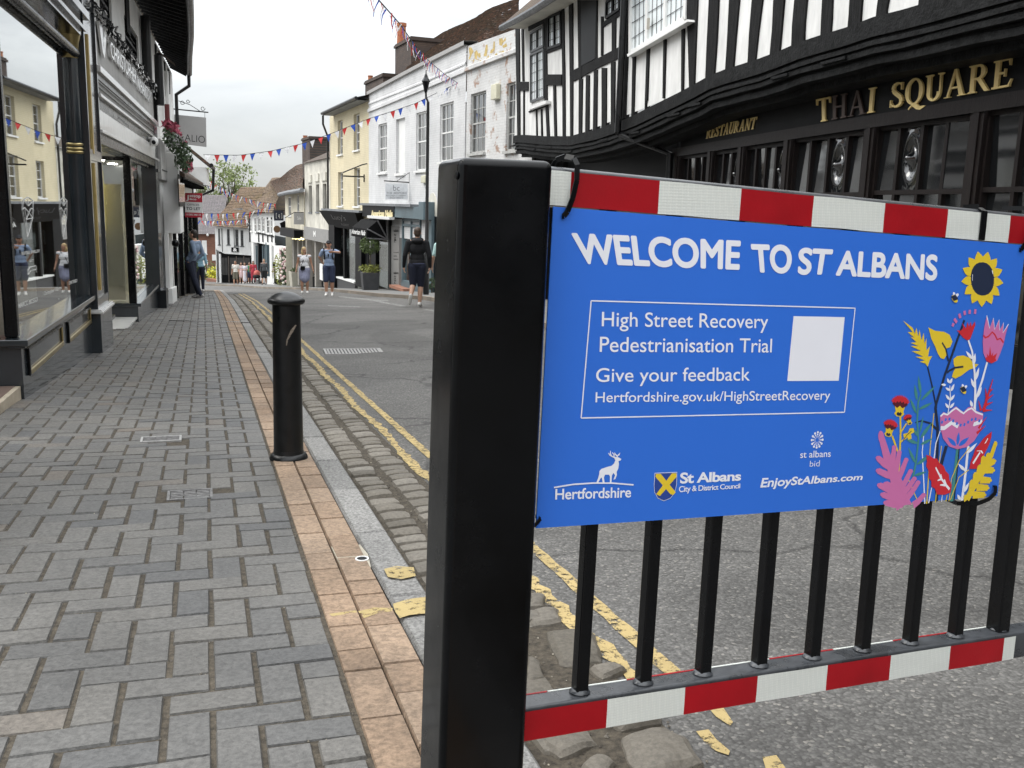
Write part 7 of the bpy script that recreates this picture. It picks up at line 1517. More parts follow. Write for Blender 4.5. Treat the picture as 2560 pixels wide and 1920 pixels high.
m = MB(); rl = [FB2.uz(*h53(*p), .3) for p in ((1300, 600), (1150, 590), (935, 620))]; ru = [FB2.uz(*h53(*p), -5) for p in ((1520, 20), (1440, 125), (1290, 128))]
RMO = tilemat('mossy_clay_tiles', (.085, .06, .042), (.13, .09, .058), (.17, .11, .065), (.15, .115, .05)); tiled('roof', [FB2.p(u, z, .35) for u, z in rl], [FB2.p(u, z, -5) for u, z in ru], RMO, tb, 26); q_ = FB2.p(*ru[2], -5); m.idx([FB2.p(*rl[2], .35), q_, FB2.p(rl[2][0], rl[2][1], -9)], [(0, 1, 2)]); m.build('roof_hip', RMO, tb)
pA = at(537, 600, 77.5); FA2 = Fac((pA.x, pA.y), 84, +1); LA = FA2.u(627, 600)
ta = thing('white_corner_house', FA2.p(LA / 2, FA2.gz(LA / 2)), 'white plastered corner house with sash windows over a black shop front', 'house')
HA = [hole_px(FA2, *h53(680, 818), *h53(722, 1025)), hole_px(FA2, *h53(790, 822), *h53(838, 1040)), hole_px(FA2, *h53(862, 832), *h53(905, 1045)), hole_px(FA2, *h53(562, 812), *h53(592, 1025))]
tA = pxline(FA2, [h53(520, 790), h53(1000, 805)]); bA = pxline(FA2, [h53(520, 1075), h53(640, 1145), h53(1000, 1170)])
m = MB(); wall(m, FA2, FA2.u(*h53(522, 900)), LA, bA, tA, HA, 0, .1); u0 = FA2.u(*h53(522, 900)); m.fpoly(FA2, [(u0, FA2.gz(u0)), (u0 + .05, FA2.gz(u0)), (u0 + .05, tA(u0)), (u0, tA(u0))], -7, -.01); m.build('wall', PLAST, ta)
for h in HA: sash(FA2, h, ta, GP, DGLASS, 2, 2, 0, .06, .05)
bx('timber', h53(612, 0)[0], h53(620, 0)[0], h53(0, 810)[1], h53(0, 1120)[1], 0, .04, TIMB, ta, FA2); bx('timber', h53(775, 0)[0], h53(781, 0)[0], h53(0, 810)[1], h53(0, 1060)[1], 0, .04, TIMB, ta, FA2)
bx('shop_front', h53(580, 0)[0], h53(1005, 0)[0], h53(0, 1130)[1], h53(0, 1535)[1], -.8, -.2, BLK2, ta, FA2); bx('white_post', h53(578, 0)[0], h53(600, 0)[0], h53(0, 1150)[1], h53(0, 1538)[1], -.2, .1, WHITEP, ta, FA2)
for x0, x1 in ((610, 650), (655, 690), (720, 800), (810, 900), (910, 990)): bx('pane', h53(x0, 0)[0], h53(x1, 0)[0], h53(0, 1200)[1], h53(0, 1430)[1], -.2, -.17, DGLASS, ta, FA2)
for x in (700, 805, 905): bx('post', h53(x, 0)[0], h53(x + 10, 0)[0], h53(0, 1180)[1], h53(0, 1535)[1], -.2, -.1, MATS['dim_shop_wall'], ta, FA2)
p_ = bx('shop_sign', h53(740, 0)[0], h53(838, 0)[0], h53(0, 1063)[1], h53(0, 1122)[1], 0, .08, BLK, ta, FA2); m = MB(); put_text(m, '&', quadmap(FA2, h53(762, 1116), h53(818, 1116), h53(818, 1070), h53(762, 1070), .085), None, bold=.04); m.build('lettering', WHITEP, p_)
RA = RMO
m = MB(); q1 = [FA2.uz(*h53(*p), .5) for p in ((478, 770), (700, 792), (960, 806))]; q2 = [FA2.uz(*h53(*p), -6) for p in ((868, 256), (1000, 256), (1200, 252))]
tiled('roof', [FA2.p(u, z, .5) for u, z in q1], [FA2.p(u, z, -6) for u, z in q2], RA, ta, 26); m.idx([FA2.p(*q1[0], .5), FA2.p(*q2[0], -6), FA2.p(q1[0][0], q1[0][1], -12)], [(0, 1, 2)]); m.build('roof_hip', RA, ta)
m = MB(); m.fbox(FA2, FA2.u(*h53(760, 560)), FA2.u(*h53(880, 560)), FA2.z(*h53(800, 650)), FA2.z(*h53(800, 560)), -4, -2.4); d_ = m.build('dormer', TIMB, ta); m = MB(); q = [FA2.uz(*h53(*p), -2.2) for p in ((740, 560), (900, 560), (880, 540), (780, 545))]; m.fpoly(FA2, q, -4, -2.2); m.build('dormer_roof', LEAD, d_)
# brick house at the end
pK = at(485, 600, 92); FK = Fac((pK.x, pK.y), 88, +1); kh = thing('red_brick_house', FK.px(515, 700), 'red brick house with white sash windows and big slate roof at the street end', 'house')
MK = brickmat('red_brick', 88, (.28, .105, .06), (.21, .08, .05), (.25, .21, .17), grime=.3); HK = [hole_px(FK, *h53(345, 968), *h53(416, 1150)), hole_px(FK, *h53(355, 1232), *h53(432, 1425)), hole_px(FK, *h53(240, 968), *h53(300, 1150)), hole_px(FK, *h53(240, 1232), *h53(300, 1425))]
m = MB(); wall(m, FK, FK.u(420, 600), FK.u(552, 600), lambda u: FK.gz(u) - 3, lambda u: FK.z(*h53(400, 880)), HK, 0, .1); m.build('wall', MK, kh)
for h in HK: sash(FK, h, kh, WHITEP, DGLASS, 3, 3, 0, .02, .08, fw=.2, bw=.06)
SLR = roofmat('grey_purple_slates', 88, (.17, .15, .155), (.13, .12, .125), moss=(.12, .11, .105)); m = MB(); q = [FK.uz(*h53(*p), .3) for p in ((200, 885), (600, 880))]; q2 = [FK.uz(*h53(*p), -7) for p in ((200, 352), (690, 366))]; m.idx([FK.p(*q[0], .4), FK.p(*q[1], .4), FK.p(*q2[1], -7), FK.p(*q2[0], -7)], [(0, 1, 2, 3)]); m.build('roof', SLR, kh)
m = MB(); p = FK.px(*h53(423, 895), .3); m.ell(p, .13, .13, .14, 10); m.build('white_lamp', WHITEP, kh, 'all'); bx('wall_plaque', h53(483, 0)[0], h53(568, 0)[0], h53(0, 1160)[1], h53(0, 1238)[1], 0, .1, WHITEP, kh, FK)
# ------------------------------------------------------------------ trees and green things at the street end
def tree(c, h, tops, label, leafm, n=110, sz=.17):
    t = thing('tree', c, label, 'tree'); m = MB(); c = Vector(c)
    m.tube([c, c + Vector((.1, 0, h * .3)), c + Vector((-.1, .1, h * .6))], [.35, .27, .12], 8)
    for q in tops: m.tube([c + Vector((0, 0, h * random.uniform(.25, .45))), (c + Vector((0, 0, h * .5))).lerp(Vector(q[0]), .6), Vector(q[0])], [.16, .09, .03], 6)
    m.build('trunk', BARK, t, True); m = MB()
    for q, r in tops:
        for k_ in range(5):
            o = Vector((random.gauss(0, r * .5), random.gauss(0, r * .5), random.gauss(0, r * .45))); m.leaves(Vector(q) + o, (r * .6, r * .6, r * .45), n // 6, sz, shell=.05)
    m.build('crown', leafm, t); return t
tp = []
for x, y, r in ((612, 438, 1.5), (590, 432, 1.5), (570, 425, 1.7), (556, 440, 1.5), (548, 462, 1.6), (575, 455, 1.6), (600, 460, 1.5), (565, 480, 1.5), (590, 480, 1.2), (530, 470, 1.6), (515, 480, 1.6), (505, 465, 1.3), (612, 462, 1.2), (582, 442, 1.4), (540, 480, 1.3), (500, 485, 1.2)):
    q = at(x, y, 112 + random.uniform(-2, 2)); tp.append((q, r))
g_ = at(572, 560, 112); tree((g_.x, g_.y, base(112)), tp[0][0].z - base(112), tp, 'pale green spring tree rising behind the slate roof at the street end', LEAFT, 190, .17)
def bush(c, r, label, m_, n=500, sz=.09):
    t = thing('shrub', c, label, 'shrub'); m = MB(); c = Vector(c); m.leaves(c + Vector((0, 0, r[2] * .9)), r, n, sz, shell=.3); m.build('foliage', m_, t); m = MB(); m.tube([c, c + Vector((0, 0, r[2]))], .04, 6); m.build('stem', BARK, t); return t
g_ = at(527, 688, 86); bush((g_.x, g_.y, g_.z - 1), (1.3, .8, 1.3), 'dark green shrub in front of the red brick house', LEAF, 400, .13); g_ = at(536, 690, 84); bush((g_.x, g_.y, g_.z - .6), (.8, .6, .8), 'bright yellow flowering shrub beside the white corner post', mat('yellow_flower', (.50, .48, .03), .6, .3, 6), 300, .12)
m = MB(); a = at(522, 700, 84); b = at(548, 706, 82); m.bar((a.x, a.y, a.z - .3), (b.x, b.y, b.z - .3), .2, .5); tag(m.build('garden_wall', MK), 'low red brick garden wall under the yellow shrub', 'wall')
g_ = at(700, 712, 62); bush((g_.x, g_.y, g_.z), (.5, .5, 1.1), 'light green shrub in front of the flower covered column', LEAFY, 400, .08)
# flower column
g_ = at(717, 712, 60.5); t = thing('flower_column', g_, 'tall column wrapped in pink and white blooms outside the florist', 'flower column'); m = MB(); m.tube([g_, g_ + Vector((0, 0, 2.2))], .3, 8); m.build('stem', LEAFD, t); m = MB()
for i in range(130): a = random.uniform(0, 6.28); z_ = random.uniform(.05, 2.3); m.ell(g_ + Vector((math.cos(a) * .36, math.sin(a) * .36, z_)), .1, .1, .09, 6, random.randrange(2))
m.build('blooms', [mat('pale_pink_bloom', (.60, .42, .42), .8), mat('cream_bloom', (.72, .68, .60), .8)], t, 'all')['kind'] = 'stuff'
# ------------------------------------------------------------------ hanging signs, lamp, planters on the right
def hung(name, F, x0, y0, x1, y1, label, mt, tx=None, tm=None, bold=0, arm=None):
    t = thing(name, F.px((x0 + x1) / 2, y1), label, 'hanging sign'); mb = MB(); mb.fpoly(F, [F.uz(x0, y1), F.uz(x1, y1), F.uz(x1, y0), F.uz(x0, y0)], -.06, 0); mb.build('board', mt, t)
    if tx:
        mb = MB()
        for b, *q in tx: put_text(mb, b, quadmap(F, *q, .004), None, bold=bold)
        mb.build('lettering', tm, t)
    if arm: mb = MB(); mb.tube([F.px(*p, -.03) for p in arm], .02, 6); mb.build('bracket', IRON, t, True)
    return t
FP = FW.perp(FW.u(1024, 440)); INK = mat('grey_ink', (.22, .23, .25), .6)
t = hung('hanging_sign', FP, 963.5, 458.5, 1019.5, 498.5, 'pale hanging sign with grey lettering on an iron arm from the white brick house', mat('pale_sign_board', (.74, .76, .78), .5), [('bc', (983, 477), (999, 477), (999, 463), (983, 463))], INK, -.006, [(960, 452), (1026, 456.5)])
m = MB(); 
for s_, x0, x1, y0, y1 in (('THE BESPOKE', 966, 1017, 485, 480), ('KITCHEN COMPANY', 966, 1016, 490.5, 487), ('01727 800270', 975, 1008, 496, 492)): put_text(m, s_, quadmap(FP, (x0, y0), (x1, y0), (x1, y1), (x0, y1), .004), None)
m.build('small_lettering', INK, t); m = MB(); m.tube([FP.px(1024, 430, -.03), FP.px(1024, 458, -.03)], .02, 6); m.tube([FP.px(1024, 431, -.03), FP.px(992, 453, -.03)], .012, 6); m.build('stay', IRON, t, True)
FP2 = FW.perp(FW.u(760, 545)); hung('hanging_sign', FP2, 735, 532, 760, 561, 'plain grey hanging sign with small white name below the beige house', GREYBOARD, [('Salo', (743, 549), (753, 549), (753, 541), (743, 541))], WHITEP, .01, [(712, 545), (735, 531), (760, 531)])
FP3 = FW.perp(FW.u(712, 545)); hung('hanging_sign', FP3, 685, 527, 709, 551.5, 'square navy hanging sign with thin bracket emblem by the cream cottage', mat('navy_board', (.012, .016, .035), .5), [('[ q ]', (690, 546), (705, 546), (705, 533), (690, 533))], WHITEP, -.01, [(684, 525), (712, 526)])
t = thing('tilted_sign', FP3.px(709, 570), 'small black sign tilted on its corner under the navy sign', 'hanging sign'); m = MB(); m.fpoly(FP3, [FP3.uz(*p, .05) for p in ((704, 573), (718, 567), (712, 552), (700, 558))], -.05, .05); m.build('board', BLK2, t)
t = thing('round_sign', FP3.px(692, 573), 'round brown wooden sign beside the small tilted black sign', 'hanging sign'); m = MB(); cu, cz = FP3.uz(692.5, 573, .1); r_ = abs(FP3.u(701, 573, .1) - cu); m.fpoly(FP3, [(cu + r_ * math.cos(a), cz + r_ * 1.05 * math.sin(a)) for a in np.linspace(0, 2 * math.pi, 20)[:-1]], .05, .12); m.build('board', mat('brown_wood_sign', (.14, .075, .035), .6), t)
m = MB(); 
for i in range(12): p = FW.px(732 + i * 2.4, 597 + random.uniform(-2, 2), .2); m.ell(p, .05, .05, .05, 6)
tag(m.build('festoon_lights', emit('warm_bulb', (1, .85, .4), 1.2), smooth='all'), 'row of warm fairy bulbs above the green grey shop', 'lights')
# lamp post
yl_ = 28.5; q = at(1067, 560, yl_); lb_ = Vector((q.x, q.y, rpz(q.x, q.y))); t = thing('street_lamp', lb_, 'slim black street lamp with lantern in front of the white brick house', 'street lamp')
zt_ = at(1070, 255, yl_).z; m = MB(); m.tube([lb_ - Vector((0, 0, .1)), lb_ + Vector((0, 0, 1.2)), lb_ + Vector((0, 0, 1.25)), Vector((q.x, q.y, zt_))], [.09, .085, .055, .042], 10); m.tube([Vector((q.x, q.y, zt_)), Vector((q.x - .06, q.y, zt_ + .12)), Vector((q.x - .07, q.y, zt_ + .3))], .03, 8); m.build('pole', IRON, t, True)
c = Vector((q.x - .07, q.y, zt_ + .25)); m = MB(); s6 = lambda r, z: (r, z); m.lathe(c, [(.025, 0), (.04, .02), (.105, .30), (.12, .32)], 6); m.build('lantern', BLK2, t); m = MB(); m.lathe(c, [(.13, .32), (.11, .36), (.06, .43), (.045, .49), (.015, .55), (.012, .64)], 6); m.build('lantern_roof', IRON, t)
# topiary planter by the nail bar
g = gh(925, 721, .06); c = Vector((g.x, g.y, rpz(g.x, g.y))); c = FW.px(925, 720, .75); c.z = rpz(c.x, c.y)
t = planter(c, .33, .68, mat('slate_planter', (.05, .052, .056), .6, .2, 4), 'dark planter with ball topiary and ferns outside the nail bar', rz=.3)
m = MB(); m.leaves(c + Vector((0, 0, 1.72)), (.42, .42, .38), 900, .045, shell=.55); m.build('topiary_ball', LEAF, t); m = MB(); m.tube([c + Vector((0, 0, .6)), c + Vector((.02, 0, 1.5))], .025, 6); m.build('stem', BARK, t); m = MB(); m.leaves(c + Vector((0, 0, .82)), (.45, .42, .2), 350, .06, shell=.2); m.build('fern', LEAFY, t)
g = at(746, 706, 57); t = planter(Vector((g.x, g.y, rpz(g.x, g.y))), .5, .9, mat('cream_planter', (.42, .40, .33), .7), 'pale planter box with low green plants behind the woman in white', rz=.4); m = MB(); m.leaves(Vector((g.x, g.y, rpz(g.x, g.y) + .98)), (.5, .4, .16), 250, .06); m.build('plants', LEAF, t)
t = thing('yard_plant', FW.px(1078, 716, .2), 'small plant by the black yard door behind the walking man', 'plant'); m = MB(); p = FW.px(1080, 708, .2); m.leaves(p, (.3, .2, .25), 120, .06); m.build('foliage', LEAFD, t); m = MB(); m.tube([p - Vector((0, 0, .35)), p], .02, 6); m.build('stem', BARK, t)
# ------------------------------------------------------------------ bunting
FLAG = [mat('flag_blue', (.03, .09, .45), .7, .1), mat('flag_red', (.55, .04, .04), .7, .1), mat('flag_white', (.75, .75, .76), .7, .05)]
for fm in FLAG:
    ntf = fm.node_tree; pb = [n for n in ntf.nodes if n.type == 'BSDF_PRINCIPLED'][0]; ou = [n for n in ntf.nodes if n.type == 'OUTPUT_MATERIAL'][0]; tl_ = N(ntf, 'ShaderNodeBsdfTranslucent'); rp_ = [n for n in ntf.nodes if n.type == 'VALTORGB'][0]; L(ntf, rp_.outputs[0], tl_.inputs[0]); mx = N(ntf, 'ShaderNodeMixShader'); mx.inputs[0].default_value = .35; L(ntf, pb.outputs[0], mx.inputs[1]); L(ntf, tl_.outputs[0], mx.inputs[2]); L(ntf, mx.outputs[0], ou.inputs[0])
def bunting(P, n, size, label, start=0, seq=(0, 1, 2), cord=.008, skip=()):
    P = [Vector(p) for p in P]; t = thing('bunting', P[0], label, 'bunting', 'bunting strings across the street')
    D = [0]
    for a, b in zip(P, P[1:]): D.append(D[-1] + (b - a).length)
    def pos(s):
        for i in range(len(P) - 1):
            if s <= D[i + 1]: k_ = (s - D[i]) / max(1e-6, D[i + 1] - D[i]); return P[i].lerp(P[i + 1], k_), (P[i + 1] - P[i]).normalized()
        return P[-1], (P[-1] - P[-2]).normalized()
    m = MB(); m.tube([pos(D[-1] * i / 60)[0] for i in range(61)], cord, 5); m.build('cord', BLK2, t)
    for i in range(n):
        if i in skip: continue
        s = D[-1] * (i + .5) / n; p, d = pos(s); d = Vector((d.x, d.y, d.z)); ln = random.gauss(0, .16); side = Vector((-d.y, d.x, 0)).normalized()
        m = MB(); dnv = (Vector((0, 0, -1)) + side * random.gauss(0, .3) + d * ln).normalized(); w_ = size * .36; ph = random.uniform(-1, 1)
        V = []
        for r in range(4):
            k_ = r / 3; ww = w_ * (1 - k_) + .002
            for c_ in (-1, 0, 1): V.append(p + d * ww * c_ + dnv * size * k_ - Vector((0, 0, .005)) + side * (size * .12 * math.sin(k_ * 3 + ph) + size * .06 * abs(c_) * ph))
        m.idx(V, [(r * 3 + c_, r * 3 + c_ + 1, r * 3 + c_ + 4, r * 3 + c_ + 3) for r in range(3) for c_ in range(2)]); m.build('pennant', FLAG[seq[(i + start) % len(seq)]], t)
def sag(pts, sub=4): return [at(*p) for p in pts]
fwY = lambda x, y: FW.p(*FW.uz(x, y, .15), .15)
W_A = fwY(1145, 208)
bunting([at(900, -70, 9.), at(945, -2, 11.), at(1000, 60, 13.5), at(1035, 110, 16.), at(1075, 155, 20.), at(1115, 188, 25), W_A], 66, .19, 'bunting running away overhead from the upper edge to the white brick house')
bunting([W_A, at(1100, 228, 31.5), at(1040, 258, 31.2), at(985, 277, 31.), at(921, 297, 30.8), at(830, 333, 30.5), at(760, 358, 30.3), at(680, 377, 30.1), at(600, 388, 30), at(508, 387, 29.8)], 38, .22, 'long bunting sagging from the white brick house across to the gabled shop roofs opposite', 1, skip=(0, 2, 3, 9))
bunting([at(500, 432, 40), at(530, 455, 45), at(575, 482, 52), at(610, 494, 56), at(650, 506, 60), at(692, 510, 63)], 34, .36, 'bunting sloping down past the tree towards the navy hanging sign', 1)
bunting([at(486, 533, 50), at(560, 534.5, 54), at(620, 530, 57), at(678, 515, 61)], 16, .40, 'bunting with clear red white and blue pennants below the sloping string', 0)
bunting([at(480, 551, 60), at(540, 553, 64), at(580, 552, 67), at(622, 549, 70)], 20, .36, 'lowest bunting string, crowded pennants in front of the corner house roof', 1)

# ------------------------------------------------------------------ unseen house added behind the viewpoint for reflections and shading
FX = Fac((-9., -24.), 90, 1); FX.n = Vector((0, 1, 0))
ob_ = thing('unseen_brick_house', (2, -24, base(-24)), 'unseen red brick house with stone dressings added behind the viewpoint to be reflected', 'house')
m = MB(); HX = [(2 + 3.2 * i, 3.3 + 3.2 * i, z0, z0 + 1.8) for i in range(7) for z0 in (2.2, 5.4)]
wall(m, FX, 0, 26, const(.5), const(9.), HX, 0, .15); m.build('wall', MK, ob_)
for h in HX: sash(FX, h, ob_, WHITEP, DGLASS, 2, 2, 0, .1, .06)
m = MB(); m.fbox(FX, 0, 26, 9., 9.4, -.4, .3); m.build('cornice', STONE, ob_); m = MB(); m.idx([FX.p(0, 9.4, .3), FX.p(26, 9.4, .3), FX.p(26, 12.5, -5), FX.p(0, 12.5, -5)], [(0, 1, 2, 3)]); m.build('roof', SLR, ob_)
# ------------------------------------------------------------------ people
SKIN = mat('skin', (.50, .30, .21), .5, .08, 6); SKIN2 = mat('tanned_skin', (.40, .22, .145), .5, .08, 6)
HAIRD = mat('dark_brown_hair', (.022, .015, .011), .6, .3, 40); HAIRB = mat('brown_hair', (.05, .030, .018), .6, .3, 40); HAIRF = mat('blonde_hair', (.38, .27, .13), .6, .3, 30)
def cloth(name, c): return mat(name, c, .9, .18, 10, .25, 120)
EYE = mat('eye_dark', (.02, .015, .012), .3); LIP = mat('lip', (.36, .13, .11), .5)
def blob(name, parts, m_, parent, vox, sm=2):
    """One continuous skin grown over tapered limbs (c), ellipsoids (e)."""
    mb = MB()
    for p in parts:
        if p[0] == 'e': mb.ell(p[1], p[2], p[3], p[4], 16, M=p[5] if len(p) > 5 else None)
        else:
            a, b = Vector(p[1]), Vector(p[2]); r0, r1 = p[3], p[4]; d = (b - a); l = d.length; d.normalize(); x = d.orthogonal().normalized(); y = d.cross(x); pr = []
            for t_ in np.linspace(-math.pi / 2, 0, 4): pr.append((r0 * math.cos(t_), r0 * math.sin(t_)))
            for t_ in np.linspace(0, math.pi / 2, 4): pr.append((r1 * math.cos(t_), l + r1 * math.sin(t_)))
            n = 10; V = [a + d * z + (x * math.cos(2 * math.pi * k / n) + y * math.sin(2 * math.pi * k / n)) * max(r, 1e-4) for r, z in pr for k in range(n)]; k_ = len(pr)
            mb.idx(V, [(i * n + k, i * n + (k + 1) % n, (i + 1) * n + (k + 1) % n, (i + 1) * n + k) for i in range(k_ - 1) for k in range(n)] + [tuple(range(n - 1, -1, -1)), tuple(range((k_ - 1) * n, k_ * n))])
    o = mb.build(name + '_tmp', m_)
    r = o.modifiers.new('r', 'REMESH'); r.mode = 'VOXEL'; r.voxel_size = vox
    if sm: s = o.modifiers.new('s', 'SMOOTH'); s.iterations = sm; s.factor = .5
    dg = bpy.context.evaluated_depsgraph_get(); dg.update(); me = bpy.data.meshes.new_from_object(o.evaluated_get(dg)); me.name = name
    bpy.data.objects.remove(o); me.polygons.foreach_set('use_smooth', [True] * len(me.polygons))
    ob = bpy.data.objects.new(name, me); COL.objects.link(ob)
    if not me.materials: me.materials.append(m_)
    if parent: ob.parent = parent; OFF[ob.name] = OFF.get(parent.name, Vector())
    return ob
def person(loc, face, Hh, label, pose=None, top=None, bottom=None, hair=None, skin=None, shoes=None, female=False, fine=.010, extra=None, fat=1., head_turn=0., head_tilt=0., group=None, socks=None):
    """face: heading the person looks along, degrees clockwise from +Y. Coordinates of joints are fractions of the height, x to the person's right, y forward."""
    t = thing('person', loc, label, 'person', group); OFF[t.name] = Vector(); h = math.radians(face); skin = skin or SKIN
    R3 = lambda p: Vector((p[0] * math.cos(h) + p[1] * math.sin(h), -p[0] * math.sin(h) + p[1] * math.cos(h), p[2])) * Hh
    J = dict(rHip=(.052, 0, .515), lHip=(-.052, 0, .515), rKnee=(.058, .012, .285), lKnee=(-.058, .012, .285), rAnk=(.058, -.01, .045), lAnk=(-.058, -.01, .045), rToe=(.066, .085, .018), lToe=(-.066, .085, .018),
             rSh=(.108, 0, .81), lSh=(-.108, 0, .81), rEl=(.135, -.02, .635), lEl=(-.135, -.02, .635), rWr=(.145, .03, .49), lWr=(-.145, .03, .49), rHd=(.145, .045, .44), lHd=(-.145, .045, .44), neck=(0, -.005, .845), head=(0, .012, .93), chest=(0, 0, .735), waist=(0, .004, .62), pelvis=(0, 0, .54))
    J.update(pose or {}); P = {k: R3(v) for k, v in J.items()}; S = Hh; w_ = (.93 if female else 1.) * fat
    ht = h + math.radians(head_turn); HM = Matrix.Rotation(-ht, 3, 'Z') @ Matrix.Rotation(math.radians(head_tilt), 3, 'X'); BM = Matrix.Rotation(-h, 3, 'Z')
    hc = P['head']; hp_ = lambda x, y, z: hc + HM @ Vector((x, y, z)) * S
    body = [('e', P['chest'], .092 * S * w_, .060 * S * fat, .095 * S, BM), ('e', P['waist'], .078 * S * w_, .054 * S * fat, .085 * S, BM), ('e', P['pelvis'], .090 * S * (1.04 if female else 1.) * fat, .062 * S * fat, .065 * S, BM), ('c', P['rSh'], P['lSh'], .038 * S, .038 * S), ('c', P['neck'] - Vector((0, 0, .03 * S)), hp_(0, -.012, -.03), .034 * S, .030 * S),
            ('e', hp_(0, 0, .008), .043 * S, .053 * S, .060 * S, HM), ('e', hp_(0, .012, -.03), .034 * S, .038 * S, .036 * S, HM), ('c', hp_(0, .050, .006), hp_(0, .064, -.014), .006 * S, .009 * S), ('e', hp_(.044, -.004, -.002), .006 * S, .012 * S, .018 * S, HM), ('e', hp_(-.044, -.004, -.002), .006 * S, .012 * S, .018 * S, HM)]
    for s in 'rl':
        body += [('c', P[s + 'Sh'], P[s + 'El'], .030 * S * fat, .022 * S), ('c', P[s + 'El'], P[s + 'Wr'], .023 * S, .015 * S), ('c', P[s + 'Hip'], P[s + 'Knee'], .054 * S * fat, .034 * S), ('c', P[s + 'Knee'], P[s + 'Knee'].lerp(P[s + 'Ank'], .35), .033 * S, .036 * S), ('c', P[s + 'Knee'].lerp(P[s + 'Ank'], .3), P[s + 'Ank'], .036 * S, .020 * S), ('c', P[s + 'Ank'], P[s + 'Toe'], .022 * S, .014 * S)]
        a, b = P[s + 'Wr'], P[s + 'Hd']; d = (b - a).normalized(); sx = d.cross(R3((1 if s == 'r' else -1, 0, 0)).normalized()); sx = sx.normalized() if sx.length > .1 else Vector((0, 0, 1)); nn = d.cross(sx).normalized()
        pc = a + d * .028 * S; body += [('c', a, pc, .014 * S, .016 * S), ('c', pc + sx * .012 * S, pc - sx * .012 * S, .012 * S, .012 * S)]
        for i, (o_, ln) in enumerate(((.019, .040), (.0065, .047), (-.0065, .044), (-.019, .034))):
            k0 = pc + sx * o_ * S + d * .012 * S; k1 = k0 + d * ln * .5 * S; k2 = k1 + (d * .8 + nn * .5).normalized() * ln * .5 * S; body += [('c', k0, k1, .0062 * S, .0056 * S), ('c', k1, k2, .0056 * S, .0048 * S)]
        body += [('c', a + d * .012 * S + sx * .014 * S, a + d * .04 * S + sx * .034 * S, .0075 * S, .006 * S)]
    blob('body', body, skin, t, fine)
    m = MB()
    for x in (-.017, .017): m.ell(hp_(x, .0505, .008), .0075 * S, .004 * S, .0048 * S, 8, M=HM)
    m.build('eyes', EYE, t, 'all'); m = MB(); m.ell(hp_(0, .0485, -.034), .014 * S, .005 * S, .0045 * S, 8, M=HM); m.build('mouth', LIP, t, 'all')
    def cl(nm, parts, mt): return blob(nm, parts, mt, t, fine * 1.1)
    tors = lambda k_=1.1: [('e', P['chest'], .094 * S * w_ * k_, .062 * S * k_ * fat, .097 * S, BM), ('e', P['waist'], .080 * S * w_ * k_, .056 * S * k_ * fat, .09 * S, BM), ('c', P['rSh'] - Vector((0, 0, .004 * S)), P['lSh'] - Vector((0, 0, .004 * S)), .041 * S, .041 * S)]
    hips = lambda z=0.: [('e', P['pelvis'] + Vector((0, 0, z * S)), .096 * S * (1.05 if female else 1) * fat, .069 * S * fat, .068 * S, BM)]
    def sleeve(f, k_=1.18):
        o = []
        for s in 'rl':
            o.append(('c', P[s + 'Sh'], P[s + 'Sh'].lerp(P[s + 'El'], min(1, f)), .033 * S * k_ * fat, .026 * S * k_))
            if f > 1: o.append(('c', P[s + 'El'], P[s + 'El'].lerp(P[s + 'Wr'], f - 1), .026 * S * k_, .0185 * S * k_))
        return o
    def legs(f, k_=1.12, flare=0.):
        o = []
        for s in 'rl':
            o.append(('c', P[s + 'Hip'], P[s + 'Hip'].lerp(P[s + 'Knee'], min(1, f)), .056 * S * k_ * fat, (.036 + flare) * S * k_))
            if f > 1: o.append(('c', P[s + 'Knee'], P[s + 'Knee'].lerp(P[s + 'Ank'], f - 1), .038 * S * k_, (.026 + flare) * S * k_))
        return o
    if top: cl(top[0], tors() + (sleeve(top[2]) if top[2] else []) + hips(.02) * (1 if top[3] else 0), top[1])
    if bottom:
        if bottom[0] == 'skirt': cl('skirt', hips() + [('c', P['pelvis'], P['rHip'].lerp(P['rKnee'], bottom[2]).lerp(P['lHip'].lerp(P['lKnee'], bottom[2]), .5), .08 * S, .098 * S)] + legs(bottom[2] * .98, 1.2, .012), bottom[1])
        elif bottom[0] == 'dress': cl('dress', tors(1.08) + hips() + [('c', P['pelvis'], (P['rAnk'] + P['lAnk']) / 2 + Vector((0, 0, bottom[2] * S)), .085 * S, .10 * S)], bottom[1])
        else: cl(bottom[0], hips() + legs(bottom[2], 1.14, bottom[3] if len(bottom) > 3 else 0), bottom[1])
    if shoes:
        for s in 'rl':
            a, b = P[s + 'Ank'], P[s + 'Toe']; heel = a + (a - b).normalized() * .028 * S; up = Vector((0, 0, 1)); heel.z = min(heel.z, a.z - .012 * S) if abs(b.z - a.z) < .06 * S else heel.z
            sh = [('c', heel, b, .023 * S, .020 * S), ('c', a - (a - heel) * .3, b.lerp(a, .4), .026 * S, .024 * S)]; ob = cl('shoe', sh, shoes)
    if socks: cl('socks', [q for s in 'rl' for q in [('c', P[s + 'Ank'], P[s + 'Ank'].lerp(P[s + 'Knee'], .14), .024 * S, .024 * S)]], socks)
    if hair:
        if hair[0] == 'short': cl('hair', [('e', hp_(0, -.008, .022), .0465 * S, .0555 * S, .056 * S, HM), ('e', hp_(0, -.026, -.004), .043 * S, .036 * S, .05 * S, HM)], hair[1])
        if hair[0] == 'long': cl('hair', [('e', hp_(0, -.010, .024), .0485 * S, .056 * S, .057 * S, HM), ('e', hp_(0, -.03, -.02), .055 * S, .036 * S, .07 * S, HM), ('e', hp_(.036, -.018, -.05), .026 * S, .03 * S, .06 * S, HM), ('e', hp_(-.036, -.018, -.05), .026 * S, .03 * S, .06 * S, HM)], hair[1])
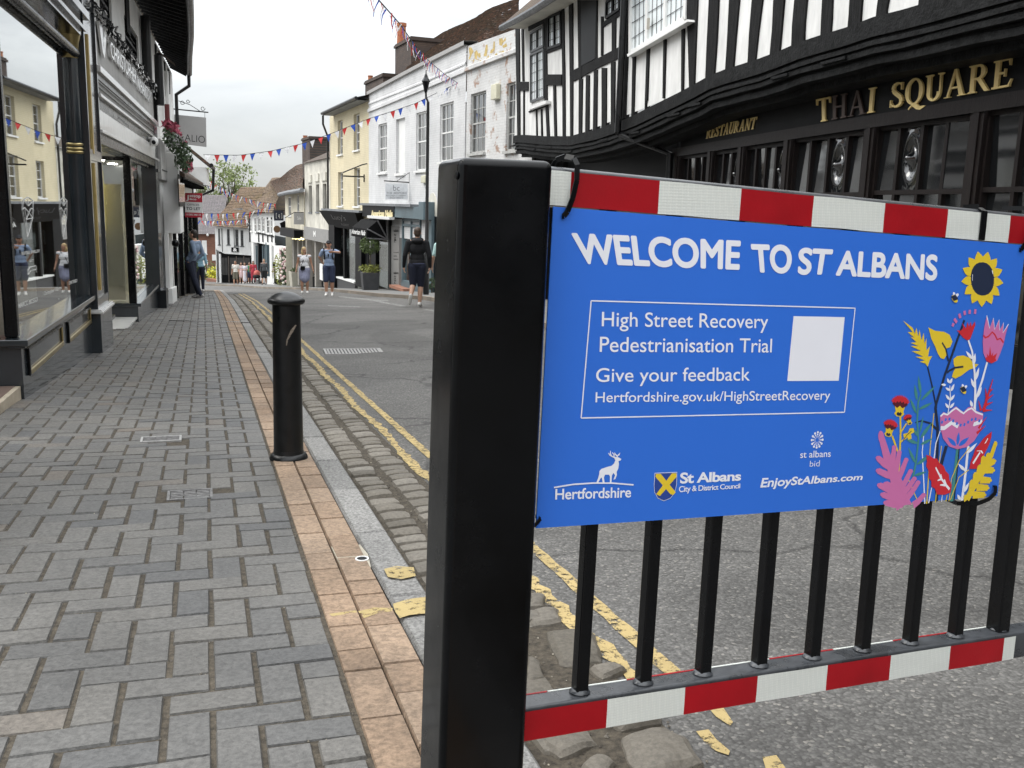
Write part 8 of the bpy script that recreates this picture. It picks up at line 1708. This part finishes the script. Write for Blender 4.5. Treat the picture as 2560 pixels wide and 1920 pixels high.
        if hair[0] == 'cap':
            cl('cap', [('e', hp_(0, -.004, .028), .048 * S, .057 * S, .048 * S, HM), ('c', hp_(-.02, .06, .022), hp_(.02, .06, .022), .012 * S, .012 * S), ('e', hp_(0, .065, .02), .036 * S, .034 * S, .007 * S, HM)], hair[1]); cl('hair', [('e', hp_(0, -.026, -.008), .045 * S, .034 * S, .04 * S, HM)], HAIRD)
    if extra: extra(t, P, S, R3, hp_, cl)
    return t
BLUSH = cloth('blue_grey_shirt', (.17, .225, .31)); DKTR = cloth('navy_trousers', (.014, .018, .035)); BLKH = cloth('black_hoodie', (.006, .006, .008)); NVSH = cloth('navy_shorts', (.010, .013, .028)); POLO = cloth('pale_blue_polo', (.23, .30, .43)); NVS2 = cloth('dark_blue_shorts', (.026, .036, .075)); WTOP = cloth('white_top', (.72, .72, .74)); LAV = cloth('grey_lavender_skirt', (.25, .26, .36)); WSH = mat('white_shoe', (.62, .61, .58), .6); DKS = mat('dark_shoe', (.02, .02, .022), .5)
# man looking up at the black shop front, left foot crossed behind
g = Vector((PLQ.x, PLQ.y, 0))
m_loc = gh(490, 745); m_loc = Vector((m_loc.x, m_loc.y, pav_z(m_loc.x, m_loc.y)))
hM = (m_loc - Vector((0, 0, CAMH))).length
def ex_man(t, P, S, R3, hp_, cl): pass
person(m_loc, -85, 1.86, 'man in blue grey shirt and dark trousers standing sideways with hands in pockets', dict(rHip=(.045, .06, .515), lHip=(-.05, .06, .515), pelvis=(0, .055, .54), waist=(0, .03, .62), chest=(0, -.005, .735), rSh=(.105, -.02, .81), lSh=(-.1, -.015, .81), rEl=(.13, -.07, .645), lEl=(-.13, -.065, .645), rWr=(.10, .04, .535), lWr=(-.10, .045, .535), rHd=(.085, .09, .50), lHd=(-.085, .09, .50), rKnee=(.045, .045, .28), lKnee=(-.045, .0, .285), rAnk=(.03, -.03, .045), lAnk=(-.03, -.09, .05), rToe=(.035, .06, .018), lToe=(-.035, -.0, .02), neck=(0, -.015, .845), head=(0, .01, .925)), ('shirt', BLUSH, 1.9, 1), ('trousers', DKTR, 2.0), ('short', HAIRD), SKIN, mat('black_white_trainer', (.30, .29, .28), .6, .6, 30), fine=.009, head_tilt=14)
# couple walking up the road
cw = gh(762, 733.5, ROAD); cm = gh(823, 740, ROAD)
def ex_w(t, P, S, R3, hp_, cl):
    m = MB(); c = P['pelvis'] + R3((.03, .085, .015)); M_ = Matrix.Rotation(-math.radians(170), 3, 'Z'); m.prism([c + R3((a, .025, b)) for a, b in ((-.05, -.04), (.05, -.04), (.05, .04), (-.05, .04))], [c + R3((a, -.015, b)) for a, b in ((-.05, -.04), (.05, -.04), (.05, .04), (-.05, .04))]); bevel(m.build('shoulder_bag', BLK2, t), .01)
    m = MB(); m.tube([c + R3((.04, .0, .04)), P['chest'] + R3((.02, .075, -.02)), P['lSh'] + R3((.04, .03, .03)), P['lSh'] + R3((.03, -.03, .03))], .006 * S, 6); m.build('bag_strap', BLK2, t)
    m = MB(); m.bar(P['lHd'] + R3((0, .0, -.02)), P['lHd'] + R3((-.01, .02, -.06)), .018, .008); m.build('phone', BLK, t)
person(cw, 172, 1.70, 'blonde woman in white sleeveless top and grey skirt with black shoulder bag', dict(rEl=(.15, -.02, .64), lEl=(-.15, -.02, .64), rWr=(.175, .02, .50), lWr=(-.185, .02, .51), rHd=(.18, .03, .455), lHd=(-.20, .03, .465), rKnee=(.055, .04, .285), rAnk=(.05, .03, .045), rToe=(.05, .12, .02), lAnk=(-.055, -.02, .045)), ('blouse', WTOP, 0, 1), ('skirt', LAV, .82), ('long', HAIRF), SKIN2, WSH, True, .009, ex_w, fat=1.1, head_turn=-40)
def ex_m(t, P, S, R3, hp_, cl):
    m = MB(); m.ell(P['chest'] + R3((.0, .073, .0)), .012 * S, .01 * S, .035 * S, 8); m.build('sunglasses', BLK, t, 'all')
    m = MB(); m.tube([P['rSh'] + R3((-.02, -.04, .0)), P['rSh'] + R3((-.02, .02, .045)), P['chest'] + R3((.07, .07, .0)), P['chest'] + R3((.08, .03, -.07))], .012 * S, 6); m.tube([P['lSh'] + R3((.02, -.04, .0)), P['lSh'] + R3((.02, .02, .045)), P['chest'] + R3((-.07, .07, .0)), P['chest'] + R3((-.08, .03, -.07))], .012 * S, 6); m.build('rucksack_strap', BLK2, t, True)
    m = MB(); m.ell(P['chest'] + R3((0, -.10, -.02)), .075 * S, .05 * S, .11 * S, 12); m.build('rucksack', BLK2, t, 'all')
person(cm, 178, 1.80, 'man in black cap and pale blue polo shirt pointing with one arm across', dict(rSh=(.108, 0, .81), rEl=(.175, -.02, .70), rWr=(.125, -.05, .60), rHd=(.10, -.06, .57), lSh=(-.11, .01, .815), lEl=(-.20, .06, .795), lWr=(-.10, .12, .805), lHd=(-.055, .13, .80), rKnee=(.05, .03, .285), rAnk=(.04, .05, .045), rToe=(.045, .14, .02), lAnk=(-.05, -.02, .045)), ('polo_shirt', POLO, .75, 1), ('shorts', NVS2, .98, .01), ('cap', cloth('black_cap', (.012, .013, .018))), SKIN2, WSH, False, .009, ex_m, head_turn=-8, head_tilt=6, socks=WTOP)
# raised pointing arm reads sideways: forearm of the couple's man kept level with his shoulder
# man in black hoodie walking away
hm = gh(1042, 768, ROAD)
def ex_h(t, P, S, R3, hp_, cl):
    cl('hood', [('e', P['neck'] + R3((0, -.04, -.012)), .075 * S, .05 * S, .035 * S, Matrix.Rotation(-math.radians(2), 3, 'Z')), ('c', P['neck'] + R3((-.05, -.01, .0)), P['neck'] + R3((.05, -.01, .0)), .03 * S, .03 * S)], BLKH)
    cl('tee_hem', [('e', P['pelvis'] + Vector((0, 0, .012 * S)), .106 * S, .078 * S, .022 * S, Matrix.Rotation(-math.radians(2), 3, 'Z'))], cloth('slate_blue_tee', (.07, .08, .14)))
person(hm, -4, 1.84, 'man in black hoodie and navy shorts walking away with one heel raised', dict(rEl=(.155, -.03, .645), lEl=(-.155, -.02, .645), rWr=(.16, .02, .505), lWr=(-.17, .03, .505), rHd=(.15, .03, .46), lHd=(-.165, .04, .46), rKnee=(.045, .03, .285), rAnk=(.035, .0, .05), rToe=(.045, .085, .018), lKnee=(-.05, .0, .29), lAnk=(-.075, -.115, .135), lToe=(-.085, -.085, .052)), ('hoodie', BLKH, 1.95, 1), ('shorts', NVSH, 1.02, .004), ('short', HAIRB), SKIN, WSH, False, .009, ex_h, fat=1.08)
# companion hidden behind the gate post
cp = at(1110, 760, hm.y + .35); cp = Vector((cp.x, cp.y, G(cp.x, cp.y) + ROAD)); MINT = cloth('mint_shirt', (.42, .60, .58))
person(cp, -6, 1.76, 'person in mint short sleeved shirt half hidden behind the gate post', dict(lEl=(-.15, -.03, .655), lWr=(-.165, .02, .52), lHd=(-.16, .03, .47)), ('shirt', MINT, .8, 1), ('shorts', cloth('pale_shorts', (.35, .45, .48)), .95, .01), ('short', HAIRD), SKIN, WSH, False, .012)
# group further down the hill
def far(px, py, Y, face, Hh, label, **k):
    q = at(px, py, Y); return person(Vector((q.x, q.y, q.z)), face, Hh, label, fine=.016, group='people down the hill', **k)
TEE = cloth('off_white_tee', (.62, .60, .56)); OLV = cloth('khaki_shorts', (.13, .12, .09)); GRY = cloth('charcoal_jumper', (.06, .065, .07)); BKC = cloth('black_clothes', (.008, .008, .009)); REDC = cloth('coral_red_outfit', (.55, .06, .09)); PNK = cloth('pink_white_dress', (.62, .46, .46)); WDR = cloth('white_dress', (.66, .64, .70)); GRN = cloth('green_shirt', (.04, .22, .10))
walk = dict(rKnee=(.058, .045, .285), rAnk=(.058, .06, .05), rToe=(.062, .15, .025), lKnee=(-.055, .02, .285), lAnk=(-.055, -.08, .06), lToe=(-.06, .01, .02))
far(590, 714, 69, 178, 1.82, 'man in off white tee and khaki shorts walking up the hill', pose=walk, top=('tee', TEE, .7, 1), bottom=('shorts', OLV, .98, .01), hair=('short', HAIRD), skin=SKIN2, shoes=DKS)
far(604, 709, 71.5, 170, 1.62, 'woman in pink and white dress at the edge of the far group', bottom=('dress', PNK, .3), top=('sleeves', PNK, .6, 0), hair=('long', HAIRD), female=True, shoes=WSH)
far(613, 709, 71, 185, 1.60, 'woman in long white dress with arms folded in the far group', pose=dict(rWr=(.03, .09, .65), rHd=(-.02, .09, .66), lWr=(-.03, .09, .65), lHd=(.02, .09, .66)), bottom=('dress', WDR, .12), top=('sleeves', WDR, .6, 0), hair=('long', HAIRD), female=True, shoes=WSH)
far(625, 708, 72.5, 175, 1.62, 'person in green shirt and blue shorts standing behind the women', top=('shirt', GRN, .7, 1), bottom=('shorts', NVS2, .95, .01), hair=('short', HAIRB), shoes=WSH)
far(634, 707.5, 71.5, 160, 1.66, 'woman in coral red top and trousers beside the pushchair', top=('tunic', REDC, 1.6, 1), bottom=('trousers', REDC, 1.9, .012), hair=('long', HAIRB), female=True, shoes=WSH)
far(661, 712, 66, 178, 1.80, 'man in charcoal jumper and black shorts walking up by the teal shop', pose=walk, top=('jumper', GRY, 1.9, 1), bottom=('shorts', BKC, .95, .012), hair=('short', mat('fair_hair', (.22, .15, .09), .6)), shoes=DKS)
far(691, 709, 64.5, 200, 1.72, 'woman with long dark hair in a long black dress by the corner', bottom=('dress', BKC, .03), top=('sleeves', BKC, 1.2, 0), hair=('long', HAIRD), female=True, shoes=DKS)
q = gh(501, 730)
person(Vector((q.x, q.y, pav_z(q.x, q.y))), -20, 1.68, 'person in light blue top mostly hidden behind the standing man', None, ('top', cloth('sky_blue_top', (.25, .42, .52)), 1.2, 1), ('trousers', DKTR, 1.9), ('short', HAIRD), SKIN, WSH, True, .014)
# pushchair
q = at(643, 708, 70.3); t = thing('pushchair', q, 'coral pink pushchair with dark wheels beside the woman in red', 'pushchair')
m = MB(); m.ell(q + Vector((0, 0, .72)), .24, .32, .26, 12); m.build('hood', cloth('salmon_canopy', (.50, .13, .11)), t, 'all'); m = MB(); m.ell(q + Vector((0, -.1, .5)), .3, .4, .16, 10); m.build('seat', BKC, t, 'all')
for sx, sy in ((-.28, -.3), (.28, -.3), (-.28, .3), (.28, .3)):
    m = MB(); c = q + Vector((sx, sy, .13)); m.tube([c - Vector((.03, 0, 0)), c + Vector((.03, 0, 0))], .13, 14); m.build('wheel', DKS, t, True)
m = MB(); m.tube([q + Vector((-.25, -.3, .15)), q + Vector((-.25, .35, .95)), q + Vector((.25, .35, .95)), q + Vector((.25, -.3, .15))], .018, 6); m.build('frame', BLK2, t, True)
